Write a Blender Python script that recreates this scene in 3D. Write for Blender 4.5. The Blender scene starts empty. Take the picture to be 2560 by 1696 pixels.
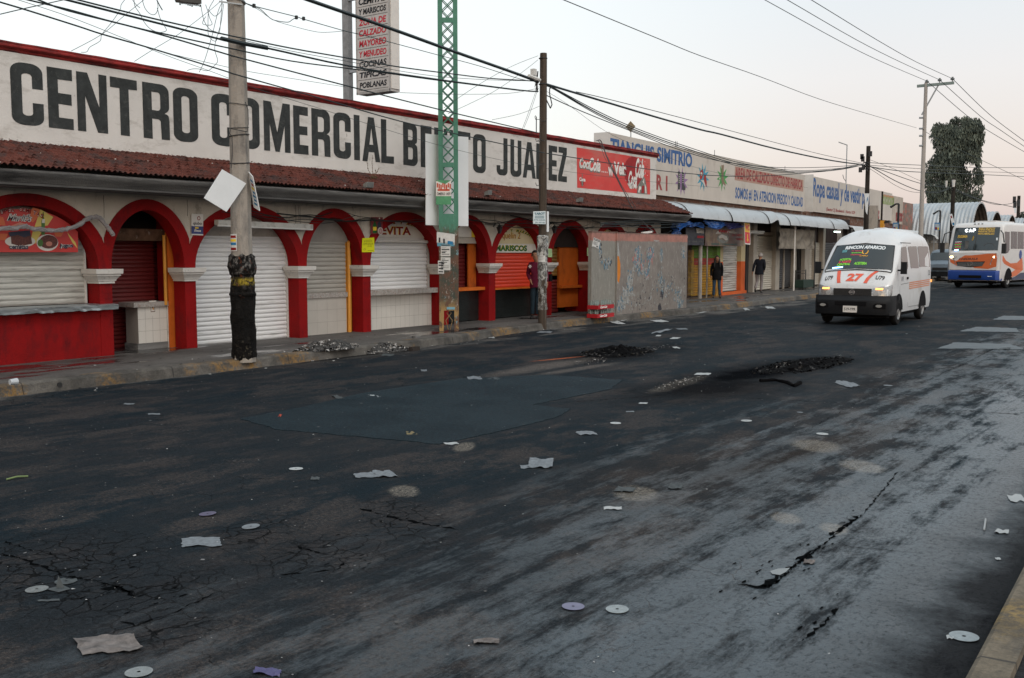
import bpy, math, random
from mathutils import Vector, Matrix, noise
from mathutils.geometry import tessellate_polygon
R = math.radians
rnd = random.Random(7)
sc = bpy.context.scene
col = sc.collection

# ------------------------------------------------------------------ camera
EYE = 1.8
FPX = 2500.0
YAW = math.atan(1805 / 2509.3)
PIT = math.atan(216 / 2500)
cam_d = bpy.data.cameras.new('camera')
cam = bpy.data.objects.new('camera', cam_d)
col.objects.link(cam)
cam_d.sensor_width = 36
cam_d.lens = 36 * FPX / 2560
cam_d.clip_end = 3000
cam.location = (0, 0, EYE)
cam.rotation_euler = (math.pi / 2 - PIT, 0, YAW)
sc.camera = cam

# ------------------------------------------------------------------ world
W = bpy.data.worlds.new("World")
sc.world = W
W.use_nodes = True
nt = W.node_tree
for n in list(nt.nodes):
    nt.nodes.remove(n)
def wn(t, **k):
    n = nt.nodes.new(t)
    for a, b in k.items():
        setattr(n, a, b)
    return n
out = wn('ShaderNodeOutputWorld')
bg1 = wn('ShaderNodeBackground')
bg2 = wn('ShaderNodeBackground')
add = wn('ShaderNodeAddShader')
sky = wn('ShaderNodeTexSky', sky_type='NISHITA', sun_disc=False)
sky.sun_elevation = R(4)
sky.sun_rotation = R(150)
sky.dust_density = 2.0
bg1.inputs['Strength'].default_value = 0.05
nt.links.new(sky.outputs[0], bg1.inputs['Color'])
tc = wn('ShaderNodeTexCoord')
sep = wn('ShaderNodeSeparateXYZ')
nt.links.new(tc.outputs['Generated'], sep.inputs[0])
ramp = wn('ShaderNodeValToRGB')
e = ramp.color_ramp.elements
e[0].position = 0.0
e[0].color = (0.66, 0.54, 0.55, 1)
e[1].position = 1.0
e[1].color = (0.46, 0.60, 0.70, 1)
for p, c in ((0.035, (0.67, 0.57, 0.57)), (0.09, (0.75, 0.665, 0.66)), (0.16, (0.775, 0.735, 0.75)), (0.26, (0.72, 0.765, 0.81)), (0.45, (0.66, 0.78, 0.85))):
    k = e.new(p)
    k.color = (*c, 1)
nt.links.new(sep.outputs[2], ramp.inputs[0])
# the part of the dawn sky that is brighter: ahead-left, and the glow behind the photographer
def dirmask(v, lo, hi, amt, tint, src):
    vm = wn('ShaderNodeVectorMath', operation='DOT_PRODUCT')
    vm.inputs[1].default_value = Vector(v).normalized()
    nt.links.new(tc.outputs['Generated'], vm.inputs[0])
    mr = wn('ShaderNodeMapRange', interpolation_type='SMOOTHSTEP')
    mr.inputs[1].default_value = lo
    mr.inputs[2].default_value = hi
    mr.inputs[3].default_value = 0
    mr.inputs[4].default_value = amt
    nt.links.new(vm.outputs['Value'], mr.inputs[0])
    mx = wn('ShaderNodeMix', data_type='RGBA', blend_type='MIX')
    nt.links.new(mr.outputs[0], mx.inputs[0])
    nt.links.new(src, mx.inputs[6])
    mx.inputs[7].default_value = (*tint, 1)
    return mx.outputs[2]
c1 = dirmask((-0.86, 0.45, 0.22), 0.70, 1.0, 1.0, (0.92, 0.95, 0.96), ramp.outputs[0])
c2 = dirmask((0.75, -0.40, 0.62), 0.1, 1.0, 1.0, (1.28, 1.24, 1.19), c1)
nt.links.new(c2, bg2.inputs['Color'])
bg2.inputs['Strength'].default_value = 1.0
nt.links.new(bg1.outputs[0], add.inputs[0])
nt.links.new(bg2.outputs[0], add.inputs[1])
nt.links.new(add.outputs[0], out.inputs['Surface'])

sun_d = bpy.data.lights.new('sun', 'SUN')
sun_d.energy = 0.8
sun_d.angle = R(25)
sun_d.color = (1.0, 0.93, 0.85)
sun = bpy.data.objects.new('sun', sun_d)
col.objects.link(sun)
sun.rotation_euler = Vector((-0.66, 0.36, -0.85)).to_track_quat('-Z', 'Y').to_euler()

sc.view_settings.view_transform = 'Standard'
sc.view_settings.look = 'None'
sc.view_settings.exposure = 0
sc.view_settings.gamma = 1
sc.cycles.max_bounces = 6
sc.cycles.transparent_max_bounces = 6
sc.cycles.use_denoising = True

# ------------------------------------------------------------------ where things stand
_fw = Vector((-math.sin(YAW) * math.cos(PIT), math.cos(YAW) * math.cos(PIT), -math.sin(PIT)))
_rt = Vector((math.cos(YAW), math.sin(YAW), 0))
_up = _rt.cross(_fw)
def ray(x, y):
    return _fw + _rt * ((x - 1280) / FPX) + _up * ((848 - y) / FPX)
def aX(x, y, X):
    d = ray(x, y); t = X / d.x
    return Vector((X, d.y * t, EYE + d.z * t))
def aY(x, y, Y):
    d = ray(x, y); t = Y / d.y
    return Vector((d.x * t, Y, EYE + d.z * t))
def G(x, y, z=0.0):
    d = ray(x, y); t = (z - EYE) / d.z
    return Vector((d.x * t, d.y * t, z))
def aP(x, y, P, phi):
    d = ray(x, y); n = Vector((math.cos(R(phi)), math.sin(R(phi))))
    t = (P[0] * n.x + P[1] * n.y) / (d.x * n.x + d.y * n.y)
    return Vector((d.x * t, d.y * t, EYE + d.z * t))
def yz(x, y, X):
    p = aX(x, y, X)
    return p.y, p.z

# ------------------------------------------------------------------ materials
MATS = {}
def M(name, c, rough=.7, metal=0.0, var=.18, scale=3.0, stretch=(1, 1, 1), dirt=None, bump=0.0, bscale=40, spec=.5, emit=None, alpha=None, rvar=0.0, detail=5):
    if name in MATS:
        return MATS[name]
    if rough >= .6 and spec == .5: spec = .12
    m = bpy.data.materials.new(name)
    m.use_nodes = True
    t = m.node_tree
    b = t.nodes['Principled BSDF']
    b.inputs['Roughness'].default_value = rough
    b.inputs['Metallic'].default_value = metal
    b.inputs['Specular IOR Level'].default_value = spec
    b.inputs['Base Color'].default_value = (*c, 1)
    if alpha is not None:
        b.inputs['Alpha'].default_value = alpha
    if emit:
        b.inputs['Emission Color'].default_value = (*emit[0], 1)
        b.inputs['Emission Strength'].default_value = emit[1]
    L = t.links.new
    g = t.nodes.new('ShaderNodeNewGeometry')
    mp = t.nodes.new('ShaderNodeMapping')
    mp.inputs['Scale'].default_value = stretch
    L(g.outputs['Position'], mp.inputs[0])
    cur = None
    if var:
        n = t.nodes.new('ShaderNodeTexNoise')
        n.inputs['Scale'].default_value = scale
        n.inputs['Detail'].default_value = detail
        n.inputs['Roughness'].default_value = .62
        L(mp.outputs[0], n.inputs[0])
        r = t.nodes.new('ShaderNodeMapRange')
        r.inputs[1].default_value = .28
        r.inputs[2].default_value = .72
        r.inputs[3].default_value = 1 - var
        r.inputs[4].default_value = 1 + var * .6
        L(n.outputs[0], r.inputs[0])
        mx = t.nodes.new('ShaderNodeMix'); mx.data_type = 'RGBA'; mx.blend_type = 'MULTIPLY'
        mx.inputs[0].default_value = 1
        mx.inputs[6].default_value = (*c, 1)
        L(r.outputs[0], mx.inputs[7])
        cur = mx.outputs[2]
        if rvar:
            r2 = t.nodes.new('ShaderNodeMapRange')
            r2.inputs[1].default_value = .35; r2.inputs[2].default_value = .65
            r2.inputs[3].default_value = max(.05, rough - rvar); r2.inputs[4].default_value = min(1, rough + rvar)
            L(n.outputs[0], r2.inputs[0]); L(r2.outputs[0], b.inputs['Roughness'])
    if dirt:
        for (dc, lo, hi, ds, dst) in (dirt if isinstance(dirt, list) else [dirt]):
            mp2 = t.nodes.new('ShaderNodeMapping')
            mp2.inputs['Scale'].default_value = dst
            mp2.inputs['Location'].default_value = (ds * 1.7, ds * .3, 5.1)
            L(g.outputs['Position'], mp2.inputs[0])
            n = t.nodes.new('ShaderNodeTexNoise')
            n.inputs['Scale'].default_value = ds
            n.inputs['Detail'].default_value = 8
            n.inputs['Roughness'].default_value = .7
            L(mp2.outputs[0], n.inputs[0])
            r = t.nodes.new('ShaderNodeMapRange')
            r.inputs[1].default_value = lo
            r.inputs[2].default_value = hi
            L(n.outputs[0], r.inputs[0])
            mx = t.nodes.new('ShaderNodeMix'); mx.data_type = 'RGBA'
            L(r.outputs[0], mx.inputs[0])
            if cur: L(cur, mx.inputs[6])
            else: mx.inputs[6].default_value = (*c, 1)
            mx.inputs[7].default_value = (*dc, 1)
            cur = mx.outputs[2]
    if cur:
        L(cur, b.inputs['Base Color'])
    if bump:
        n = t.nodes.new('ShaderNodeTexNoise')
        n.inputs['Scale'].default_value = bscale
        n.inputs['Detail'].default_value = 4
        L(g.outputs['Position'], n.inputs[0])
        bp = t.nodes.new('ShaderNodeBump')
        bp.inputs['Strength'].default_value = bump
        bp.inputs['Distance'].default_value = .02
        L(n.outputs[0], bp.inputs['Height'])
        L(bp.outputs[0], b.inputs['Normal'])
    MATS[name] = m
    return m

# ------------------------------------------------------------------ mesh builder
class MB:
    def __init__(s):
        s.v = []; s.f = []; s.m = []
    def face(s, pts, m=0):
        i = len(s.v)
        s.v += [tuple(p) for p in pts]
        s.f.append(tuple(range(i, i + len(pts))))
        s.m.append(m)
    def box(s, x0, x1, y0, y1, z0, z1, m=0):
        s.hexa([(x0, y0, z0), (x1, y0, z0), (x1, y1, z0), (x0, y1, z0), (x0, y0, z1), (x1, y0, z1), (x1, y1, z1), (x0, y1, z1)], m)
    def hexa(s, p, m=0):
        i = len(s.v)
        s.v += [tuple(q) for q in p]
        for f in ((3, 2, 1, 0), (4, 5, 6, 7), (0, 1, 5, 4), (1, 2, 6, 5), (2, 3, 7, 6), (3, 0, 4, 7)):
            s.f.append(tuple(i + k for k in f)); s.m.append(m)
    def obox(s, c, ax, ay, az, m=0):
        c = Vector(c); ax = Vector(ax); ay = Vector(ay); az = Vector(az)
        s.hexa([c - ax - ay - az, c + ax - ay - az, c + ax + ay - az, c - ax + ay - az, c - ax - ay + az, c + ax - ay + az, c + ax + ay + az, c - ax + ay + az], m)
    def slab(s, quad, th, m=0):
        # a quad (4 points) thickened backwards along its normal
        q = [Vector(p) for p in quad]
        n = (q[1] - q[0]).cross(q[3] - q[0]).normalized() * th
        s.hexa([*[p + n for p in q], *q], m)
    def bar(s, a, b, w, h=None, m=0, up=(0, 0, 1)):
        a = Vector(a); b = Vector(b); d = b - a
        if d.length < 1e-6: return
        u = Vector(up)
        x = d.cross(u)
        if x.length < 1e-5: x = d.cross(Vector((1, 0, 0)))
        x = x.normalized() * w / 2
        y = x.cross(d).normalized() * (h or w) / 2
        s.hexa([a - x - y, a + x - y, a + x + y, a - x + y, b - x - y, b + x - y, b + x + y, b - x + y], m)
    def tube(s, pts, r, n=8, m=0, cap=True):
        pts = [Vector(p) for p in pts]
        rr = r if isinstance(r, (list, tuple)) else [r] * len(pts)
        i0 = len(s.v); prev = None
        for k, p in enumerate(pts):
            d = (pts[min(k + 1, len(pts) - 1)] - pts[max(k - 1, 0)])
            if d.length < 1e-9: d = Vector((0, 0, 1))
            d.normalize()
            if prev is None:
                x = d.cross(Vector((0, 0, 1)))
                if x.length < 1e-3: x = Vector((1, 0, 0))
            else:
                x = prev - d * prev.dot(d)
            x.normalize(); prev = x
            y = d.cross(x)
            for j in range(n):
                a = 2 * math.pi * j / n
                s.v.append(tuple(p + (x * math.cos(a) + y * math.sin(a)) * rr[k]))
        for k in range(len(pts) - 1):
            for j in range(n):
                a = i0 + k * n + j; b = i0 + k * n + (j + 1) % n
                s.f.append((a, b, b + n, a + n)); s.m.append(m)
        if cap:
            s.f.append(tuple(i0 + j for j in range(n))[::-1]); s.m.append(m)
            s.f.append(tuple(i0 + (len(pts) - 1) * n + j for j in range(n))); s.m.append(m)
    def grid(s, P, m=0, mf=None):
        # P: rows of points
        i0 = len(s.v); nr = len(P); nc = len(P[0])
        for row in P: s.v += [tuple(p) for p in row]
        for i in range(nr - 1):
            for j in range(nc - 1):
                a = i0 + i * nc + j
                s.f.append((a, a + 1, a + nc + 1, a + nc)); s.m.append(mf(i, j) if mf else m)
    def poly(s, loops, fn, m=0):
        # 2-D loops (the first outside, the others holes), mapped by fn(u, v) -> point
        lp = [[Vector((a, b, 0)) for a, b in l] for l in loops]
        tri = tessellate_polygon(lp)
        i0 = len(s.v)
        for l in loops:
            s.v += [tuple(fn(a, b)) for a, b in l]
        for t in tri:
            s.f.append(tuple(i0 + k for k in t)); s.m.append(m)
    def prism(s, loop, fn0, fn1, m=0):
        # a 2-D outline between two mapped copies
        lp = [[Vector((a, b, 0)) for a, b in loop]]
        tri = tessellate_polygon(lp)
        i0 = len(s.v); n = len(loop)
        s.v += [tuple(fn0(a, b)) for a, b in loop]
        s.v += [tuple(fn1(a, b)) for a, b in loop]
        for t in tri:
            s.f.append(tuple(i0 + k for k in t)); s.m.append(m)
            s.f.append(tuple(i0 + n + k for k in t[::-1])); s.m.append(m)
        for k in range(n):
            s.f.append((i0 + k, i0 + (k + 1) % n, i0 + n + (k + 1) % n, i0 + n + k)); s.m.append(m)
    def xf(s, mat):
        s.v = [tuple(mat @ Vector(p)) for p in s.v]
        return s

def tag(o, label=None, cat=None, group=None, kind=None):
    if label: o['label'] = label
    if cat: o['category'] = cat
    if group: o['group'] = group
    if kind: o['kind'] = kind
    return o
def thing(name, label, cat, loc=(0, 0, 0), rz=0, group=None):
    o = bpy.data.objects.new(name, None)
    o.empty_display_size = .2
    col.objects.link(o)
    o.location = loc
    o.rotation_euler = (0, 0, rz)
    return tag(o, label, cat, group)
def world_of(o):
    m = Matrix.LocRotScale(o.location, o.rotation_euler, o.scale)
    return world_of(o.parent) @ m if o.parent else m
def build(name, mb, mats, parent=None, local=False, smooth=False, label=None, origin=None):
    """one mesh object; mb is in world metres unless local"""
    me = bpy.data.meshes.new(name)
    v = mb.v
    off = None
    if parent is None and not local:
        if origin is None:
            xs = [p[0] for p in v]; ys = [p[1] for p in v]; zs = [p[2] for p in v]
            origin = ((min(xs) + max(xs)) / 2, (min(ys) + max(ys)) / 2, min(zs))
        off = Vector(origin)
        v = [tuple(Vector(p) - off) for p in v]
    elif parent is not None and not local:
        inv = world_of(parent).inverted()
        v = [tuple(inv @ Vector(p)) for p in v]
    me.from_pydata(v, [], mb.f)
    if not isinstance(mats, (list, tuple)): mats = [mats]
    for m in mats: me.materials.append(m)
    me.polygons.foreach_set('material_index', mb.m)
    if smooth:
        me.polygons.foreach_set('use_smooth', [True] * len(me.polygons))
        try: me.set_sharp_from_angle(angle=R(40))
        except Exception: pass
    me.update()
    o = bpy.data.objects.new(name, me)
    col.objects.link(o)
    if off is not None: o.location = off
    if parent is not None: o.parent = parent
    if label: o['label'] = label
    return o
def struct(name, mb, mats, parent=None, **k):
    o = build(name, mb, mats, parent, **k)
    if parent is None: o['kind'] = 'structure'
    return o
def copy_tree(o, parent=None):
    c = o.copy()
    col.objects.link(c)
    if parent is not None: c.parent = parent
    for ch in list(o.children):
        copy_tree(ch, c)
    return c

def Q(pts):
    """bilinear map of the unit square onto TL, TR, BR, BL"""
    tl, tr, br, bl = [Vector(p) for p in pts]
    def f(u, v):
        return (bl * (1 - u) + br * u) * (1 - v) + (tl * (1 - u) + tr * u) * v
    return f
def lift(f, d):
    d = Vector(d)
    return lambda u, v: f(u, v) + d
def sub(f, u0, v0, u1, v1):
    return lambda u, v: f(u0 + (u1 - u0) * u, v0 + (v1 - v0) * v)
_tcache = {}
def text_shape(s, bold=0.0, shear=0.0, space=1.0):
    k = (s, bold, shear, space)
    if k not in _tcache:
        cu = bpy.data.curves.new('lettering', 'FONT')
        cu.body = s
        cu.resolution_u = 3
        cu.offset = bold
        cu.shear = shear
        cu.space_character = space
        cu.fill_mode = 'BOTH'
        cu.dimensions = '2D'
        ob = bpy.data.objects.new('lettering', cu)
        me = ob.to_mesh()
        vs = [(v.co.x, v.co.y) for v in me.vertices]
        fs = [tuple(p.vertices) for p in me.polygons]
        ob.to_mesh_clear()
        bpy.data.objects.remove(ob)
        bpy.data.curves.remove(cu)
        x0 = min(v[0] for v in vs); x1 = max(v[0] for v in vs)
        y0 = min(v[1] for v in vs); y1 = max(v[1] for v in vs)
        _tcache[k] = ([((a - x0) / (x1 - x0), (b - y0) / (y1 - y0)) for a, b in vs], fs, (x1 - x0) / (y1 - y0))
    return _tcache[k]
def text(mb, s, f, m=0, bold=0.02, shear=0.0, space=1.0):
    vs, fs, _ = text_shape(s, bold, shear, space)
    i0 = len(mb.v)
    mb.v += [tuple(f(a, b)) for a, b in vs]
    for p in fs:
        mb.f.append(tuple(i0 + k for k in p)); mb.m.append(m)
def arc_text(mb, s, f, cx, cy, r, a0, a1, h, m=0, bold=.03, asp=1.0):
    """letters along an arc (unit-square coordinates; angles in degrees)"""
    n = len(s)
    for i, ch in enumerate(s):
        if ch == ' ': continue
        a = R(a0 + (a1 - a0) * (i + .5) / n)
        vs, fs, wh = text_shape(ch, bold)
        w = abs(R(a1 - a0)) * r / n * .82
        if ch in 'I1.': w *= .45
        i0 = len(mb.v)
        for u, v in vs:
            x = (u - .5) * w; y = (v) * h
            px = cx + (math.cos(a) * (r + y) + math.sin(a) * x)
            py = cy + asp * (math.sin(a) * (r + y) - math.cos(a) * x)
            mb.v.append(tuple(f(px, py)))
        for p in fs:
            mb.f.append(tuple(i0 + k for k in p)); mb.m.append(m)
def ell(cx, cy, rx, ry, n=28, a0=0):
    return [(cx + rx * math.cos(a0 + 2 * math.pi * k / n), cy + ry * math.sin(a0 + 2 * math.pi * k / n)) for k in range(n)]
def star(cx, cy, ro, ri, n, rot=0):
    return [(cx + (ro if k % 2 == 0 else ri) * math.cos(rot + math.pi * k / n), cy + (ro if k % 2 == 0 else ri) * math.sin(rot + math.pi * k / n)) for k in range(2 * n)]
def flat(mb, f, loop, m=0):
    mb.poly([loop], f, m)
def rect(u0, v0, u1, v1):
    return [(u0, v0), (u1, v0), (u1, v1), (u0, v1)]
# ------------------------------------------------------------------ a small node language for the road
class N:
    def __init__(s, name):
        s.m = bpy.data.materials.new(name); s.m.use_nodes = True
        s.t = s.m.node_tree; s.b = s.t.nodes['Principled BSDF']
        g = s.t.nodes.new('ShaderNodeNewGeometry'); s.P = g.outputs['Position']
    def put(s, sock, v):
        if isinstance(v, (int, float)): sock.default_value = v
        elif isinstance(v, tuple): sock.default_value = (*v, 1) if len(sock.default_value) == 4 and len(v) == 3 else v
        else: s.t.links.new(v, sock)
    def map(s, sc=(1, 1, 1), loc=(0, 0, 0), rot=0):
        n = s.t.nodes.new('ShaderNodeMapping'); n.inputs['Scale'].default_value = sc; n.inputs['Location'].default_value = loc
        n.inputs['Rotation'].default_value = (0, 0, rot)
        s.t.links.new(s.P, n.inputs[0]); return n.outputs[0]
    def noise(s, scale, vec=None, detail=6, rough=.6, dist=0):
        n = s.t.nodes.new('ShaderNodeTexNoise')
        n.inputs['Scale'].default_value = scale; n.inputs['Detail'].default_value = detail
        n.inputs['Roughness'].default_value = rough; n.inputs['Distortion'].default_value = dist
        s.t.links.new(vec or s.P, n.inputs[0]); return n.outputs[0]
    def vor(s, scale, vec=None, feat='F1'):
        n = s.t.nodes.new('ShaderNodeTexVoronoi'); n.feature = feat; n.inputs['Scale'].default_value = scale
        s.t.links.new(vec or s.P, n.inputs['Vector']); return n.outputs['Distance']
    def mr(s, v, a, b, c=0.0, d=1.0, smooth=False):
        n = s.t.nodes.new('ShaderNodeMapRange')
        if smooth: n.interpolation_type = 'SMOOTHSTEP'
        s.put(n.inputs[0], v)
        for i, q in zip((1, 2, 3, 4), (a, b, c, d)): s.put(n.inputs[i], q)
        return n.outputs[0]
    def ma(s, op, a, b=0.0, c=0.0):
        n = s.t.nodes.new('ShaderNodeMath'); n.operation = op
        s.put(n.inputs[0], a); s.put(n.inputs[1], b); s.put(n.inputs[2], c); return n.outputs[0]
    def mix(s, f, a, b, mode='MIX'):
        n = s.t.nodes.new('ShaderNodeMix'); n.data_type = 'RGBA'; n.blend_type = mode
        s.put(n.inputs[0], f); s.put(n.inputs[6], a); s.put(n.inputs[7], b); return n.outputs[2]
    def xyz(s, v=None):
        n = s.t.nodes.new('ShaderNodeSeparateXYZ'); s.t.links.new(v or s.P, n.inputs[0]); return n.outputs
    def ellipse(s, c, rx, ry, rot, soft=.35, wob=.35, wsc=1.6):
        """1 inside an ellipse on the ground, ragged edge"""
        n = s.t.nodes.new('ShaderNodeMapping'); n.vector_type = 'TEXTURE'
        n.inputs['Location'].default_value = (c[0], c[1], 0); n.inputs['Rotation'].default_value = (0, 0, rot)
        n.inputs['Scale'].default_value = (rx, ry, 1000)
        s.t.links.new(s.P, n.inputs[0])
        l = s.t.nodes.new('ShaderNodeVectorMath'); l.operation = 'LENGTH'; s.t.links.new(n.outputs[0], l.inputs[0])
        w = s.ma('MULTIPLY_ADD', s.noise(wsc, detail=7, rough=.7), wob * 2, -wob)
        return s.mr(s.ma('ADD', l.outputs['Value'], w), 1 - soft, 1 + soft * .3, 1, 0)
    def streak(s, A, B, w, **k):
        A, B = G(*A), G(*B); d = B - A
        return s.ellipse((A + B) / 2, d.length / 2, w, math.atan2(d.y, d.x), **k)
    def bump(s, h, st=.5, dist=.01, prev=None):
        n = s.t.nodes.new('ShaderNodeBump'); n.inputs['Strength'].default_value = st; n.inputs['Distance'].default_value = dist
        s.t.links.new(h, n.inputs['Height'])
        if prev: s.t.links.new(prev, n.inputs['Normal'])
        return n.outputs[0]
    def done(s, colr, rough, nrm=None):
        s.put(s.b.inputs['Base Color'], colr); s.put(s.b.inputs['Roughness'], rough)
        if nrm: s.t.links.new(nrm, s.b.inputs['Normal'])
        return s.m

def road_material():
    s = N('asphalt')
    X, Y, Z = s.xyz()
    along = s.map((1, .22, 1), rot=.02)
    big = s.noise(.55, along, 7, .65, .4)
    mid = s.noise(2.2, along, 8, .7)
    fine = s.noise(70, None, 4, .7)
    grit = s.noise(190, None, 3, .8)
    speck = s.vor(38)
    dark = s.mix(s.mr(big, .42, .58), (.0075, .0140, .0190), (.0150, .0185, .0220))
    dark = s.mix(s.mr(s.noise(5, s.map((1, .35, 1), (3, 9, 0)), 9, .75), .49, .60, 0, .45), dark, (.034, .030, .030))
    # the worn, polished and damp carriageway towards the near side of the street
    edge = s.ma('ADD', X, s.ma('MULTIPLY_ADD', s.noise(.5, s.map((1, .3, 1), (11, 2, 0)), 8, .72, .5), 4.0, -2.0))
    lane = s.mr(edge, -4.7, -1.9)
    blot = s.noise(3.6, s.map((1, .32, 1), (7, 1, 0)), 10, .78)
    streak = s.noise(1.4, s.map((1.6, .06, 1), (8, 2, 0), .02), 6, .7)
    bs = s.ma('ADD', s.ma('MULTIPLY', blot, .6), s.ma('MULTIPLY', streak, .4))
    tb = s.mr(X, -5.5, -1.6, .60, .44)
    worn = s.mr(bs, s.ma('SUBTRACT', tb, .045), s.ma('ADD', tb, .03))
    pale = s.ma('MULTIPLY', lane, worn)
    paleA = s.mix(s.mr(mid, .35, .65), (.014, .027, .037), (.034, .052, .066))
    fleck = s.mr(s.noise(30, s.map((1, .7, 1), (5, 1, 0)), 9, .92), .515, .575)
    paleA = s.mix(s.ma('MULTIPLY', fleck, .8), paleA, (.005, .008, .011))
    colr = s.mix(pale, dark, paleA)
    # brown scuffed bands where the old surface shows
    b2 = s.ma('MULTIPLY', s.mr(s.noise(1.3, s.map((1, .5, 1), (21, 5, 0)), 9, .72), .50, .56), s.mr(X, -1.5, -3, 0, .75))
    b2 = s.ma('MULTIPLY', b2, s.mr(s.noise(34, None, 5, .85), .44, .58, .12, 1))
    colr = s.mix(b2, colr, (.058, .048, .044))
    # tyre-polished streaks running with the traffic
    st = s.noise(2.4, s.map((1.2, .05, 1), (2, 2, 0), .03), 5, .6)
    colr = s.mix(s.mr(st, .45, .75, 0, .5), colr, (.009, .012, .015))
    # dirt gathered in the near gutter
    gut = s.mr(s.ma('ADD', X, s.ma('MULTIPLY_ADD', s.noise(1.7, None, 8, .7), 1.0, -.5)), -1.55, -.95)
    colr = s.mix(gut, colr, (.006, .007, .009))
    # pale concrete gutter along the far kerb
    fg = s.ma('MULTIPLY', s.mr(X, -12.05, -12.2), s.mr(s.noise(1.1, s.map((1, .35, 1), (5, 5, 0)), 8, .7), .46, .58))
    colr = s.mix(fg, colr, (.095, .092, .088))
    bn = s.ma('MULTIPLY', s.ma('MAXIMUM', s.ellipse(G(1985, 1140), .20, 3.2, -.16, .8, .5, 3), s.ma('MULTIPLY', s.ellipse(G(1700, 1190), .9, 1.3, 0, .8, .6, 2), .55)), s.mr(s.noise(20, None, 8, .8), .38, .52, .35, 1))
    colr = s.mix(s.ma('MULTIPLY', bn, .85), colr, (.024, .020, .018))
    # spilled sand
    sand = None
    for c, rx, ry, ro in ((G(1590, 1234), .17, .26, .5), (G(1160, 1118), .10, .24, .5), (G(1010, 1228), .12, .20, .8), (G(2155, 1166), .17, .28, .6), (G(1965, 1296), .10, .16, .6), (G(2085, 1322), .09, .15, .6), (G(2040, 1115), .22, .34, .6), (G(1700, 960), .18, 1.1, .1)):
        q = s.ellipse(c, rx, ry, ro, .28, .45, 9)
        sand = q if sand is None else s.ma('MAXIMUM', sand, q)
    sand = s.ma('MULTIPLY', sand, s.mr(s.noise(45, None, 5, .9), .44, .54, .0, .95))
    colr = s.mix(sand, colr, (.15, .135, .115))
    # soot where tyres were burnt
    soot = None
    for c, rx, ry, ro, k in ((Vector((-8.85, 15.3)), .85, 1.5, .1, .97), (Vector((-5.75, 14.3)), .75, 2.9, -.08, .98), (Vector((-5.6, 12.4)), 1.0, 2.0, -.05, .85), (Vector((-5.5, 16.2)), .6, 1.3, 0, .98), (G(860, 893), .4, 1.6, 0, .8), (G(660, 905), .3, 1.6, 0, .7), (G(1660, 870), .5, 1.4, .4, .5), (G(2180, 960), .3, .9, .3, .4)):
        q = s.ma('MULTIPLY', s.ellipse(c, rx, ry, ro, .7, .45, 2.0), k)
        soot = q if soot is None else s.ma('MAXIMUM', soot, q)
    colr = s.mix(soot, colr, (.0035, .004, .005))
    # ash and scorched earth round the first fire
    ash = s.ma('MULTIPLY', s.ma('MAXIMUM', s.streak((1190, 946), (1500, 893), .30, soft=.5, wob=.6, wsc=4), s.streak((1320, 942), (1560, 905), .16, soft=.5, wob=.6, wsc=4)), s.mr(fine, .38, .6, .1, .8))
    colr = s.mix(ash, colr, (.115, .100, .090))
    red = s.ma('MULTIPLY', s.streak((1330, 904), (1462, 891), .07, soft=.8, wob=.7, wsc=7), .85)
    colr = s.mix(red, colr, (.30, .085, .035))
    # cracking
    wv = s.t.nodes.new('ShaderNodeVectorMath'); wv.operation = 'ADD'
    nz = s.t.nodes.new('ShaderNodeTexNoise'); nz.inputs['Scale'].default_value = 3; nz.inputs['Detail'].default_value = 5
    s.t.links.new(s.P, nz.inputs[0])
    sc2 = s.t.nodes.new('ShaderNodeVectorMath'); sc2.operation = 'SCALE'; sc2.inputs[3].default_value = .35
    s.t.links.new(nz.outputs['Color'], sc2.inputs[0])
    s.t.links.new(s.P, wv.inputs[0]); s.t.links.new(sc2.outputs[0], wv.inputs[1])
    v1 = s.vor(1.9, wv.outputs[0], 'DISTANCE_TO_EDGE')
    v2 = s.vor(7.0, wv.outputs[0], 'DISTANCE_TO_EDGE')
    crm = None
    for c, rx, ry, ro in ((G(110, 1410), .75, .8, .3), (G(330, 1480), .5, .7, -.8), (G(800, 1390), .45, .55, 0), (G(1010, 1300), .3, .8, .9), (G(400, 1560), .4, .3, 0), (G(640, 1330), .3, .5, .5)):
        q = s.ellipse(c, rx, ry, ro, .6, .5, 2)
        crm = q if crm is None else s.ma('MAXIMUM', crm, q)
    ck = s.ma('MULTIPLY', s.mr(v2, .012, .05, 1, 0), crm)
    gl = s.ma('MULTIPLY', s.mr(v1, .002, .009, 1, 0), s.mr(s.noise(.7, None, 4), .54, .62, 0, .75))
    ck = s.ma('MAXIMUM', ck, gl)
    colr = s.mix(s.ma('MULTIPLY', crm, .35), colr, (.012, .014, .017))
    colr = s.mix(ck, colr, (.003, .0035, .004))
    # grain of the stone in the asphalt
    colr = s.mix(1.0, colr, s.mix(s.mr(grit, .3, .7), (.35, .35, .35), (1.8, 1.8, 1.8)), 'MULTIPLY')
    colr = s.mix(1.0, colr, s.mix(s.mr(fine, .3, .7), (.55, .55, .55), (1.5, 1.5, 1.5)), 'MULTIPLY')
    g3 = s.noise(30, None, 6, .9)
    colr = s.mix(s.mr(pale, 0, 1, .8, .3), colr, s.mix(1.0, colr, s.mix(s.mr(g3, .35, .65), (.45, .45, .45), (1.6, 1.6, 1.6)), 'MULTIPLY'))
    chip = s.ma('MULTIPLY', s.mr(speck, .035, .06, 1, 0), s.mr(s.noise(9, None, 2), .60, .66))
    colr = s.mix(s.ma('MULTIPLY', chip, .7), colr, (.20, .20, .20))
    ro = s.ma('MULTIPLY_ADD', mid, .25, .60)
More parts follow.
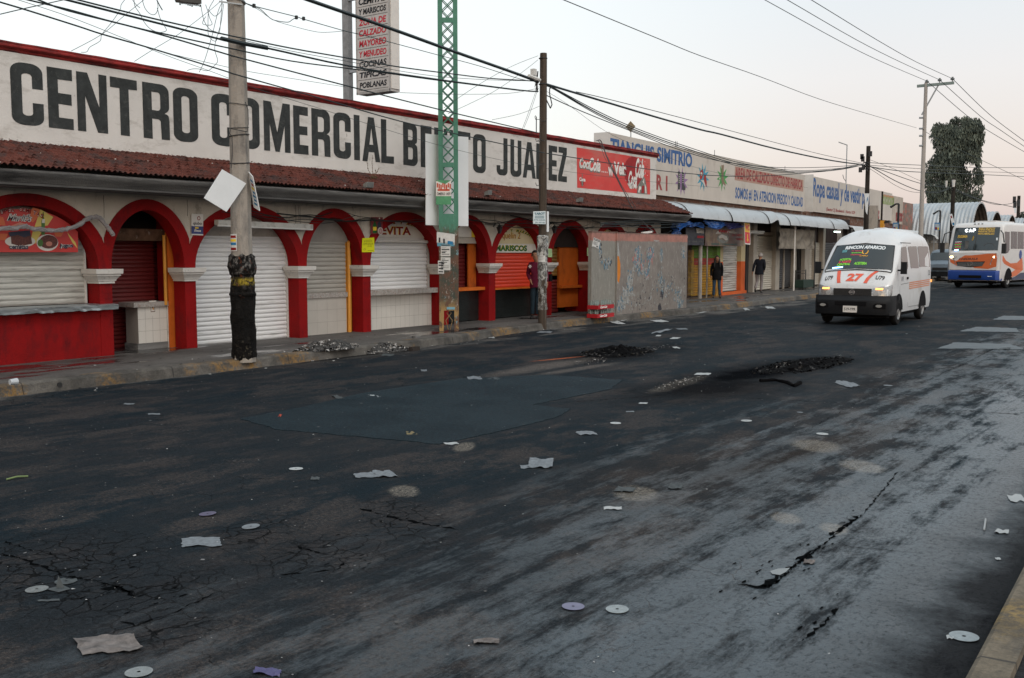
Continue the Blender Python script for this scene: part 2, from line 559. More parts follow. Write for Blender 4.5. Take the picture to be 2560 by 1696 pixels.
    ro = s.mr(s.ma('MULTIPLY', pale, s.ma('MULTIPLY_ADD', fleck, -.6, 1.0)), 0, 1, ro, s.ma('MULTIPLY_ADD', fine, .20, .22))
    ro = s.ma('MAXIMUM', ro, s.ma('MULTIPLY', soot, .95))
    ro = s.ma('MAXIMUM', ro, s.ma('MULTIPLY', gut, .8))
    h = s.ma('ADD', s.ma('MULTIPLY', fine, .6), s.ma('MULTIPLY', grit, .5))
    h = s.ma('SUBTRACT', h, s.ma('MULTIPLY', ck, 3))
    n1 = s.bump(h, .55, .006)
    n2 = s.bump(s.ma('ADD', blot, s.ma('MULTIPLY', pale, .25)), .4, .03, n1)
    s.put(s.b.inputs['Specular IOR Level'], s.ma('MULTIPLY', s.mr(s.ma('MULTIPLY', pale, s.ma('MULTIPLY_ADD', fleck, -.65, 1.0)), 0, 1, .035, .92), s.ma('SUBTRACT', 1.02, s.ma('MAXIMUM', s.ma('MAXIMUM', soot, s.ma('MULTIPLY', bn, .8)), s.ma('MULTIPLY', gut, .8)))))
    return s.done(colr, ro, n2)

def patch_material():
    s = N('fresh_asphalt')
    fine = s.noise(32, None, 6, .9); grit = s.noise(200, None, 2, .8)
    c = s.mix(s.mr(s.noise(1.2, None, 7), .4, .6), (.0085, .0155, .0205), (.0130, .0220, .0280))
    c = s.mix(1.0, c, s.mix(s.mr(fine, .3, .7), (.12, .12, .12), (2.4, 2.4, 2.4)), 'MULTIPLY')
    c = s.mix(1.0, c, s.mix(s.mr(grit, .3, .7), (.6, .6, .6), (1.4, 1.4, 1.4)), 'MULTIPLY')
    s.put(s.b.inputs['Specular IOR Level'], .05)
    return s.done(c, .6, s.bump(fine, .8, .012))

def paving_material(name, a, b, wet=.5):
    s = N(name)
    X, Y, Z = s.xyz()
    n = s.noise(.9, s.map((1, .4, 1)), 8, .68)
    f = s.noise(45, None, 5, .7)
    w = s.mr(s.noise(1.0, s.map((1.3, .33, 1), (4, 8, 0)), 7, .65), wet, wet + .05)
    c = s.mix(s.mr(n, .35, .65), a, b)
    joint = s.mr(s.ma('PINGPONG', s.ma('ADD', Y, .3), .9), .0, .012, 1, 0)
    c = s.mix(joint, c, (.02, .02, .02))
    c = s.mix(s.mr(s.noise(5, None, 9, .75), .52, .70, 0, .7), c, (.028, .027, .026))
    c = s.mix(w, c, (.020, .020, .021))
    c = s.mix(1.0, c, s.mix(s.mr(f, .3, .7), (.7, .7, .7), (1.25, 1.25, 1.25)), 'MULTIPLY')
    ro = s.mr(w, 0, 1, .85, .10)
    return s.done(c, ro, s.bump(s.ma('MULTIPLY', f, s.mr(w, 0, 1, 1, .12)), .5, .008))

def kerb_material(name, base, yel, amt):
    s = N(name)
    X, Y, Z = s.xyz()
    c = s.mix(s.mr(s.noise(2.0, None, 8, .7), .4, .6), base, tuple(q * .45 for q in base))
    y = s.ma('MULTIPLY', s.mr(s.noise(.8, s.map((1, 1, 1), (9, 3, 0)), 6, .6), amt, amt + .08), s.mr(s.noise(14, None, 6, .75), .42, .56))
    c = s.mix(y, c, yel)
    dk = s.mr(s.noise(3, s.map((1, .5, 1), (1, 8, 2)), 8, .7), .5, .7, 0, .8)
    c = s.mix(dk, c, (.022, .022, .022))
    joint = s.mr(s.ma('PINGPONG', Y, 1.1), .0, .014, 1, 0)
    c = s.mix(joint, c, (.015, .015, .015))
    f = s.noise(50, None, 5, .7)
    c = s.mix(1.0, c, s.mix(s.mr(f, .3, .7), (.7, .7, .7), (1.25, 1.25, 1.25)), 'MULTIPLY')
    return s.done(c, .85, s.bump(f, .7, .01))

# ------------------------------------------------------------------ ground
mb = MB(); mb.face([(-900, -60, -.03), (900, -60, -.03), (900, 1500, -.03), (-900, 1500, -.03)])
struct('ground', mb, M('earth', (.06, .055, .05), .9, scale=.2))
KL = [(-12.35, -8), (-12.4, 0), (-12.42, 6.3), (-12.38, 9.8), (-12.45, 13.3), (-12.56, 15.6), (-12.95, 17.9), (-13.12, 20), (-13.12, 23), (-13.0, 27), (-13.05, 30), (-13.3, 34), (-13.45, 39), (-14.0, 49), (-15.2, 66), (-18.5, 110), (-24, 180)]
KR = [(-.70, -8), (-.74, 0), (-.78, 4.1), (-.84, 6.1), (-.9, 9), (-1.0, 14), (-.9, 30), (-1.6, 60), (-5, 110), (-10, 180)]
def rlerp(a, y):
    for (x0, y0), (x1, y1) in zip(a, a[1:]):
        if y0 <= y <= y1: return x0 + (x1 - x0) * (y - y0) / (y1 - y0)
    return a[-1][0]
mb = MB()
ys = sorted(set([p[1] for p in KL] + [p[1] for p in KR]))
mb.grid([[(rlerp(KL, y) - .05 + (rlerp(KR, y) - rlerp(KL, y) + .1) * t / 6, y, 0) for t in range(7)] for y in ys])
struct('road', mb, road_material())
# the square of newer asphalt, with a ragged edge
pp = [(690, 1074), (800, 1084), (967, 1099), (1096, 1112), (1275, 1074), (1393, 1044), (1427, 1023), (1332, 1013), (1522, 975), (1556, 951), (1370, 938), (1142, 948), (900, 985), (760, 1018), (600, 1048)]
loop = []
for a, b in zip(pp, pp[1:] + pp[:1]):
    A, B = G(*a), G(*b); L_ = (B - A).length; k = max(2, int(L_ / .07))
    for i in range(k):
        p = A.lerp(B, i / k)
        loop.append((p.x + rnd.uniform(-.012, .012), p.y + rnd.uniform(-.02, .02)))
mb = MB(); mb.poly([loop], lambda u, v: (u, v, .006))
for (u, v), (a, b) in zip(loop, loop[1:] + loop[:1]):
    mb.face([(u, v, .006), (a, b, .006), (a, b, -.002), (u, v, -.002)])
struct('asphalt_patch', mb, patch_material())
# pale slabs let into the far right of the carriageway
for q_ in (((2345, 872), (2385, 857), (2525, 861), (2565, 874)), ((2398, 829), (2440, 818), (2540, 821), (2550, 831)), ((2480, 800), (2510, 790), (2600, 792), (2600, 801))):
    mb = MB(); L = []
    for a, b in zip(q_, q_[1:] + q_[:1]):
        A, B = G(*a), G(*b)
        for k in range(14): p = A.lerp(B, k / 14); L.append((p.x + rnd.uniform(-.02, .02), p.y + rnd.uniform(-.06, .06)))
    mb.poly([L], lambda u, v: (u, v, .005)); struct('road_slab', mb, M('pale_slab', (.055, .07, .08), .5, var=.5, scale=5, bump=.4, spec=.5))
# joints and broken seams in the carriageway
crk = MB()
def seam(pts, w, jit=.02, step=.03, z=.0035):
    jit = jit * .6 + .004
    P = [G(*p) for p in pts]; line = []
    for a, b in zip(P, P[1:]):
        k = max(1, int((b - a).length / step))
        for i in range(k): line.append(a.lerp(b, i / k))
    line.append(P[-1])
    for i in range(len(line) - 1):
        a, b = line[i], line[i + 1]
        d = (b - a).normalized(); n = Vector((-d.y, d.x, 0))
        if i == 0: o0 = rnd.uniform(-jit, jit); w0 = 0
        o1 = rnd.uniform(-jit, jit); w1 = w * .6 * rnd.choice((.1, .3, .5, .9, 1.4)) if i < len(line) - 2 else 0
        pa, pb, pc, pd = a + n * (o0 - w0), a + n * (o0 + w0), b + n * (o1 + w1), b + n * (o1 - w1)
        crk.face([(q.x, q.y, z) for q in (pa, pd, pc, pb)])
        o0, w0 = o1, w1
seam([(2245, 1180), (2160, 1285), (2080, 1345), (2000, 1405), (1925, 1470)], .012, .008)
seam([(2150, 1290), (2115, 1315), (2075, 1340)], .03, .02)
seam([(2040, 1375), (1985, 1415), (1930, 1455), (1915, 1470), (1840, 1462)], .035, .02, .05)
seam([(2065, 1357), (2110, 1367), (2200, 1375), (2310, 1386)], .006, .006)
seam([(2098, 1518), (2060, 1560), (2015, 1600)], .015, .012)
seam([(1400, 1008), (1700, 986), (2000, 1003), (2230, 1015)], .012, .02)
seam([(2420, 1028), (2500, 1034), (2560, 1037)], .03, .02)
seam([(2340, 874), (2450, 880), (2560, 884)], .03, .03)
seam([(2345, 1145), (2450, 1148), (2560, 1151)], .006, .006)
seam([(2500, 970), (2560, 978)], .02, .02)
seam([(900, 1272), (980, 1295), (1100, 1318), (1150, 1325)], .022, .02)
seam([(735, 1365), (800, 1385), (850, 1390), (870, 1405), (840, 1425), (700, 1440)], .012, .015)
seam([(0, 1385), (60, 1400), (160, 1440), (240, 1455), (310, 1475), (345, 1500)], .016, .02)
seam([(250, 1475), (300, 1468), (330, 1490)], .03, .02)
seam([(290, 1550), (330, 1560), (340, 1565), (400, 1545), (440, 1530), (560, 1475)], .008, .012)
seam([(0, 1350), (60, 1372), (130, 1385), (230, 1405)], .010, .02)
seam([(2300, 960), (2420, 905), (2490, 870)], .01, .04)
seam([(2010, 1080), (2290, 925), (2400, 870)], .006, .03)
for (x, y, rx, ry, n) in ((1940, 1440, .12, .22, 90), (2030, 1385, .10, .25, 70), (2130, 1300, .05, .3, 40), (2075, 1540, .04, .2, 30), (180, 1450, .35, .3, 80), (340, 1490, .12, .12, 50), (850, 1400, .1, .12, 40), (1000, 1300, .06, .3, 40)):
    c = G(x, y)
    for k in range(n // 5):
        px_, py_ = c.x + rnd.gauss(0, rx), c.y + rnd.gauss(0, ry); r_ = rnd.uniform(.003, .011)
        crk.face([(px_ + r_ * rnd.uniform(.4, 1) * math.cos(a), py_ + r_ * rnd.uniform(1.5, 4) * math.sin(a), .0035) for a in (0, 1.1, 2.3, 3.4, 4.6, 5.5)])
build('road_crack', crk, M('crack', (.0015, .002, .0025), .95, var=0, spec=.02), label=None)['kind'] = 'structure'
# shallow standing water in the broken seam
mb = MB()
mb.poly([[(p.x, p.y) for p in [G(*q) for q in ((1925, 1430), (1945, 1424), (1975, 1422), (1965, 1432), (1950, 1440), (1930, 1437))]]], lambda u, v: (u, v, .005))
struct('puddle', mb, M('standing_water', (.10, .11, .11), .04, var=0, spec=.8))

# kerbs: a real step each
def strip(mbx, line, prof, m=0, y0=None, y1=None, step=.5, jz=.0):
    Y = []
    y = line[0][1] if y0 is None else y0; ye = line[-1][1] if y1 is None else y1
    while y < ye:
        Y.append(y); y += step if y < 45 else 4
    Y.append(ye)
    rows = []
    for y in Y:
        x = rlerp(line, y); j = noise.noise(Vector((y * 1.7, 3.3, 0))) * jz
        rows.append([(x + a + (j if b > .02 else 0), y, b + (j * .6 if b > .02 else 0)) for a, b in prof])
    mbx.grid(rows, m)
mb = MB(); strip(mb, KL, [(.04, -.02), (.02, .05), (0, .125), (-.03, .152), (-.22, .155), (-.225, .10)], jz=.02)
struct('kerb', mb, kerb_material('kerb_concrete', (.105, .098, .088), (.20, .115, .035), .50), smooth=False)
mb = MB(); strip(mb, KR, [(-.02, -.02), (-.01, .06), (0, .115), (.02, .13), (.15, .133), (.16, .05)], jz=.01)
struct('kerb', mb, kerb_material('kerb_concrete_near', (.17, .14, .10), (.22, .15, .055), .44))
mb = MB(); strip(mb, KL, [(-.21, .146), (-1.2, .15), (-2.4, .152), (-6.5, .152), (-9, .15)])
struct('sidewalk', mb, paving_material('sidewalk_concrete', (.105, .100, .094), (.050, .047, .045), .53))
mb = MB(); strip(mb, KR, [(.155, .10), (1.0, .10), (6, .10)])
struct('sidewalk', mb, M('dark_paving', (.028, .030, .033), .8, dirt=((.012, .012, .014), .45, .6, 3, (1, 1, 1)), bump=.5))
# ================================================================== the market building with the arcade
WHITE = M('limewash', (.62, .605, .585), .85, var=.10, scale=1.2, dirt=[((.36, .34, .31), .52, .75, 1.6, (1, 1, 2.5)), ((.22, .20, .18), .66, .76, 7, (1, 1, .5))], bump=.25)
CREAM = M('cream_wall', (.50, .46, .40), .85, var=.15, scale=2, dirt=((.16, .15, .13), .55, .75, 4, (1, 1, .6)), bump=.3)
RED = M('red_paint', (.225, .007, .008), .72, spec=.1, var=.22, scale=2.2, dirt=[((.10, .008, .010), .50, .70, 3.0, (1, 1, .5)), ((.30, .13, .11), .70, .735, 30, (1, 1, .6))], bump=.35, rvar=.12)
RED_CORN = M('red_cornice', (.26, .028, .026), .6, var=.35, scale=5, dirt=((.06, .014, .014), .45, .62, 4, (1, .5, 3)), bump=.4)
TILE = M('clay_tile', (.115, .040, .031), .85, var=.3, scale=4, dirt=[((.055, .036, .034), .45, .62, 2.2, (1, 1, 1)), ((.16, .13, .12), .68, .74, 7, (1, 1, 1))])
MOULD = M('weathered_concrete', (.17, .17, .168), .85, var=.3, scale=3, stretch=(1, .3, 3), dirt=[((.045, .045, .048), .48, .68, 2.0, (1, .35, 3)), ((.30, .29, .27), .62, .74, 3, (1, .3, 6))], bump=.5)
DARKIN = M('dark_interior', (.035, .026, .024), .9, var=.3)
CAPM = M('white_capital', (.56, .55, .53), .75, var=.12, scale=4, dirt=((.2, .19, .18), .58, .72, 9, (1, 1, 1)), bump=.2)
SH_GRIM = M('grimy_white_shutter', (.46, .46, .43), .5, var=.2, scale=3, stretch=(1, .6, 6), dirt=((.16, .15, .135), .50, .72, 2.4, (1, .5, 9)))
SH_WHITE = M('white_shutter', (.66, .67, .68), .42, var=.10, scale=2, stretch=(1, .5, 5), dirt=((.30, .29, .27), .55, .78, 2, (1, .6, 7)))
SH_GREY = M('beige_shutter', (.34, .325, .295), .5, var=.12, scale=2, stretch=(1, .5, 5), dirt=((.16, .15, .14), .55, .75, 2, (1, .6, 6)))
SH_RED = M('red_shutter', (.60, .055, .025), .38, var=.15, scale=2, stretch=(1, .5, 4))
SH_DRED = M('dark_red_shutter', (.13, .012, .012), .45, var=.25, scale=2, stretch=(1, .5, 4))
SH_OCH = M('ochre_shutter', (.28, .15, .035), .5, var=.3, scale=2, stretch=(1, .5, 4))
ORANGE = M('orange_paint', (.52, .12, .018), .6, var=.2, scale=3, dirt=((.18, .05, .02), .55, .75, 3, (1, 1, .5)))
ORANGE2 = M('light_orange_paint', (.62, .27, .035), .5, var=.15, scale=4)
BTILE = M('beige_wall_tile', (.42, .395, .36), .45, var=.07, scale=3)
WTILE = M('white_wall_tile', (.58, .56, .52), .4, var=.06, scale=3)
KTILE = M('black_wall_tile', (.014, .018, .018), .25, var=.3, scale=2)
GROUT = M('grout', (.26, .24, .22), .9, var=.1)
GRAN = M('granite_strip', (.34, .32, .30), .5, var=.45, scale=22, dirt=((.20, .10, .07), .55, .65, 30, (1, 1, 1)))
TIN = M('sheet_tin', (.42, .47, .50), .35, .6, var=.3, scale=6, stretch=(1, .6, 5), dirt=((.10, .12, .13), .52, .66, 5, (1, .5, 4)))
BLACKL = M('charcoal_lettering', (.042, .047, .048), .75, var=.35, scale=6, dirt=((.085, .088, .085), .55, .72, 9, (1, 1, 1)), bump=.2)

XA, XW, XE = -14.6, -14.85, -13.75
ZS = 1.54
COLS = [(4.6, 4.85), (6.63, 6.87), (9.07, 9.29), (10.67, 10.89), (13.25, 13.46), (15.0, 15.23), (17.5, 17.78), (19.32, 19.58), (21.8, 22.07), (23.95, 24.23), (26.2, 26.45), (28.12, 28.4)]
mk = thing('market_building', 'long white market hall with red arcade, clay tile eave and big black lettering', 'building', (-15, 15, .15))

def arch_pts(y0, y1, c0, c1, n=28):
    yc, a = (y0 + y1) / 2, (y1 - y0) / 2
    I, O = [], []
    for k in range(n + 1):
        t = math.pi * k / n
        I.append((yc - a * math.cos(t), ZS + .96 * math.sin(t)))
        O.append((min(c1, max(c0, yc - (a + .2) * math.cos(t))), ZS + 1.14 * math.sin(t)))
    return I, O
wall = MB()
for i in range(len(COLS) - 1):
    y0, y1 = COLS[i][1], COLS[i + 1][0]
    c0, c1 = sum(COLS[i]) / 2, sum(COLS[i + 1]) / 2
    I, O = arch_pts(y0, y1, c0, c1)
    b = MB()
    for k in range(len(I) - 1):
        (a1, z1), (a2, z2) = I[k], I[k + 1]
        (o1, w1), (o2, w2) = O[k], O[k + 1]
        b.face([(XA + .015, a1, z1), (XA + .015, a2, z2), (XA + .015, o2, w2), (XA + .015, o1, w1)])
        b.face([(XA + .015, a1, z1), (XA - .28, a1, z1), (XA - .28, a2, z2), (XA + .015, a2, z2)])
        b.face([(XA + .015, o1, w1), (XA + .015, o2, w2), (XA, o2, w2), (XA, o1, w1)])
        if o2 - o1 > 1e-4:
            wall.face([(XA, o1, w1 - .03), (XA, o2, w2 - .03), (XA, o2, 2.76), (XA, o1, 2.76)])
            wall.face([(XA - .28, o1, w1 - .03), (XA - .28, o2, w2 - .03), (XA - .28, o2, 2.76), (XA - .28, o1, 2.76)])
    build('arch', b, RED, mk, smooth=True)
build('arcade_wall', wall, CREAM, mk)
for (y0, y1) in COLS:
    b = MB()
    b.box(XA - .3, XA + .013, y0, y1, .13, 1.32)
    b.box(XA - .8, XA - .302, y0 + .03, y1 - .03, .13, 2.74)
    c = build('column', b, RED, mk)
    b = MB()
    rings = [(1.31, .0), (1.31, .03), (1.345, .03), (1.35, .045), (1.37, .05), (1.42, .085), (1.43, .10), (1.455, .10), (1.465, .125), (1.54, .13), (1.54, .0)]
    P = []
    for z, o in rings:
        P.append([(XA - .28, y0 - o, z), (XA + .013 + o, y0 - o, z), (XA + .013 + o, y1 + o, z), (XA - .28, y1 + o, z)])
    b.grid(P)
    build('capital', b, CAPM, c)
# body behind, soffit
b = MB()
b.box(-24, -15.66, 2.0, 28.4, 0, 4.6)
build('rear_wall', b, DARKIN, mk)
b = MB()
b.box(-15.65, -13.86, 2.0, 28.6, 2.745, 2.775)
build('soffit', b, M('soffit_concrete', (.10, .10, .10), .9, var=.3), mk)
# parapet with the lettering
b = MB()
b.box(XW - .22, XW, 2.0, 28.4, 2.78, 4.77)
par = build('parapet_wall', b, WHITE, mk)
b = MB()
prof = [(-.26, 4.76), (.0, 4.76), (.015, 4.775), (.02, 4.80), (.045, 4.81), (.065, 4.83), (.065, 4.85), (.05, 4.87), (.055, 4.885), (.05, 4.905), (-.26, 4.912)]
rows = []
y = 1.95
while y < 28.5:
    j = noise.noise(Vector((y * 2.3, 0, 0))) * .008
    rows.append([(XW + u, y, v + (j if v > 4.86 else 0)) for u, v in prof]); y += .12
rows.append([(XW + u, 28.46, v) for u, v in prof])
b.grid(rows)
b.face([rows[-1][k] for k in range(len(prof))])
build('cornice', b, RED_CORN, mk)
# gutter moulding under the tiles
b = MB()
prof = [(XE - .42, 2.722), (XE - .26, 2.72), (XE - .20, 2.735), (XE - .20, 2.755), (XE - .16, 2.76), (XE - .13, 2.79), (XE - .10, 2.83), (XE - .045, 2.865), (XE - .01, 2.90), (XE - .0, 2.93), (XE - .02, 2.955), (XE - .07, 2.965), (XE - .4, 2.965)]
rows = []
y = 2.0
while y < 28.7:
    j = noise.noise(Vector((y * .8, 7, 0))) * .008
    rows.append([(u, y, v + j) for u, v in prof]); y += .15
b.grid(rows)
b.face(rows[-1])
build('gutter', b, MOULD, mk, smooth=True)
# clay tiles: real humps and steps
b = MB()
NR, pitch = 9, .088
x_lo, x_hi, z_lo, z_hi = XE + .05, XW, 2.965, 3.43
rows = []
for r in range(NR):
    for s_, dz in ((0.0, .028), (.97, .004)):
        t = (r + s_) / NR
        rows.append((x_lo + (x_hi - x_lo) * t, z_lo + (z_hi - z_lo) * t + dz, r))
ny = int((28.75 - 4.0) / (pitch / 6))
P = []
for (x, z, r) in rows:
    line = []
    for k in range(ny + 1):
        y = 4.0 + k * pitch / 6
        tid = math.floor(y / pitch)
        hsh = noise.cell(Vector((tid * 1.31, r * 2.7, .5)))
        hsh2 = noise.cell(Vector((tid * 2.31, r * 1.7, 4.5)))
        lump = noise.noise(Vector((y * .9, x * 1.1, 0))) * .012
        ph = (y / pitch) % 1.0
        w = abs(math.sin(math.pi * ph)) ** .8
        line.append((x + (hsh2 - .5) * .012, y, z + w * .040 + (hsh - .5) * .006 + lump * .6))
    P.append(line)
b.grid(P)
b.face([(XE + .02, 28.7, 2.96), (XW, 28.7, 2.96), (XW, 28.7, 3.42)])
build('tile_roof', b, TILE, mk, smooth=False)
# mortar and leaf rubbish where tiles meet the wall and along the gutter edge
b = MB()
for k in range(620):
    y = rnd.uniform(5, 28.3)
    if rnd.random() < .72:
        x = XW + rnd.uniform(0, .06) ; z = 3.47 - (x - XW) * .4 + rnd.uniform(0, .02)
    else:
        t = rnd.random(); x = x_lo + (x_hi - x_lo) * t; z = z_lo + (z_hi - z_lo) * t + .055
    s_ = rnd.uniform(.008, .028)
    v = [Vector((rnd.uniform(-1, 1), rnd.uniform(-1.4, 1.4), rnd.uniform(-.6, .6))) * s_ for _ in range(3)]
    b.face([Vector((x, y, z)) + q for q in v], rnd.choice([0, 0, 1]))
tag(build('leaf_litter', b, [M('dead_leaves', (.22, .19, .16), .9, var=.4, scale=20), M('pale_scraps', (.55, .53, .5), .8, var=.3)], None), 'dead leaves and pale scraps lodged on the clay tile eave', 'litter', kind='stuff')

# ---- block capitals
def arcp(cx, cy, rx, ry, a0, a1, n=6):
    return [(cx + rx * math.cos(R(a0 + (a1 - a0) * k / n)), cy + ry * math.sin(R(a0 + (a1 - a0) * k / n))) for k in range(n + 1)]
def glyph(ch, s=.34, t=.16):
    q, p = .38, .14      # outer corner radii
    qi, pi_ = .14, .05
    if ch == 'O':
        o = arcp(1 - q, 1 - p, q, p, 0, 90) + arcp(q, 1 - p, q, p, 90, 180) + arcp(q, p, q, p, 180, 270) + arcp(1 - q, p, q, p, 270, 360)
        i = arcp(1 - s - qi, 1 - t - pi_, qi, pi_, 0, 90) + arcp(s + qi, 1 - t - pi_, qi, pi_, 90, 180) + arcp(s + qi, t + pi_, qi, pi_, 180, 270) + arcp(1 - s - qi, t + pi_, qi, pi_, 270, 360)
        return [[o, i]]
    if ch == 'C':
        o = [(1, .60)] + arcp(1 - q, 1 - p, q, p, 0, 90) + arcp(q, 1 - p, q, p, 90, 180) + arcp(q, p, q, p, 180, 270) + arcp(1 - q, p, q, p, 270, 360) + [(1, .37), (1 - s, .37)]
        o += arcp(1 - s - qi, t + pi_, qi, pi_, 360, 270) + arcp(s + qi, t + pi_, qi, pi_, 270, 180) + arcp(s + qi, 1 - t - pi_, qi, pi_, 180, 90) + arcp(1 - s - qi, 1 - t - pi_, qi, pi_, 90, 0) + [(1 - s, .60)]
        return [[o]]
    if ch == 'U':
        o = [(0, 1)] + arcp(q, p, q, p, 180, 270) + arcp(1 - q, p, q, p, 270, 360) + [(1, 1), (1 - s, 1)] + arcp(1 - s - qi, t + pi_, qi, pi_, 360, 270) + arcp(s + qi, t + pi_, qi, pi_, 270, 180) + [(s, 1)]
        return [[o]]
    if ch == 'J':
        o = [(1, 1), (.62, 1)] + [(.62, t + .05)] + arcp(.62 - .1, t + .04, .1, .04, 0, -90) + [(.34, t), (.34, .26), (0, .26)] + arcp(.36, p, .36, p, 180, 270) + arcp(1 - .36, p, .36, p, 270, 360)
        return [[o]]
    if ch == 'E':
        return [[[(0, 0), (1, 0), (1, t + .03), (.42, t + .03), (.42, .41), (.95, .41), (.95, .59), (.42, .59), (.42, 1 - t - .02), (1, 1 - t - .02), (1, 1), (0, 1)]]]
    if ch == 'N':
        return [[[(0, 0), (.27, 0), (.27, .60), (.66, 0), (1, 0), (1, 1), (.73, 1), (.73, .44), (.36, 1), (0, 1)]]]
    if ch == 'T':
        return [[[(.34, 0), (.68, 0), (.68, .82), (1, .82), (1, 1), (0, 1), (0, .82), (.34, .82)]]]
    if ch == 'I':
        return [[rect(0, 0, 1, 1)]]
    if ch == 'L':
        return [[[(0, 0), (1, 0), (1, .17), (.42, .17), (.42, 1), (0, 1)]]]
    if ch == 'A':
        return [[[(0, 0), (.28, 0), (.36, .22), (.66, .22), (.73, 0), (1, 0), (.66, 1), (.34, 1)], [(.40, .38), (.51, .76), (.61, .38)]]]
    if ch == 'M':
        return [[[(0, 0), (.22, 0), (.22, .55), (.42, .0), (.58, 0), (.78, .55), (.78, 0), (1, 0), (1, 1), (.72, 1), (.5, .40), (.28, 1), (0, 1)]]]
    if ch == 'R':
        o = [(0, 0), (s, 0), (s, .36)] + arcp(.56, .30, .10, .06, 90, 0) + [(.68, 0), (1, 0), (1, .34)] + arcp(.82, .42, .16, .06, 0, 90) + arcp(.70, .60, .30, .12, -60, 0) + arcp(.68, .84, .32, .16, 0, 90) + [(0, 1)]
        return [[o, [(s, .52), (s, .84)] + arcp(.54, .78, .12, .06, 90, 0) + arcp(.54, .58, .12, .06, 0, -90)]]
    if ch == 'B':
        o = [(0, 0)] + arcp(.66, .15, .34, .15, -90, 0) + arcp(.80, .42, .18, .09, 0, 80) + arcp(.78, .60, .18, .08, -80, 0) + arcp(.64, .86, .32, .14, 0, 90) + [(0, 1)]
        return [[o, [(s, .60), (s, .85)] + arcp(.55, .79, .10, .06, 90, 0) + arcp(.55, .66, .10, .06, 0, -90), [(s, .15), (s, .43)] + arcp(.56, .37, .10, .06, 90, 0) + arcp(.56, .21, .10, .06, 0, -90)]]
    if ch == 'Z':
        return [[[(0, 0), (1, 0), (1, .17), (.46, .17), (.98, .82), (.98, 1), (.04, 1), (.04, .83), (.52, .83), (0, .17)]]]
LY = [7.91, 8.41, 8.48, 8.89, 8.96, 9.48, 9.54, 10.03, 10.13, 10.64, 10.72, 11.22, 11.51, 12.02, 12.09, 12.59, 12.69, 13.34, 13.42, 13.8, 13.89, 14.39, 14.48, 14.97, 15.06, 15.23, 15.3, 15.84, 15.87, 16.27, 16.57, 17.05, 17.15, 17.53, 17.62, 18.09, 18.18, 18.3, 18.37, 18.95, 19.05, 19.55, 19.99, 20.45, 20.57, 21.05, 21.11, 21.7, 21.72, 22.19, 22.3, 22.71, 22.76, 23.2]
b = MB()
for i, ch in enumerate('CENTROCOMERCIALBENITOJUAREZ'):
    a0, a1 = LY[2 * i], LY[2 * i + 1]
    for loops in glyph(ch):
        b.poly(loops, lambda u, v: (XW + .004, a0 + (a1 - a0) * u, 3.71 + .92 * v + .012 * noise.noise(Vector((a0 + u, v * 3, 0)))))
build('lettering', b, BLACKL, par)

# ---- painted soft drink advertisement
ADRED = M('advert_red', (.62, .075, .070), .6, var=.10, scale=1.5, dirt=((.50, .15, .13), .48, .7, 1.2, (1, .6, 2)))
ADW = M('advert_white', (.72, .71, .69), .6, var=.08)
ADG = M('advert_grey', (.20, .21, .19), .6, var=.3, scale=8)
ADD_ = M('advert_dark_red', (.33, .03, .035), .6, var=.2)
f = Q([(XW + .004, 23.69, 4.69), (XW + .004, 27.98, 4.69), (XW + .004, 28.0, 3.6), (XW + .004, 23.73, 3.59)])
def L_(k): return lift(f, (.0025 * k, 0, 0))
b = MB(); flat(b, f, rect(0, 0, 1, 1), 0)
def word(mb, s, F, u0, v0, u1, v1, m, bold=.03, shear=0.0):
    text(mb, s, sub(F, u0, v0, u1, v1), m, bold, shear)
word(b, 'Coca', L_(1), .026, .47, .165, .72, 2, .05, .3); word(b, 'Cola', L_(1), .15, .42, .295, .76, 2, .05, .3)
word(b, 'Coca', L_(2), .03, .50, .165, .76, 1, .035, .3); word(b, 'Cola', L_(2), .15, .46, .295, .80, 1, .035, .3)
b.poly([[(.03, .60), (.045, .52), (.09, .545), (.12, .53), (.15, .49), (.15, .51), (.12, .565), (.08, .575), (.05, .57), (.045, .62)]], L_(2), 1)
for k in range(4): flat(b, L_(2), ell(.315 + .022 * k, .475, .006, .02, 8), 1)
word(b, 'vi', L_(1), .393, .37, .455, .66, 2, .05); word(b, 'vi', L_(2), .395, .40, .455, .70, 1, .045)
word(b, 'Vela', L_(1), .472, .42, .655, .74, 2, .05); word(b, 'Vela', L_(2), .474, .455, .655, .785, 1, .045)
b.poly([star(.765, .56, .155, .135, 22)], lambda u, v: L_(1)(u, .56 + (v - .56) * 3.0), 3)
b.poly([ell(.755, .58, .142, .42, 30)], L_(2), 4)
for s_, (u0, v0, u1, v1) in (('Coca', (.672, .14, .80, .60)), ('Cola', (.775, .42, .905, .98))):
    word(b, s_, L_(3), u0, v0, u1, v1, 1, .04, .5)
b.poly([[(.672, .30), (.69, .12), (.72, .10), (.745, .25), (.79, .38), (.755, .36), (.72, .27), (.70, .19), (.69, .34)]], L_(3), 1)
b.poly([[(.80, .0), (.81, .22), (.86, .38), (.90, .50), (.925, .40), (.95, .15), (.955, .0)]], L_(3), 2)
b.poly([[(.815, .03), (.83, .20), (.86, .20), (.86, .12), (.84, .10), (.835, .02)]], L_(4), 1)
b.poly([[(.88, .34), (.905, .44), (.905, .28)]], L_(4), 1)
b.poly([[(.91, .3), (.935, .2), (.94, .02), (.925, .02), (.92, .14)]], L_(4), 1)
b.poly([[(.86, .02), (.875, .22), (.905, .24), (.905, .02)]], L_(4), 4)
for k in range(14): flat(b, L_(3), ell(rnd.uniform(.91, .96), rnd.uniform(.5, .95), .004, .014, 7), rnd.choice([1, 4, 4]))
flat(b, L_(1), ell(.062, .16, .022, .10, 16), 4)
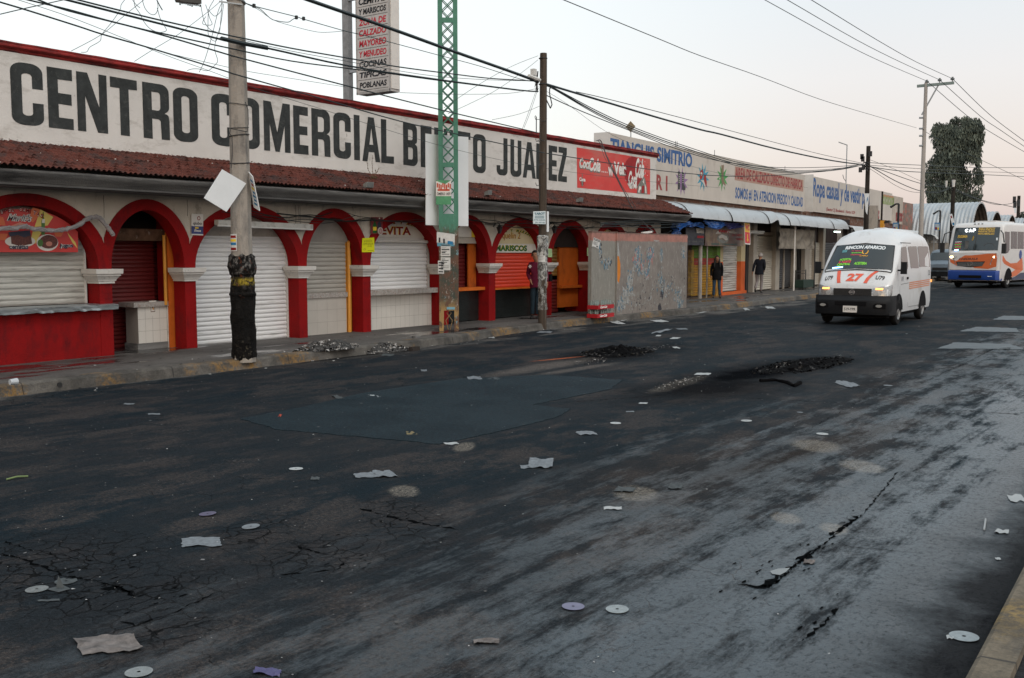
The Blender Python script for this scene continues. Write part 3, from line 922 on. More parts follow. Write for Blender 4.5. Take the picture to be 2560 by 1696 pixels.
b.poly([[(.054, .05), (.07, .05), (.072, .16), (.066, .24), (.066, .36), (.058, .36), (.058, .24), (.052, .16)]], L_(2), 2)
word(b, 'Coca', L_(3), .025, .17, .10, .27, 1, .05)
build('wall_advert', b, [ADRED, ADW, ADG, M('advert_pale_grey', (.45, .44, .42), .6, var=.2), ADD_], par)

# ---- shutters, counters and tiles in the bays
def shutter(mb, X, y0, y1, z0, z1, pitch=.085, amp=.014, m=0):
    n = max(2, int((z1 - z0) / pitch)); p = (z1 - z0) / n
    P = []
    for k in range(n):
        z = z0 + k * p
        for t, a in ((0, 0), (.10, .3), (.3, 1), (.6, 1), (.85, .35), (.93, 0), (.97, -.5)):
            P.append([(X + a * amp, y0, z + t * p), (X + a * amp, y1, z + t * p)])
    P.append([(X, y0, z1), (X, y1, z1)])
    mb.grid(P, m)
def tiles(mb, X, y0, y1, z0, z1, ty, tz, m=0, mg=1, g=.004):
    mb.face([(X - .004, y0, z0), (X - .004, y1, z0), (X - .004, y1, z1), (X - .004, y0, z1)], mg)
    ny = max(1, round((y1 - y0) / ty)); nz = max(1, round((z1 - z0) / tz))
    for i in range(ny):
        for j in range(nz):
            a0 = y0 + (y1 - y0) * i / ny; a1 = y0 + (y1 - y0) * (i + 1) / ny
            b0 = z0 + (z1 - z0) * j / nz; b1 = z0 + (z1 - z0) * (j + 1) / nz
            d = rnd.uniform(-.0012, .0012)
            mb.face([(X + d, a0 + g / 2, b0 + g / 2), (X + d, a1 - g / 2, b0 + g / 2), (X + d, a1 - g / 2, b1 - g / 2), (X + d, a0 + g / 2, b1 - g / 2)], m)
def P1(name, mat, fn, label=None, smooth=False):
    mb = MB(); fn(mb); return build(name, mb, mat, mk, label=label, smooth=smooth)
Xs = -14.92
zc = lambda x, y, X=Xs: yz(x, y, X)[1]
yc_ = lambda x, X=Xs: yz(x, 700, X)[0]
# lintels closing the top of every bay (flat panels behind the arches)
for i in range(len(COLS) - 1):
    y0, y1 = COLS[i][1], COLS[i + 1][0]
    if i in (2,): continue
    lo = {1: 2.14, 3: 2.10, 4: 2.02, 5: 2.02, 6: 2.02, 7: 1.93}.get(i, 1.95)
    m_ = {1: CREAM, 3: M('beige_lintel', (.36, .34, .31), .8, var=.15, dirt=((.14, .13, .12), .5, .7, 3, (1, 1, 1))), 4: M('grey_lintel', (.27, .25, .23), .8, var=.2), 5: WHITE, 7: WHITE, 8: DARKIN}.get(i, CREAM)
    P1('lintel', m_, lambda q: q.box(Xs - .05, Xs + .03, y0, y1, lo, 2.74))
# bay behind the vinyl banner
zb = zc(215, 758)
P1('roller_shutter', SH_GRIM, lambda q: shutter(q, Xs, 6.87, yc_(209), zb, 2.2))
P1('shutter_frame', CAPM, lambda q: q.box(Xs - .02, Xs + .03, yc_(209), yc_(214), zb, 2.2))
P1('counter_front', RED, lambda q: q.box(XA - .3, XA + .004, 6.87, 9.07, .13, zc(0, 790, XA) + .02))
zt = zc(0, 774, -14.45); ysh = yz(294, 700, -14.45)[0]
def shelf(q):
    rows = []
    n = 60
    for k in range(n + 1):
        y = 6.4 + (ysh - 6.4) * k / n
        w = noise.noise(Vector((y * 5, 1, 0))) * .012; w2 = noise.noise(Vector((y * 9, 6, 0))) * .02
        rows.append([(-14.78, y, zt + .01), (-14.46, y, zt + w * .3), (-14.44 + w, y, zt - .012), (-14.45 + w2, y, zt - .05), (-14.455 - w, y, zt - .085 + w2), (-14.47, y, zt - .075)])
    q.grid(rows)
P1('counter_shelf', TIN, shelf)
# the dark passage
P1('roller_shutter', SH_DRED, lambda q: shutter(q, -15.40, 9.0, 10.62, .9, 2.1, .07))
P1('roller_shutter', SH_DRED, lambda q: shutter(q, -15.60, 9.2, 10.9, .15, 2.1, .07))
X2 = -15.0
y0_, y1_ = yz(345, 800, X2)[0], yz(417, 800, X2)[0]
P1('tiled_counter', [WTILE, GROUT], lambda q: (q.box(X2 - .35, X2 - .006, y0_, y1_, .15, zc(380, 767, X2), 1), tiles(q, X2, y0_, y1_, .26, zc(380, 767, X2), .16, .20)))
P1('counter_top', GRAN, lambda q: q.box(X2 - .40, X2 + .05, yz(330, 760, X2)[0], y1_ + .01, zc(380, 767, X2), zc(380, 755, X2)))
P1('counter_plinth', MOULD, lambda q: q.box(X2 - .36, X2 + .02, y0_ - .03, y1_, .13, .26))
def decor(q):
    F = Q([(X2 + .004, y0_ + .22, .98), (X2 + .004, y0_ + .36, .98), (X2 + .004, y0_ + .36, .72), (X2 + .004, y0_ + .22, .72)])
    flat(q, F, rect(0, 0, 1, 1), 0)
    for r_ in (rect(.2, .25, .8, .30), rect(.2, .85, .8, .9), rect(.2, .3, .26, .85), rect(.74, .3, .8, .85)): flat(q, lift(F, (.001, 0, 0)), r_, 1)
    flat(q, lift(F, (.001, 0, 0)), ell(.48, .62, .12, .13, 9), 1); flat(q, lift(F, (.002, 0, 0)), ell(.55, .47, .09, .1, 9), 2)
P1('decorated_tile', [WTILE, M('tile_brown', (.10, .05, .03), .5), ORANGE2], decor)
P1('door_frame', ORANGE, lambda q: (q.box(-15.02, -14.93, yz(421, 700, -14.93)[0], 10.70, .15, 2.15), q.box(-15.3, -15.24, 9.3, 10.67, 2.08, 2.2)))
P1('door_post', ORANGE2, lambda q: q.tube([(-14.95, yz(413, 700, -14.95)[0], .9), (-14.95, yz(413, 700, -14.95)[0], 2.1)], .028, 8), smooth=True)
P1('passage_beam', M('rotten_beam', (.10, .055, .035), .9, var=.5, scale=8, dirt=((.35, .32, .3), .62, .72, 8, (1, 1, 1))), lambda q: q.box(-15.2, -15.0, 9.29, 10.67, 2.0, 2.2))
P1('corner_post', WHITE, lambda q: q.box(-15.02, -14.965, y1_ + .005, y1_ + .045, .15, .88))
# tall white shutter
zl = zc(510, 585.5)
P1('roller_shutter', SH_WHITE, lambda q: shutter(q, Xs, 10.89, yc_(713), .15, zl, .082, .016))
P1('shutter_frame', CAPM, lambda q: q.box(Xs - .02, Xs + .03, yc_(713) + .002, yc_(727), .15, 2.1))
P1('shutter_housing', DARKIN, lambda q: q.box(Xs - .1, Xs - .03, 10.89, 13.25, zl - .3, zl + .2))
# beige bay with the orange post
zt3, zt4 = zc(800, 733), zc(800, 745)
yo = yc_(863.5)
P1('roller_shutter', SH_GREY, lambda q: shutter(q, Xs, 13.46, yo, zt3, zc(800, 600)))
P1('counter_top', GRAN, lambda q: q.box(Xs - .1, Xs + .06, 13.46, yo, zt4, zt3))
P1('tiled_panel', [BTILE, GROUT], lambda q: tiles(q, Xs + .02, 13.46, yo, .15, zt4, .30, .22))
P1('door_frame', ORANGE2, lambda q: (q.tube([(Xs + .05, yo + .05, .15), (Xs + .05, yo + .05, 2.0), (Xs + .02, yo + .12, 2.08)], .035, 8), q.box(Xs - .03, Xs + .0, yo + .005, 15.0, .15, 2.1)), smooth=True)
# bay with the arched sign in dark red on white
ze = zc(1000, 594)
P1('roller_shutter', M('bright_white_shutter', (.70, .71, .72), .4, var=.08, stretch=(1, .5, 4)), lambda q: shutter(q, Xs, 15.23, yc_(1066), zc(930, 727), zc(1000, 605)))
P1('shutter_frame', CAPM, lambda q: (q.box(Xs - .03, Xs + .005, yc_(1067), 17.5, .9, 2.05), q.tube([(Xs + .10, 15.3, ze - .09), (Xs + .10, yc_(1060), ze - .09)], .035, 8)))
P1('counter_top', GRAN, lambda q: q.box(Xs - .1, XA - .06, 15.23, 17.5, zc(930, 740, XA), zc(930, 727, XA)))
P1('tiled_panel', [WTILE, GROUT], lambda q: tiles(q, Xs + .06, 15.23, 17.5, .15, zc(930, 740, XA), .15, .26))
def lunette(q, i, zb_, X, mb_bg=0):
    y0, y1 = COLS[i][1], COLS[i + 1][0]
    yc, a = (y0 + y1) / 2, (y1 - y0) / 2 + .02
    loop = [(y0 - .02, zb_)] + [(yc - a * math.cos(math.pi * k / 20), max(zb_, ZS + .98 * math.sin(math.pi * k / 20))) for k in range(1, 20)] + [(y1 + .02, zb_)]
    q.prism(loop[::-1], lambda u, v: (X, u, v), lambda u, v: (X - .03, u, v), mb_bg)
DKRED = M('sign_dark_red', (.22, .015, .015), .6, var=.1)
YEL = M('sign_yellow', (.72, .52, .05), .6, var=.1)
SWHITE = M('sign_white', (.62, .60, .55), .6, var=.08, dirt=((.3, .28, .25), .6, .75, 3, (1, 1, 1)))
GREEN = M('sign_green', (.02, .11, .03), .6, var=.1)
def evita(q):
    X = -14.85
    lunette(q, 5, ze, X)
    F = lambda k: (lambda u, v: (X + .003 * k, 15.23 + 2.27 * u, ze + .5 * v))
    for k, m_, dx in ((1, 1, -.006), (2, 2, 0)):
        text(q, 'EVITA', lambda u, v: F(k)(.27 + .42 * u + dx, .10 + .36 * v - dx * 2), m_, .03)
        arc_text(q, 'MICHELADAS Y MARISCOS', lambda u, v: F(k)(u + dx, v - dx * 3), .5, -.05, .43, 158, 22, .085, m_, .04, asp=1.45)
P1('shop_sign', [SWHITE, YEL, DKRED], evita)
# bay half behind the lattice mast
P1('roller_shutter', SH_DRED, lambda q: shutter(q, Xs - .2, 17.78, yc_(1178), zc(1150, 722), 2.0))
P1('side_panel', ORANGE, lambda q: q.box(Xs - .1, Xs - .06, yc_(1176), 19.32, zc(1150, 722), 2.1))
P1('counter_top', ORANGE, lambda q: q.box(Xs - .1, XA - .1, 17.78, 19.32, zc(1170, 728, XA), zc(1170, 720, XA)))
P1('tiled_panel', [KTILE, DARKIN], lambda q: tiles(q, Xs + .02, 17.78, 19.32, .17, zc(1170, 728, XA), .4, .26))
P1('shop_sign', [SWHITE, YEL], lambda q: (q.box(-14.87, -14.85, 17.78, 18.98, zc(1150, 593, -14.85), 2.5), q.box(-14.87, -14.85, 18.981, 19.34, zc(1150, 593, -14.85), 2.5, 1)))
# bay with the cream arched sign over a red shutter
zj = zc(1240, 609, -14.85); zk = zc(1240, 632, -14.85)
CREAMS = M('sign_cream', (.60, .52, .33), .6, var=.08)
def jaq(q):
    X = -14.85
    lunette(q, 7, zj, X)
    F = lambda k: (lambda u, v: (X + .003 * k, 19.58 + 2.22 * u, zj + .5 * v))
    for k, m_, dx in ((1, 1, -.005), (2, 2, 0)):
        text(q, 'Jaquelin 2', lambda u, v: F(k)(.20 + .44 * u + dx, .15 + .42 * v - dx * 2), m_, .0, .1)
    for k, m_, dx in ((1, 1, -.006), (2, 3, 0)):
        arc_text(q, 'CEMITAS Y MARISCOS', lambda u, v: F(k)(u + dx, v - dx * 3), .5, -.05, .43, 155, 25, .085, m_, .04, asp=1.5)
P1('shop_sign', [CREAMS, YEL, DKRED, GREEN], jaq)
def mar(q):
    X = -14.84
    q.box(X - .02, X, 19.58, 21.8, zk, zj - .004, 0)
    F = Q([(X + .003, 19.58, zj), (X + .003, 21.8, zj), (X + .003, 21.8, zk), (X + .003, 19.58, zk)])
    for k, m_, dx in ((0, 1, -.006), (.003, 2, 0)):
        text(q, 'Y MARISCOS', lambda u, v: lift(F, (k, 0, 0))(.03 + .74 * u + dx, .16 + .66 * v - dx * 4), m_, .045)
P1('shop_sign', [SWHITE, YEL, GREEN], mar)
zr = zc(1240, 722, XA)
P1('roller_shutter', SH_RED, lambda q: shutter(q, Xs + .02, 19.58, 21.72, zr, zk))
P1('counter_top', ORANGE, lambda q: q.box(Xs - .05, XA - .06, 19.58, 21.8, zr - .035, zr))
P1('tiled_panel', [KTILE, DARKIN], lambda q: tiles(q, Xs + .03, 19.58, 21.8, .17, zr - .036, .4, .26))
# bay left of the kiosk wall
P1('roller_shutter', SH_OCH, lambda q: shutter(q, Xs - .1, 22.07, yc_(1402), zc(1390, 690), 2.1))
P1('roller_shutter', SH_DRED, lambda q: shutter(q, Xs - .1, 22.07, yc_(1402), .17, zc(1390, 700)))
P1('side_panel', ORANGE, lambda q: q.box(Xs - .08, Xs - .02, yc_(1399), 23.95, .3, 2.3))
P1('counter_top', ORANGE, lambda q: q.box(Xs - .02, Xs + .12, yc_(1396), 23.95, zc(1420, 720), zc(1420, 714)))
# bays behind the kiosk wall
for i in (9, 10):
    y0, y1 = COLS[i][1], COLS[i + 1][0]
    P1('roller_shutter', SH_DRED, lambda q: shutter(q, Xs, y0, y1, .15, 2.0))
def sign9(q):
    X = -14.84; y0, y1 = COLS[9][1], COLS[10][0]
    lunette(q, 9, 1.98, X)
    for k, m_, dx in ((1, 1, -.006), (2, 2, 0)):
        arc_text(q, 'ANTOJITOS Y MERIENDA', lambda u, v: (X + .003 * k, y0 + (y1 - y0) * (u + dx), 1.98 + .5 * (v - dx * 3)), .5, -.1, .42, 155, 25, .11, m_, .04, asp=1.9)
P1('shop_sign', [CREAMS, YEL, GREEN], sign9)
for i in (0,):
    y0, y1 = COLS[i][1], COLS[i + 1][0]
    P1('roller_shutter', SH_GRIM, lambda q: shutter(q, Xs, y0, y1, .15, 2.0))
# ================================================================== things on and in front of the market hall
GALV = M('galvanised_steel', (.34, .36, .37), .45, .5, var=.2, scale=5)
WPAINT = M('white_board', (.68, .71, .73), .5, var=.06, dirt=((.35, .35, .34), .64, .8, 6, (1, 1, 1)))
PAPER = M('paper', (.56, .57, .56), .85, var=.15, scale=20)
INK = M('ink', (.05, .05, .055), .8, var=.3)
PBLUE = M('print_blue', (.03, .18, .36), .7, var=.3, scale=15)
CABLE = M('cable_rubber', (.012, .020, .022), .55, var=.2)
WIREM = M('thin_wire', (.05, .07, .075), .6, var=.2)
BLK = M('black_metal', (.015, .015, .016), .5, var=.2)

def slab_thing(name, label, cat, quad, mats, paint=None, th=.006, group=None):
    """a flat board or sheet: quad is TL, TR, BR, BL in world metres; thin but solid"""
    q = [Vector(p) for p in quad]
    n = (q[1] - q[0]).cross(q[3] - q[0]).normalized()
    if n.dot(Vector((0, 0, EYE)) - q[0]) < 0: n = -n
    mb = MB()
    b = [p - n * th for p in q]
    mb.hexa([b[3], b[2], q[2], q[3], b[0], b[1], q[1], q[0]])
    F = Q(q)
    if paint: paint(mb, lambda k: lift(F, n * .0015 * k))
    o = build(name, mb, mats)
    return tag(o, label, cat, group)

# vinyl banner in the first arch
VR = M('vinyl_red', (.50, .035, .03), .45, var=.1); VO = M('vinyl_orange', (.58, .13, .04), .45, var=.1); VY = M('vinyl_yellow', (.62, .50, .12), .45, var=.1)
VW = M('vinyl_white', (.62, .60, .57), .45, var=.05); VK = M('vinyl_navy', (.02, .022, .05), .45, var=.1); VG = M('vinyl_green', (.06, .16, .03), .5); VB = M('vinyl_brown', (.12, .03, .022), .5, var=.6, scale=30)
XB = -14.70
def banner(mb):
    F = lambda k: (lambda x, y: aX(x, y, XB) + Vector((.002 * k, 0, 0)))
    def arch_top(x):
        y_ = yz(x, 600, XB)[0]; t = max(-1, min(1, (y_ - 7.97) / 1.10)); return 1.50 + .95 * math.sqrt(1 - t * t)
    def topy(x):
        lo, hi = 480, 629
        for _ in range(18):
            m_ = (lo + hi) / 2
            if yz(x, m_, XB)[1] > arch_top(x): lo = m_
            else: hi = m_
        return hi
    xs = [-150 + 345 * k / 30 for k in range(31)]
    loop = [(x, topy(x)) for x in xs] + [(195, 631), (-150, 631)]
    mb.prism(loop, F(0), F(-3), 0)
    def pg(pts, m, k=1): mb.poly([pts], F(k), m)
    pg([(101, 523.6), (133, 543), (119, 564), (86, 568)], 2); pg([(82, 578), (105, 578), (88, 610), (76, 602)], 2); pg([(168, 581), (188, 606), (194, 622), (181, 607), (171, 589)], 2)
    for q in ([(82, 519), (100, 524), (97, 541), (82, 557), (66, 547)], [(-40, 530), (8, 544), (14, 564), (-40, 560)], [(-40, 584), (20, 585), (13, 601), (-40, 600)], [(135, 580), (160, 578), (153, 592), (139, 592)]): pg(q, 3)
    def tx(s2, x0, x1, yt, yb, m, bold, k, dy=0, sh=0): text(mb, s2, lambda u, v: F(k)(x0 + (x1 - x0) * u, yb + (yt - yb) * v + dy * u), m, bold, sh)
    for k, m_, bold in ((2, 4, .10), (3, 1, .03)):
        for i, c in enumerate('SUPER CEMITAS'):
            if c == ' ': continue
            x = -7 + 8.9 * i; t = (x - 45) / 60; yb = 529.5 + 17 * t * t; sl = 34 * t / 60
            text(mb, c, lambda u, v: F(k)(x + (7.2 if c != 'I' else 2.6) * u + v * 10.5 * sl * .6, yb - 10.5 * v + sl * 7 * u), m_, bold)
    for k, m_, bold in ((2, 4, .08), (3, 5, .035), (4, 4, -.005)): tx("Marit's", 16, 80, 533, 553, m_, bold, k, 3, .5)
    pg(ell(50, 604, 38, 15), 4, 2); pg([(26, 585), (76, 583), (80, 610), (50, 616), (28, 610)], 6, 3); pg([(20, 581), (74, 576), (76, 589), (60, 594), (44, 588), (24, 592)], 5, 4); pg([(24, 566), (50, 556), (68, 562), (66, 567)], 7, 2)
    pg(ell(118, 607, 27, 21), 4, 2); pg(ell(121, 605, 23, 17), 6, 3); pg(ell(100, 608, 7, 9), 8, 4); pg(ell(122, 610, 8, 6), 7, 4)
    pg([(103, 588), (112, 588), (112, 552), (109.5, 545), (109, 531), (106.5, 531), (106, 545), (103, 554)], 8, 2); pg([(104, 558), (111.5, 558), (111.5, 548), (105, 548)], 4, 3)
    for k, m_, bold in ((5, 4, .12), (6, 5, .035)): tx('cemitas', 22, 70, 612, 623, m_, bold, k); tx('jugos', 148, 182, 609.5, 622, m_, bold, k)
mb = MB(); banner(mb)
tag(build('vinyl_banner', mb, [VR, DKRED, VY, VO, VW, VK, VB, M('vinyl_pink', (.5, .2, .15), .5), VG]), 'red and yellow vinyl banner with food pictures filling the top of the leftmost arch', 'banner')
# grey plastic sheet twisted into a rope
pts = [aX(x, y, -14.45) for x, y in ((-30, 578), (0, 573), (30, 571), (60, 566), (80, 572), (110, 575), (140, 577), (165, 573), (190, 566), (212, 552), (228, 544), (240, 542), (247, 543), (256, 553), (270, 570), (280, 583), (284, 590))]
fine = []
for a_, b_ in zip(pts, pts[1:]):
    for k in range(5): fine.append(a_.lerp(b_, k / 5) + Vector((0, rnd.uniform(-.008, .008), rnd.uniform(-.010, .010))))
rr = [.033 * (1 + .35 * noise.noise(Vector((i * .35, 0, 0)))) for i in range(len(fine))]
mb = MB(); mb.tube(fine, rr, 7); mb.tube([p + Vector((.02, .01 * math.sin(i * .8), .018 * math.cos(i * .8))) for i, p in enumerate(fine)], [r_ * .6 for r_ in rr], 5)
tag(build('plastic_sheet', mb, M('grey_plastic', (.30, .29, .30), .35, var=.35, scale=30, stretch=(1, 2, 5)), smooth=True), 'grey plastic sheet twisted like a rope across the leftmost arch', 'plastic sheet')
# fluorescent housings
def fluoro(a, b, h, label, mat=None):
    t = thing('strip_light', label, 'light fixture', tuple((a + b) / 2))
    mb = MB(); mb.bar(a, b, .11, h, 0); build('housing', mb, M('light_housing', (.46, .46, .44), .6, var=.2, dirt=((.2, .19, .17), .5, .7, 5, (1, 1, 1))), t)
    mb = MB(); d = Vector((.03, 0, -h * .62)); mb.tube([a + d, b + d], .022, 8); build('tube', mb, M('dead_tube', (.62, .63, .62), .3, var=.05), t, smooth=True)
fluoro(aX(541, 556, -14.42), aX(778, 567, -14.42), .085, 'long grey strip light hanging across the tall white shutter behind the burnt pole')
# cross-wall clutter: bird's nest of wires under the soffit
mb = MB()
for k in range(16):
    y = rnd.uniform(11.2, 27); L2 = rnd.uniform(1.5, 5); x = rnd.uniform(-14.5, -14.3); z = rnd.uniform(2.45, 2.7)
    P = [(x + rnd.uniform(-.04, .04), y + L2 * t / 8, z + rnd.uniform(-.03, .03) - .1 * math.sin(math.pi * t / 8)) for t in range(9)]
    mb.tube(P, rnd.choice([.006, .009, .012]), 4)
for k in range(9):
    y = rnd.choice([9.2, 10.8, 13.3, 15.1, 17.6, 19.4, 21.9, 24.0]) + rnd.uniform(-.3, .3)
    mb.tube([(-14.52, y + rnd.uniform(-.008, .008), 2.7 - t * rnd.uniform(.05, .09)) for t in range(5)], .004, 4)
tag(build('loose_wiring', mb, CABLE), 'tangle of black wires sagging under the eave along the arcade', 'wiring', kind='stuff')

# small signs on the arcade
def sg(x0, y0, x1, y1, X, tilt=0):
    c = [(x0, y0), (x1, y0 + tilt), (x1 - tilt * .2, y1 + tilt), (x0 - tilt * .2, y1)]
    return [aX(a, b, X) for a, b in c]
slab_thing('phone_credit_sign', 'small white and blue phone credit sign between the second and third arches', 'sign', sg(478.6, 535, 508, 588, -14.575, 1), [VW, M('sign_navy', (.02, .035, .16), .5), DKRED, INK, YEL],
           lambda mb, F: (flat(mb, F(1), rect(0, 0, 1, .42), 1), text(mb, 'qiubo', sub(F(1), .14, .45, .88, .64), 3, .02), mb.poly([ell(.62, .80, .14, .10, 14), ell(.62, .80, .09, .065, 14)], F(1), 2),
                          text(mb, 'Etesa', sub(F(2), .22, .16, .8, .28), 0, .03, .3), flat(mb, F(2), rect(.3, .31, .6, .38), 4), flat(mb, F(2), rect(.0, .0, 1, .06), 0)))
slab_thing('handwritten_poster', 'bright yellow handwritten poster taped on the column right of the orange post', 'poster', [aX(906, 596, -14.57), aX(935.5, 594, -14.57), aX(936.5, 630.5, -14.57), aX(905, 631, -14.57)],
           [M('neon_yellow', (.66, .68, .02), .8, var=.05), M('pencil', (.22, .22, .02), .8)],
           lambda mb, F: (text(mb, 'Se SOLICITA', sub(F(1), .12, .70, .80, .86), 1, .0), text(mb, 'EMPLEADA', sub(F(1), .10, .50, .90, .64), 1, .0), text(mb, 'URGE', sub(F(1), .42, .36, .78, .46), 1, .0), flat(mb, F(1), rect(.45, .10, .9, .13), 1), mb.poly([ell(.2, .2, .09, .07, 10), ell(.2, .2, .06, .045, 10)], F(1), 1)))
for (x0, y0, x1, y1, lab) in ((1370.6, 622, 1380.5, 643, 'pale green paper notice on the column behind the paper covered wooden pole'), (1468, 620, 1479, 640, 'pale green paper notice on the column beside the grey concrete wall')):
    slab_thing('paper_notice', lab, 'notice', sg(x0, y0, x1, y1, -14.57, .5), [M('pale_green_paper', (.42, .60, .32), .8, var=.05), M('faint_print', (.30, .42, .25), .8)],
               lambda mb, F: [flat(mb, F(1), rect(.15, v, .85, v + .05), 1) for v in (.2, .35, .5, .65, .8)])
slab_thing('drinks_sign', 'red sign with two bottles on the column left of the white arched sign', 'sign', sg(927.5, 543, 957, 585, -14.55, .5), [M('maroon_sign', (.16, .012, .015), .5), GREEN, VK, YEL, VW],
           lambda mb, F: (mb.poly([[(.15, .05), (.48, .05), (.48, .5), (.36, .7), (.36, .92), (.27, .92), (.27, .7), (.15, .5)]], F(1), 1), flat(mb, F(2), rect(.17, .2, .46, .42), 3),
                          mb.poly([[(.55, .05), (.85, .05), (.85, .6), (.74, .75), (.74, .97), (.66, .97), (.66, .75), (.55, .6)]], F(1), 2), flat(mb, F(2), rect(.66, .9, .75, .97), 4)))
c_ = aX(951.6, 578, -14.52); mb = MB()
mb.prism(ell(0, 0, .075, .075, 24), lambda u, v: c_ + Vector((.0, u, v)), lambda u, v: c_ + Vector((-.02, u, v)), 0)
for k, (r_, m_) in enumerate(((.06, 1), (.047, 0), (.037, 1))): flat(mb, lambda u, v: c_ + Vector((.002 * (k + 1), u, v)), ell(0, 0, r_, r_, 20), m_)
text(mb, 'B', lambda u, v: c_ + Vector((.009, -.018 + .036 * u, -.022 + .045 * v)), 0, .03)
tag(build('round_sign', mb, [VW, DKRED]), 'small round white and red sign beside the two bottle sign', 'sign')

# floodlights resting on the tiles
FL = M('floodlight_grey', (.22, .23, .22), .5, var=.25)
def flood(x, y, label, w=.17):
    p = aX(x, y, -13.85)
    t = thing('floodlight', label, 'floodlight', tuple(p), 0, 'floodlights along the tiled eave')
    mb = MB()
    mb.hexa([(-.05, -w / 2 * .7, -.03), (.07, -w / 2, -.02), (.07, w / 2, -.02), (-.05, w / 2 * .7, -.03), (-.04, -w / 2 * .7, .05), (.09, -w / 2, .085), (.09, w / 2, .085), (-.04, w / 2 * .7, .05)])
    build('lamp_head', mb, FL, t, local=True)
    mb = MB(); mb.hexa([(.072, -w * .42, -.01), (.078, -w * .42, -.01), (.078, w * .42, -.01), (.072, w * .42, -.01), (.09, -w * .42, .075), (.096, -w * .42, .075), (.096, w * .42, .075), (.09, w * .42, .075)])
    build('lamp_glass', mb, M('dull_glass', (.16, .17, .17), .15), t, local=True)
    mb = MB(); mb.bar((0, -.02, -.03), (-.06, -.02, -.07), .012); mb.bar((0, .05, -.03), (-.06, .05, -.08), .012)
    build('bracket', mb, BLK, t, local=True)
flood(918, 467, 'pale grey floodlight on the tiles under the letter A of the second word', .20)
flood(1218, 486, 'dark floodlight on the tiles between the green mast and the wooden pole', .15)
flood(1447, 503, 'pale flat floodlight on the tiles below the red drink advertisement', .17)
# dead weed on the roof
t = thing('roof_weed', 'dry leafless weed growing from the tiles in front of the big letters', 'weed', tuple(aX(933, 446, -14.4)))
mb = MB(); mb2 = MB()
for (px_) in (((933, 446), (931, 430), (931, 408), (930, 388)), ((930, 444), (922, 425), (919, 405)), ((936, 444), (941, 432), (946, 420)), ((934, 446), (938, 430), (940, 424))):
    P = [aX(a, b, -14.4) + Vector((rnd.uniform(-.03, .03), 0, 0)) for a, b in px_]
    mb.tube(P, [.006 * (1 - .6 * k / len(P)) for k in range(len(P))], 5)
    for a_, b_ in zip(P, P[1:]):
        for k in range(7):
            q = a_.lerp(b_, rnd.random()); v = [Vector((rnd.uniform(-1, 1), rnd.uniform(-1, 1), rnd.uniform(-1, 1))) * .018 for _ in range(3)]
            mb2.face([q + w_ for w_ in v])
for k in range(60):
    q = aX(930 + rnd.uniform(-12, 12), 447 + rnd.uniform(-4, 6), -14.38); v = [Vector((rnd.uniform(-1, 1), rnd.uniform(-1, 1), rnd.uniform(-.5, 1))) * .028 for _ in range(3)]
    mb2.face([q + w_ for w_ in v])
build('stem', mb, M('dry_stem', (.14, .10, .07), .9), t); build('leaves', mb2, M('weed_leaf', (.11, .10, .05), .9, var=.4), t)

# wall lanterns
def lantern(x, y, label):
    p = aX(x, y, -14.40)
    t = thing('wall_lantern', label, 'lantern', tuple(p), 0, 'black lanterns on the arcade')
    mb = MB()
    for (z, r_) in (): pass
    P = [[(r_ * math.cos(a), r_ * math.sin(a), z) for a in [math.pi / 4 + k * math.pi / 2 for k in range(5)]] for z, r_ in ((-.09, .035), (.05, .075), (.055, .085), (.10, .03), (.13, .012))]
    mb.grid(P); build('lantern_body', mb, BLK, t, local=True)
    mb = MB(); mb.tube([(0, 0, .12), (-.04, 0, .18), (-.12, 0, .16), (-.19, 0, .08)], .01, 6); build('bracket', mb, BLK, t, local=True, smooth=True)
lantern(1249, 575, 'black wall lantern above the column right of the green mast')
lantern(1386, 575, 'black wall lantern just right of the paper covered wooden pole')

# ------------------------------------------------------------------ freestanding concrete wall by the kerb
wl = thing('concrete_wall', 'grey freestanding concrete wall with torn posters and a pink top band', 'wall', (-13.35, 24.7, .15))
XK = -13.25
ky0, ky1, kym = yz(1480, 700, XK)[0], yz(1717, 700, XK)[0], yz(1541, 700, XK)[0]
kz = yz(1600, 583, XK)[1]
s_ = N('postered_concrete')
X_, Y_, Z_ = s_.xyz()
g0 = s_.mix(s_.mr(s_.noise(2.0, None, 8, .7), .35, .65), (.22, .20, .185), (.15, .135, .125))
g0 = s_.mix(s_.mr(Y_, kym - .05, kym + .02, .8, 0), g0, (.21, .21, .19))
g0 = s_.mix(s_.mr(s_.noise(14, s_.map((1, 1, .35)), 7, .75), .52, .66, 0, .6), g0, (.33, .32, .30))
g0 = s_.mix(s_.mr(s_.noise(7, s_.map((1, 1, .3), (3, 3, 3)), 8, .75), .60, .66, 0, .8), g0, (.09, .08, .075))
pk = s_.mr(s_.ma('ADD', Z_, s_.ma('MULTIPLY_ADD', s_.noise(9, None, 6, .7), .10, -.05)), kz - .24, kz - .215)
g0 = s_.mix(pk, g0, s_.mix(s_.mr(s_.noise(6, None, 7), .4, .65), (.36, .17, .14), (.26, .13, .11)))
g0 = s_.mix(s_.mr(s_.ma('ADD', Z_, s_.ma('MULTIPLY_ADD', s_.noise(12, None, 6, .7), .06, -.03)), kz - .05, kz - .02, 0, .8), g0, (.10, .07, .06))
cm = s_.done(g0, .9, s_.bump(s_.noise(30, None, 6, .7), .6, .012))
mb = MB(); mb.box(XK - .12, XK - .02, ky0, kym - .02, .14, kz + .01); mb.box(XK - .12, XK, kym + .01, ky1, .14, kz); mb.box(XK - .10, XK + .02, kym - .02, kym + .01, .14, kz + .015)
build('wall_panel', mb, cm, wl)
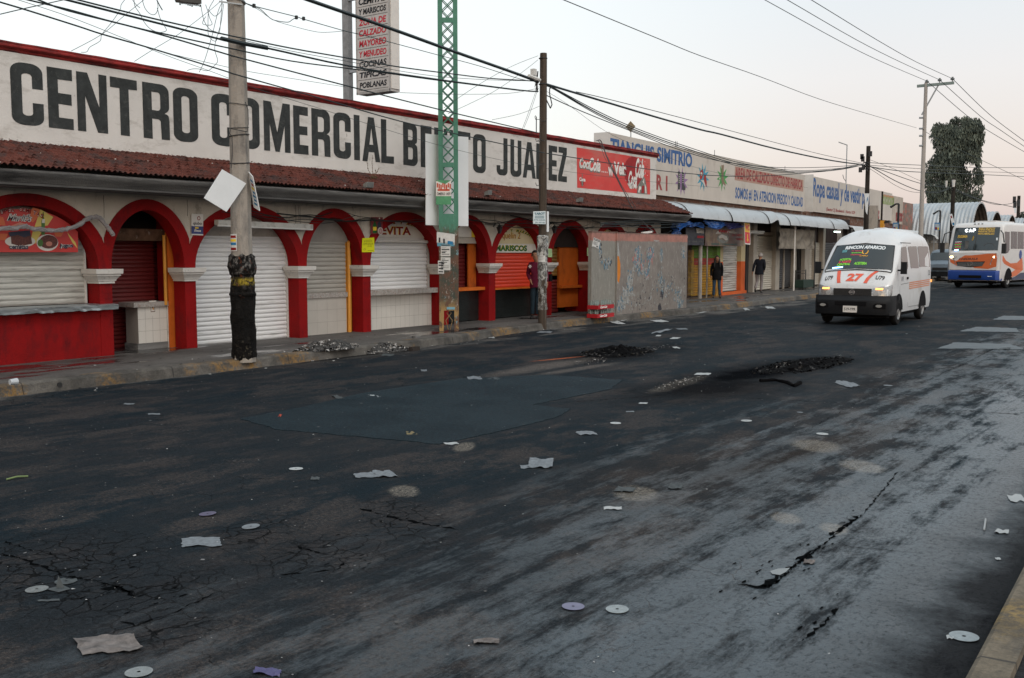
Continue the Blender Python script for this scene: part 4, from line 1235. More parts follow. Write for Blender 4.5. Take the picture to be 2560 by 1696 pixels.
# torn poster remains: ragged flakes in world-size clusters
SCR = [M('scrap_white', (.33, .34, .34), .85, var=.3, scale=30), M('scrap_blue', (.13, .21, .27), .85, var=.6, scale=25), M('scrap_grey', (.27, .27, .26), .9, var=.4, scale=30), M('scrap_orange', (.55, .20, .04), .85, var=.2), M('scrap_dark', (.06, .06, .07), .9), M('scrap_pink', (.38, .16, .15), .9)]
def flakes(mb, F, n, cl, zb=.0015, sz=(.012, .05), pal=(0, 0, 2, 1, 2, 0)):
    for k in range(int(n * 2.2)):
        cx, cy, rx, ry = rnd.choice(cl)
        u = rnd.gauss(cx, rx * .5); v = rnd.gauss(cy, ry * .5)
        w = rnd.uniform(*sz) * .38; h = rnd.uniform(*sz) * rnd.uniform(.5, 2.2)
        L = [(u + w * rnd.uniform(.4, 1) * math.cos(a), v + h * rnd.uniform(.4, 1) * math.sin(a)) for a in [2 * math.pi * j / 7 + rnd.uniform(-.3, .3) for j in range(7)]]
        i0 = len(mb.v); d = zb + rnd.uniform(0, .004)
        mb.v += [tuple(F(a, b, d)) for a, b in L]; mb.f.append(tuple(range(i0, i0 + 7))); mb.m.append(rnd.choice(pal))
mb = MB()
def FW(u, v, d): return (XK + d, ky0 + (ky1 - ky0) * max(.005, min(.995, u)), .16 + (kz - .26) * max(0, min(1, v)))
def pf(x, y):
    Y, Z = yz(x, y, XK); return ((Y - ky0) / (ky1 - ky0), (Z - .16) / (kz - .26))
cl = [(*pf(1590, 650), .03, .10), (*pf(1594, 630), .03, .08), (*pf(1622, 645), .03, .12), (*pf(1630, 635), .02, .08), (*pf(1600, 668), .05, .10), (*pf(1617, 680), .02, .08)]
flakes(mb, FW, 210, cl, pal=(0, 0, 2, 1, 1, 5), sz=(.008, .032))
flakes(mb, FW, 150, [(*pf(1570, 730), .05, .12), (*pf(1560, 750), .04, .08), (*pf(1552, 765), .03, .06), (*pf(1574, 700), .03, .10)], pal=(0, 0, 2, 2, 1), sz=(.008, .035))
flakes(mb, FW, 150, [(*pf(1650, 705), .03, .15), (*pf(1670, 720), .08, .12), (*pf(1695, 740), .05, .12), (*pf(1707, 635), .02, .08), (*pf(1653, 640), .015, .08), (*pf(1700, 760), .04, .06)], pal=(0, 2, 2, 1, 1), sz=(.008, .034))
flakes(mb, FW, 150, [(.6, .2, .45, .2), (.7, .35, .35, .25), (.4, .12, .4, .08)], sz=(.005, .02), pal=(0, 2, 2, 4))
def FW2(u, v, d): return FW(u, v, d - .018)
flakes(mb, FW2, 60, [(*pf(1502, 635), .015, .08), (*pf(1500, 615), .012, .05), (*pf(1516, 665), .02, .07), (*pf(1525, 655), .015, .05)], sz=(.008, .03), pal=(0, 1, 2, 4))
flakes(mb, FW, 14, [(*pf(1655, 735), .012, .16), (*pf(1650, 770), .012, .05)], sz=(.02, .05), pal=(4,))
for (x0, y0, x1, y1, m_) in ((1541.5, 605, 1549, 712, 0), (1543, 640, 1550.5, 708, 3), (1632, 600, 1648, 605, 0)):
    a_ = [pf(x0, y0), pf((x0 + x1) / 2, y0 + 1), pf(x1, y0 + (y1 - y0) * .3), pf(x1, y0 + (y1 - y0) * .7), pf((x0 + x1) / 2, y1), pf(x0, y1 - 5)]
    mb.poly([a_], lambda u, v: FW(u, v, .006 if m_ == 3 else .004), m_)
build('torn_posters', mb, SCR, wl)['kind'] = 'stuff'
def bill(mb, F):
    flat(mb, F(1), rect(.06, .74, .94, .95), 1); text(mb, 'ESTUDIA', sub(F(2), .12, .78, .88, .91), 0, .03)
    for v in (.60, .52, .45, .38, .31): flat(mb, F(1), rect(.08, v, .08 + rnd.uniform(.3, .8), v + .025), 1)
    flat(mb, F(1), rect(.62, .14, .85, .27), 1); flat(mb, F(1), rect(.08, .03, .92, .07), 1)
slab_thing('poster', 'tilted black and white poster near the upper corner of the grey concrete wall', 'poster', [aX(1485, 594, XK - .012), aX(1501.5, 601, XK - .012), aX(1496, 623, XK - .012), aX(1479.5, 617, XK - .012)], [PAPER, INK], bill, th=.003)

# crates of bottles
CR = M('crate_red', (.36, .012, .018), .45, var=.15)
GLASSM = M('bottle_glass', (.22, .28, .27), .08, var=0, alpha=.75)
cb = G(1507, 793, .16)
def crate(z, label, nb, rz):
    t = thing('bottle_crate', label, 'crate', (XK + .17, cb.y, z), rz, 'stacked crates of bottles')
    mb = MB(); L, Wd, Hh = .42, .15, .10
    mb.box(-Wd, Wd, -L, L, 0, .012)
    for sx in (-1, 1): mb.box(sx * Wd - .008, sx * Wd + .008, -L, L, 0, Hh)
    for sy in (-1, 1): mb.box(-Wd, Wd, sy * L - .008, sy * L + .008, 0, Hh)
    mb.box(-.01, .01, -L, L, .012, Hh * .8)
    for k in (-1, 0, 1): mb.box(-Wd, Wd, k * L / 2 - .006, k * L / 2 + .006, .012, Hh * .8)
    build('crate_body', mb, CR, t, local=True)
    mb = MB(); text(mb, 'Coca-Cola', lambda u, v: (Wd + .0095, -.30 + .36 * u, .02 + .065 * v), 0, .05, .35)
    build('lettering', mb, ADW, t, local=True)
    return t
c1_ = crate(.155, 'lower red crate of bottles at the foot of the grey concrete wall', 8, 0)
c2_ = crate(.375, 'upper red crate of bottles at the foot of the grey concrete wall', 8, .03)
def bottle_mesh():
    mb = MB(); mb.tube([(0, 0, .0), (0, 0, .02), (0, 0, .10), (0, 0, .13), (0, 0, .165), (0, 0, .21)], [.026, .029, .028, .026, .013, .011], 9)
    return build('glass_bottle', mb, GLASSM, None, local=True, smooth=True)
b0 = None
for z, nm in ((.17, 'lower'), (.39, 'upper')):
    for i in range(9):
        for j in (0, 1):
            if (i + j * 3) % 7 == 5: continue
            if b0 is None: o = b0 = bottle_mesh()
            else: o = b0.copy(); col.objects.link(o)
            o.location = (XK + .17 + (-.07 + .14 * j), cb.y - .37 + .0925 * i, z)
            tag(o, 'empty glass soda bottle standing in the %s red crate by the wall' % nm, 'bottle', 'empty bottles in the %s red crate' % nm)

# ------------------------------------------------------------------ poles
CONC = M('pole_concrete', (.30, .275, .245), .85, var=.15, scale=3, stretch=(1, 1, .3), dirt=[((.16, .15, .14), .52, .7, 5, (1, 1, .4)), ((.05, .05, .05), .68, .75, 8, (1, 1, .6))], bump=.5)
WOODP = M('creosoted_wood', (.075, .060, .048), .9, var=.4, scale=5, stretch=(3, 3, .2), dirt=((.16, .14, .12), .58, .7, 5, (3, 3, .15)), bump=.6)
PP1 = G(618, 899, .15) + Vector((-.13, .05, 0))
p1 = thing('utility_pole', 'stout concrete utility pole with a charred black lower half beside the tall white shutter', 'utility pole', tuple(PP1))
top = (aX(591, 0, PP1.x - .1))
mb = MB(); x_, y_ = PP1.x, PP1.y
mb.tube([(x_, y_, .10), (x_, y_, 7.6)], [.178, .105], 8)
build('shaft', mb, CONC, p1)
z0c, z1c = yz(617, 884, x_)[1] - .07, yz(617, 637, x_)[1]
s_ = N('charred_posters')
X_, Y_, Z_ = s_.xyz()
nn = s_.noise(9, None, 9, .75, .6)
cc = s_.mix(s_.mr(nn, .45, .75), (.0035, .0035, .0035), (.014, .012, .010))
zt_ = s_.mr(Z_, z0c + .62 * (z1c - z0c), z1c, 0, 1)
cc = s_.mix(s_.ma('MULTIPLY', zt_, s_.mr(s_.noise(14, s_.map((1, 1, .6), (5, 2, 9)), 9, .75), .50, .60)), cc, (.20, .19, .18))
cc = s_.mix(s_.ma('MULTIPLY', s_.mr(Z_, z0c + .55 * (z1c - z0c), z0c + .7 * (z1c - z0c)), s_.mr(s_.noise(8, s_.map((1, 1, 1.2), (15, 12, 19)), 8, .7), .58, .64, 0, .8)), cc, (.17, .05, .02))
cc = s_.mix(s_.ma('MULTIPLY', s_.ma('MULTIPLY', s_.mr(Z_, z0c + .70 * (z1c - z0c), z0c + .73 * (z1c - z0c)), s_.mr(Z_, z0c + .79 * (z1c - z0c), z0c + .76 * (z1c - z0c))), s_.mr(nn, .45, .55)), cc, (.34, .26, .03))
cc = s_.mix(s_.ma('MULTIPLY', s_.mr(Z_, z0c + .25 * (z1c - z0c), z0c, 0, 1), s_.mr(s_.noise(16, None, 8, .8), .56, .63, 0, .9)), cc, (.17, .15, .11))
s_.put(s_.b.inputs['Specular IOR Level'], .15)
CHAR = s_.done(cc, .8, s_.bump(nn, 1.0, .04))
mb = MB(); P = []
nz_ = 70
for i in range(nz_ + 1):
    z = z0c + (z1c - z0c) * i / nz_; row = []
    for k in range(41):
        a = 2 * math.pi * (k % 40) / 40
        nv = noise.noise(Vector((math.cos(a) * 1.4, math.sin(a) * 1.4, z * 3.2))) * .018 + noise.noise(Vector((math.cos(a) * 4, math.sin(a) * 4, z * 9))) * .010 + abs(noise.noise(Vector((math.cos(a) * 9, math.sin(a) * 9, z * 22)))) * .009
        t = i / nz_
        r_ = .187 - .012 * t + nv + (.022 if t > .80 else 0) + (.012 if .60 < t < .63 else 0) + (.018 * math.exp(-((t - .88) / .04) ** 2))
        if i in (0,): r_ = .165
        if i == nz_: r_ = .155 + nv
        zz = z + (noise.noise(Vector((math.cos(a) * 2, math.sin(a) * 2, 9))) * .07 if i in (0, nz_) else 0)
        row.append((x_ + r_ * math.cos(a), y_ + r_ * math.sin(a), zz))
    P.append(row)
mb.grid(P)
for k in range(120):
    a = rnd.uniform(0, 2 * math.pi); z = rnd.uniform(z0c + .1, z1c); r_ = .195
    c0 = Vector((x_ + r_ * math.cos(a), y_ + r_ * math.sin(a), z)); o_ = Vector((math.cos(a), math.sin(a), 0)); tt = Vector((-math.sin(a), math.cos(a), 0))
    s2 = rnd.uniform(.012, .04)
    mb.face([c0 - tt * s2, c0 + tt * s2 * .6, c0 + tt * s2 * .4 + o_ * s2 * rnd.uniform(.3, .9) + Vector((0, 0, rnd.uniform(-s2, s2)))])
build('charred_wrapping', mb, CHAR, p1)
mb = MB()
for yy in (320, 340, 408, 262): 
    z = yz(600, yy, x_)[1]; P = [(x_ + .148 * math.cos(a), y_ + .148 * math.sin(a), z + .02 * math.sin(a * 1 + yy)) for a in [2 * math.pi * k / 16 for k in range(17)]]
    mb.tube(P, .008 if yy > 330 else .005, 5)
mb.tube([aX(x, y, x_ + .16) for x, y in ((613, 255), (620, 275), (621, 310), (618, 330), (577, 322), (574, 335), (580, 342), (582, 380), (578, 420))], .006, 5)
build('wire_band', mb, BLK, p1)
zc_ = yz(600, 6, x_)[1]; mb = MB(); mb.tube([(x_ + .13 * math.cos(a), y_ + .13 * math.sin(a), zc_ - .03 * math.sin(a)) for a in [2 * math.pi * k / 16 for k in range(17)]], .018, 6); mb.bar(aX(548, 4, x_), aX(606, 12, x_ + .15), .02)
build('clamp', mb, GALV, p1, smooth=True)
# narrow bills pasted on the pole, following its curve
mb = MB()
def wrap(mb, cx, cy, r_, a0, a1, z0, z1, m=0, n=6):
    mb.grid([[(cx + r_ * math.cos(a0 + (a1 - a0) * k / n), cy + r_ * math.sin(a0 + (a1 - a0) * k / n), z) for k in range(n + 1)] for z in (z0, z1)], m)
va = math.atan2(-y_, -x_)   # towards the street side where one stands
za, zb_ = yz(600, 586, x_)[1], yz(600, 628, x_)[1]
wrap(mb, x_, y_, .172, va - 1.25, va - .42, zb_, za, 0)
for k, m_ in ((.08, 1), (.30, 2), (.5, 3), (.80, 1)): wrap(mb, x_, y_, .1735, va - 1.2, va - .5, za - (za - zb_) * (k + .15), za - (za - zb_) * k, m_)
tag(build('pasted_bill', mb, [PAPER, DKRED, YEL, PBLUE]), 'narrow red yellow and white bill pasted on the concrete pole above the charring', 'bill')
# two loose boards tied to the pole
slab_thing('signboard', 'blank white board tied askew to the left side of the charred concrete pole', 'signboard', [aX(556, 424, -12.30), aX(615.6, 459, -12.30), aX(566.5, 530, -12.30), aX(510.5, 496, -12.30)], WPAINT, None, .012)
slab_thing('signboard', 'thin printed board seen almost edge-on at the right side of the charred concrete pole', 'signboard', [aX(620, 429, -12.36), aX(631.5, 442, -12.20), aX(649, 528, -12.20), aX(634, 519, -12.36)], [WPAINT, PBLUE, YEL, DKRED],
           lambda mb, F: [flat(mb, F(1), rect(.25 + .1 * (k % 2), .12 + .11 * k, .8, .18 + .11 * k), 1 + (k % 3 if k > 3 else 0)) for k in range(7)], .01)

# green laced steel mast
PG = G(1123, 827, .15)
s_ = N('flaking_green')
X_, Y_, Z_ = s_.xyz()
n1 = s_.noise(6, s_.map((1, 1, .6)), 8, .75); n2 = s_.noise(15, s_.map((1, 1, .5), (3, 4, 5)), 8, .8)
cc = s_.mix(s_.mr(n1, .4, .65), (.035, .16, .105), (.055, .20, .14))
low = s_.mr(s_.ma('ADD', Z_, s_.ma('MULTIPLY_ADD', n1, .8, -.4)), 2.42, 2.15)
cc = s_.mix(low, cc, s_.mix(s_.mr(n1, .42, .58), (.10, .045, .025), (.028, .045, .035)))
cc = s_.mix(s_.ma('MULTIPLY', low, s_.mr(n2, .57, .62)), cc, (.33, .32, .30))
cc = s_.mix(s_.ma('MULTIPLY', s_.mr(Z_, .85, .6), s_.mr(n1, .45, .52)), cc, (.30, .19, .07))
cc = s_.mix(s_.ma('MULTIPLY', low, s_.mr(s_.noise(10, s_.map((1, 1, .5), (9, 9, 9)), 7, .7), .63, .66)), cc, (.16, .32, .38))
MAST = s_.done(cc, .6, s_.bump(n2, .5, .01))
gm = thing('lattice_mast', 'green steel lattice mast with a rusty poster covered foot beside the kerb', 'mast', tuple(PG), YAW + .06)
hw, dp = .205, .10
zsol, zleg = yz(1123, 533, PG.x)[1] - .15, yz(1123, 775, PG.x)[1] - .15
for sx in (-1, 1):
    mb = MB(); mb.box(sx * hw - (.095 if sx > 0 else 0), sx * hw + (0 if sx > 0 else .095), -dp, -dp + .012, 0, 8.0)
    mb.box(sx * hw - (.012 if sx > 0 else 0), sx * hw + (0 if sx > 0 else .012), -dp + .013, dp, 0, 8.0)
    mb.box(sx * hw - (.095 if sx > 0 else 0), sx * hw + (0 if sx > 0 else .095), dp + .001, dp + .012, 0, 8.0)
    build('channel_leg', mb, MAST, gm, local=True)
mb = MB(); mb.box(-hw + .096, hw - .096, -dp + .002, -dp + .010, zleg, zsol - .02); mb.box(-hw + .096, hw - .096, -dp + .001, -dp + .011, zsol + .26, zsol + .30)
for yy0, yy1 in ((46, 59), (407, 419)):
    a_, b_ = yz(1115, yy1, PG.x)[1] - .15, yz(1115, yy0, PG.x)[1] - .15
    mb.box(-hw + .096, hw - .096, -dp - .003, -dp + .01, a_, b_)
mb.box(-hw + .096, hw - .096, -dp - .002, -dp + .012, zleg - .01, zleg + .03)
build('batten_plate', mb, MAST, gm, local=True)
mb = MB(); z = zsol
while z < 7.8:
    for yy in (-dp + .02, dp - .01):
        mb.bar((-hw + .09, yy, z), (hw - .09, yy, z + .23), .012, .018); mb.bar((hw - .09, yy + .013, z), (-hw + .09, yy + .013, z + .23), .012, .018)
    z += .23
build('lacing', mb, MAST, gm, local=True)
mb = MB()
for s2 in (-1, 1):
    mb.tube([(s2 * .03, -.02, zleg), (s2 * -.05, -.03, .38), (s2 * .07, -.05, .22), (s2 * .02, -.06, .02)], .01, 5)
build('loose_wire', mb, M('ochre_wire', (.22, .15, .08), .7), gm, local=True, smooth=True)
XM = PG.x + .07
def on_mast(x0, y0, x1, y1, tl=0, name='flyer', label='', mats=None, paint=None, grp=None):
    inv = world_of(gm)
    q = []
    for x, y in ((x0, y0), (x1, y0 + tl), (x1, y1 + tl), (x0, y1)):
        d = ray(x, y); E_ = Vector((0, 0, EYE)); o_ = inv @ Vector((0, -dp - .006, 0)); n_ = (inv.to_3x3() @ Vector((0, -1, 0)))
        q.append(E_ + d * ((o_ - E_).dot(n_) / d.dot(n_)))
    return slab_thing(name, label, 'flyer', q, mats or [PAPER, INK, PBLUE], paint, .003, grp)
def lines(mb, F, m=1):
    v = .85
    while v > .1:
        flat(mb, F(1), rect(.08, v, .08 + rnd.uniform(.25, .82), v + rnd.choice([.03, .05, .09])), m); v -= rnd.uniform(.10, .17)
on_mast(1090, 451, 1128, 512, 0, 'poster', 'torn green and red poster strapped round the green mast at eave height', [M('poster_green', (.10, .30, .16), .7, var=.3, scale=9), M('poster_red', (.50, .09, .05), .7), VW, INK],
        lambda mb, F: (flat(mb, F(1), [(0, .98), (.3, .90), (.6, .84), (.9, .96), (1, 1), (1, .35), (0, .35)], 2), [flat(mb, F(2), rect(.05 + .12 * k, .70 - .05 * (k % 3), .14 + .12 * k, .88 - .03 * (k % 3)), 1) for k in range(8)], flat(mb, F(2), rect(.1, .56, .9, .64), 1), text(mb, 'OMERO 1459', sub(F(2), .05, .38, .95, .50), 3, .03)))
on_mast(1092, 580, 1137, 607, 6, label='torn white poster remnant at the top of the rusty foot of the mast', paint=lambda mb, F: (flat(mb, F(1), rect(.1, .05, .2, .5), 1), flat(mb, F(1), rect(.35, .0, .45, .45), 1), flat(mb, F(1), rect(.6, .0, .9, .3), 2)))
on_mast(1093, 606, 1136, 616, 0, label='blue and white poster strip across the rusty foot of the mast', mats=[M('poster_sky', (.12, .32, .42), .7, var=.3), INK, PBLUE])
on_mast(1102, 611, 1126, 641, 0, label='upper of the two upright printed flyers on the mast foot', paint=lines)
on_mast(1102, 644, 1126, 676, 0, label='lower of the two upright printed flyers on the mast foot', paint=lines)
on_mast(1095, 652, 1110, 684, 1, label='narrow bold lettered flyer low on the left edge of the mast', paint=lambda mb, F: [flat(mb, F(1), rect(.1, v, .85, v + .1), 1) for v in (.1, .35, .6, .8)])
on_mast(1117, 768, 1137, 774, 0, label='small blue sticker just above the open legs of the mast', mats=[M('sticker_blue', (.18, .38, .48), .7, var=.3)])
q = [aP(x, y, (PG.x - .22, PG.y + .1), -6) for x, y in ((1065, 335), (1171, 343), (1171, 566), (1065, 563))]
slab_thing('signboard', 'large blank white board fixed behind the green lattice mast', 'signboard', q, WPAINT, None, .02)

# wooden pole wrapped in paper
PW = G(1356, 808, .15)
p3 = thing('utility_pole', 'dark wooden utility pole wrapped in torn paper with a man standing behind it', 'utility pole', tuple(PW))
zt_ = yz(1352, 132, PW.x)[1]
mb = MB(); mb.tube([(PW.x, PW.y, -.1), (PW.x, PW.y, 2), (PW.x + .01, PW.y, zt_ - .1), (PW.x + .01, PW.y, zt_)], [.10, .095, .082, .078], 12)
build('shaft', mb, WOODP, p3, smooth=True)
mb = MB(); P = []
z0c, z1c = yz(1356, 778, PW.x)[1], yz(1356, 588, PW.x)[1]
for i in range(61):
    z = z0c + (z1c - z0c) * i / 60; row = []
    for k in range(33):
        a = 2 * math.pi * (k % 32) / 32
        nv = noise.noise(Vector((math.cos(a) * 2, math.sin(a) * 2, z * 5))) * .018 + abs(noise.noise(Vector((math.cos(a) * 7, math.sin(a) * 7, z * 16)))) * .02
        t = i / 60; r_ = .098 + nv + (.028 if t > .72 else .006 if t > .4 else -.004)
        if i in (0, 60): r_ = .09
        row.append((PW.x + r_ * math.cos(a), PW.y + r_ * math.sin(a), z + (nv * 3 if i == 0 else 0)))
    P.append(row)
mb.grid(P)
for k in range(70):
    a = rnd.uniform(0, 2 * math.pi); z = rnd.uniform(z0c + .1, z1c); r_ = .115
    c0 = Vector((PW.x + r_ * math.cos(a), PW.y + r_ * math.sin(a), z)); o_ = Vector((math.cos(a), math.sin(a), 0)); tt = Vector((-math.sin(a), math.cos(a), 0)); s2 = rnd.uniform(.012, .035)
    mb.face([c0 - tt * s2, c0 + tt * s2 * .6, c0 + tt * s2 * .4 + o_ * s2 * rnd.uniform(.3, 1.3) + Vector((0, 0, rnd.uniform(-s2, s2)))])
s_ = N('layered_paper')
nn = s_.noise(10, s_.map((1, 1, .7)), 9, .78, .8); X_, Y_, Z_ = s_.xyz()
cc = s_.mix(s_.mr(nn, .44, .56), (.05, .048, .045), (.44, .45, .44))
cc = s_.mix(s_.mr(s_.noise(24, None, 6, .8), .58, .62, 0, .9), cc, (.03, .03, .035))
cc = s_.mix(s_.mr(s_.noise(7, s_.map((1, 1, 1), (7, 7, 7)), 6, .7), .64, .67, 0, .8), cc, (.10, .20, .27))
cc = s_.mix(s_.mr(Z_, z0c + .45 * (z1c - z0c), z0c, 0, .55), cc, (.07, .062, .055))
build('paper_wrapping', mb, s_.done(cc, .85, s_.bump(nn, .9, .03)), p3)
mb = MB()
wrap(mb, PW.x, PW.y, .128, math.atan2(-PW.y, -PW.x) - 1.0, math.atan2(-PW.y, -PW.x) + .55, yz(1350, 656, PW.x)[1], yz(1350, 630, PW.x)[1], 0)
for k in range(5): wrap(mb, PW.x, PW.y, .1295, math.atan2(-PW.y, -PW.x) - .8, math.atan2(-PW.y, -PW.x) + .0 + .1 * (k % 3), yz(1350, 650 - 4 * k, PW.x)[1], yz(1350, 648.8 - 4 * k, PW.x)[1], 1)
tag(build('flyer', mb, [PAPER, M('faint_ink', (.3, .3, .3), .8)]), 'pale printed flyer pasted at head height on the paper wrapped pole', 'flyer')
mb = MB()
pl = Vector((PW.x, PW.y, 0))
mb.tube([aX(x, y, PW.x + .1) for x, y in ((1344, 352), (1351, 349), (1358, 353), (1362, 352))], .008, 5)
mb.tube([aX(x, y, PW.x + .1) for x, y in ((1346, 414), (1350, 411), (1362, 408), (1345, 416), (1346, 440), (1349, 480), (1348, 500))], .006, 5)
for yy in (145, 210): mb.tube([(PW.x + .092 * math.cos(a), PW.y + .092 * math.sin(a), yz(1352, yy, PW.x)[1]) for a in [2 * math.pi * k / 14 for k in range(15)]], .012, 5)
for k in range(26):
    P = [aX(1343 + rnd.uniform(-7, 3), 208 + rnd.uniform(-30, 22), PW.x + .08 + rnd.uniform(-.05, .05)) for _ in range(4)]
    mb.tube([P[0], P[0].lerp(P[1], .5) + Vector((0, 0, -.06)), P[1]], .006, 4)
for x, y in ((1339, 295), (1366, 299), (1341, 350), (1341, 460)): mb.tube([aX(1352, y + 4, PW.x + .08), aX(x, y + 4, PW.x + .1), aX(x - (2 if x < 1350 else -1), y - 3, PW.x + .1)], .007, 5)
build('wire_fittings', mb, BLK, p3)
mb = MB(); P = [aX(x, y, PW.x + .05) for x, y in ((1362, 226), (1366, 250), (1376, 271), (1380, 262), (1374, 235), (1374, 222), (1380, 218))]
F_ = []
for i in range(len(P) - 1):
    for k in range(4): F_.append(P[i].lerp(P[i + 1], k / 4))
mb.tube(F_ + [P[-1]], .014, 6); build('cable_loop', mb, CABLE, p3, smooth=True)
t = thing('street_lamp', 'old white street lamp head fixed high on the wooden pole', 'street lamp', tuple(aX(1338, 198, PW.x + .1)))
mb = MB(); mb.tube([aX(1322, 190, PW.x + .12), aX(1336, 196, PW.x + .12), aX(1350, 201, PW.x + .12)], [.04, .055, .035], 8); build('lamp_head', mb, M('lamp_white', (.55, .55, .53), .5), t, smooth=True)
mb = MB(); a_ = aX(1334, 181, PW.x + .08); mb.obox(a_, (.05, 0, 0), (0, .055, 0), (0, 0, .07)); build('control_box', mb, M('lamp_white', (.55, .55, .53)), t)
slab_thing('tarot_sign', 'small white fortune teller sign on the wooden pole at eave height', 'sign', [aX(1333.5, 529, PW.x + .13), aX(1364, 528, PW.x + .13), aX(1364.5, 561, PW.x + .13), aX(1333, 560, PW.x + .13)], [M('tarot_white', (.60, .67, .69), .6, var=.05), M('tarot_teal', (.015, .11, .15), .6)],
           lambda mb, F: (text(mb, 'TAROT', sub(F(1), .07, .72, .93, .90), 1, .04), [flat(mb, F(1), rect(.12, v, .88, v + .025), 1) for v in (.62, .56, .50, .44)], text(mb, '376-6222', sub(F(1), .05, .27, .95, .37), 1, .02), text(mb, '231-87-06', sub(F(1), .12, .06, .92, .17), 1, .02)))
slab_thing('board', 'narrow blank white strip board on the wooden pole behind the fortune teller sign', 'board', [aX(1363, 529, PW.x + .04), aX(1372, 529, PW.x + .04), aX(1372.5, 580, PW.x + .04), aX(1365, 580, PW.x + .04)], WPAINT, None, .01)

# ------------------------------------------------------------------ tall sign above the roof
SY = 17.65
ts = thing('tall_sign', 'tall grey lettered sign box on a steel post above the parapet', 'sign', tuple(aY(872, 243, SY + .2)))
xl, xr = aY(893, 237.5, SY).x, -16.2
zb_ = aY(893, 237.5, SY).z; zt_ = 8.6
mb = MB(); mb.box(xl, xr, SY, SY + .33, zb_, zt_); 
build('sign_box', mb, [M('sign_box_grey', (.47, .46, .45), .6, var=.12, dirt=((.2, .2, .2), .6, .75, 2, (1, 1, .4)))], ts)
mb = MB(); mb.box(xr + .001, xr + .02, SY + .02, SY + .31, zb_ + .06, zt_); build('side_panel', mb, M('sign_side_white', (.62, .60, .57), .55, var=.08), ts)
mb = MB(); mb.box(xl - .01, xr + .01, SY - .012, SY, zb_ - .01, zb_ + .05); mb.box(xl - .012, xl + .018, SY - .012, SY, zb_, zt_); mb.box(xr - .018, xr + .012, SY - .012, SY, zb_, zt_); build('sign_frame', mb, M('sign_frame', (.33, .32, .31), .5, var=.3), ts)
mb = MB()
SR = M('sign_letter_red', (.46, .035, .055), .6); SK = M('sign_letter_black', (.02, .022, .028), .6)
tx0, tx1 = aY(898.5, 150, SY).x, aY(966.5, 150, SY).x
zz = lambda yy: aY(931.6, yy / 3.136, SY).z
rows_ = [('CEMITAS', -32, 24, 1), ('Y MARISCOS', 55, 103, 1), ('ZONA DE', 138, 190, 0), ('CALZADO', 222, 273, 0), ('MAYOREO', 306, 358, 0), ('Y MENUDEO', 390, 440, 0), ('COCINAS', 472, 522, 1), ('TIPICAS', 557, 604, 1), ('POBLANAS', 638, 684, 1)]
for s2, a_, b_, m_ in rows_:
    text(mb, s2, lambda u, v: (tx0 + (tx1 - tx0) * u, SY - .004, zz(b_) + (zz(a_) - zz(b_)) * v), m_, .035, .12)
    mb.box(tx0 - .05, tx1 + .05, SY - .003, SY + .001, zz(b_ + 17), zz(b_ + 14), 1)
build('lettering', mb, [SR, SK], ts)
pxa, pxb = aY(864.5, 200, SY + .25).x, aY(879, 200, SY + .25).x
mb = MB(); mb.box(pxa, pxb, SY + .15, SY + .30, 3.5, 8.6); build('post', mb, M('post_grey', (.25, .26, .27), .6, var=.3, scale=6), ts)
mb = MB(); z_ = aY(885, 173, SY).z; mb.bar((pxb, SY + .2, z_), (xl + .01, SY + .2, z_), .07); mb.bar((pxb, SY + .2, 7.9), (xl + .01, SY + .2, 7.9), .07); build('bracket', mb, GALV, ts)
# ================================================================== further along the street
PHI = 2.8
O2 = (-16.0, 28.5)
d2 = Vector((-math.sin(R(PHI)), math.cos(R(PHI)), 0)); n2 = Vector((math.cos(R(PHI)), math.sin(R(PHI)), 0))
def S(s, o, z): return Vector((O2[0], O2[1], 0)) + d2 * s + n2 * o + Vector((0, 0, z))
def sz(x, y, o=0.0):
    P = S(0, o, 0); p = aP(x, y, (P.x, P.y), PHI); q = p - P
    return q.dot(d2), p.z
def sbox(mb, s0, s1, o0, o1, z0, z1, m=0):
    mb.hexa([S(s0, o0, z0), S(s0, o1, z0), S(s1, o1, z0), S(s1, o0, z0), S(s0, o0, z1), S(s0, o1, z1), S(s1, o1, z1), S(s1, o0, z1)], m)
def face2(o, s0, s1, z0, z1):
    return lambda u, v: S(s0 + (s1 - s0) * u, o, z0 + (z1 - z0) * v)
def shut2(mb, o, s0, s1, z0, z1, pitch=.09, amp=.018, m=0):
    n = max(2, int((z1 - z0) / pitch)); p = (z1 - z0) / n; P = []
    for k in range(n):
        for t, a in ((0, 0), (.12, .4), (.35, 1), (.65, 1), (.9, .2), (.96, -.5)):
            P.append([S(s0, o + a * amp, z0 + (k + t) * p), S(s1, o + a * amp, z0 + (k + t) * p)])
    P.append([S(s0, o, z1), S(s1, o, z1)]); mb.grid(P, m)
def spx(x, o=.3): return sz(x, 660, o)[0]
def zpx(x, y, o=.3): return sz(x, y, o)[1]
BEIGE = M('panel_beige', (.50, .462, .42), .7, var=.10, scale=.8, dirt=((.36, .32, .28), .55, .75, 2.5, (1, 1, .35)), spec=.3)
PWHITE = M('panel_edge_white', (.62, .61, .59), .7, var=.1)
BRICK = M('brick_wall', (.17, .09, .065), .9, var=.5, scale=12, stretch=(1, 1, 2.5), dirt=((.20, .17, .15), .5, .62, 3, (1, 1, 2)), bump=.5)
PAINTB = M('lettering_blue', (.06, .13, .30), .75, var=.15, scale=6, dirt=((.25, .27, .33), .68, .76, 12, (1, 1, 1)))
PAINTR = M('lettering_red', (.30, .07, .07), .75, var=.2, scale=6, dirt=((.38, .26, .22), .62, .72, 12, (1, 1, 1)))
SHCREAM = M('cream_shutter', (.46, .43, .37), .5, var=.12, stretch=(1, .5, 4), dirt=((.22, .20, .17), .58, .75, 2, (1, .6, 5)))
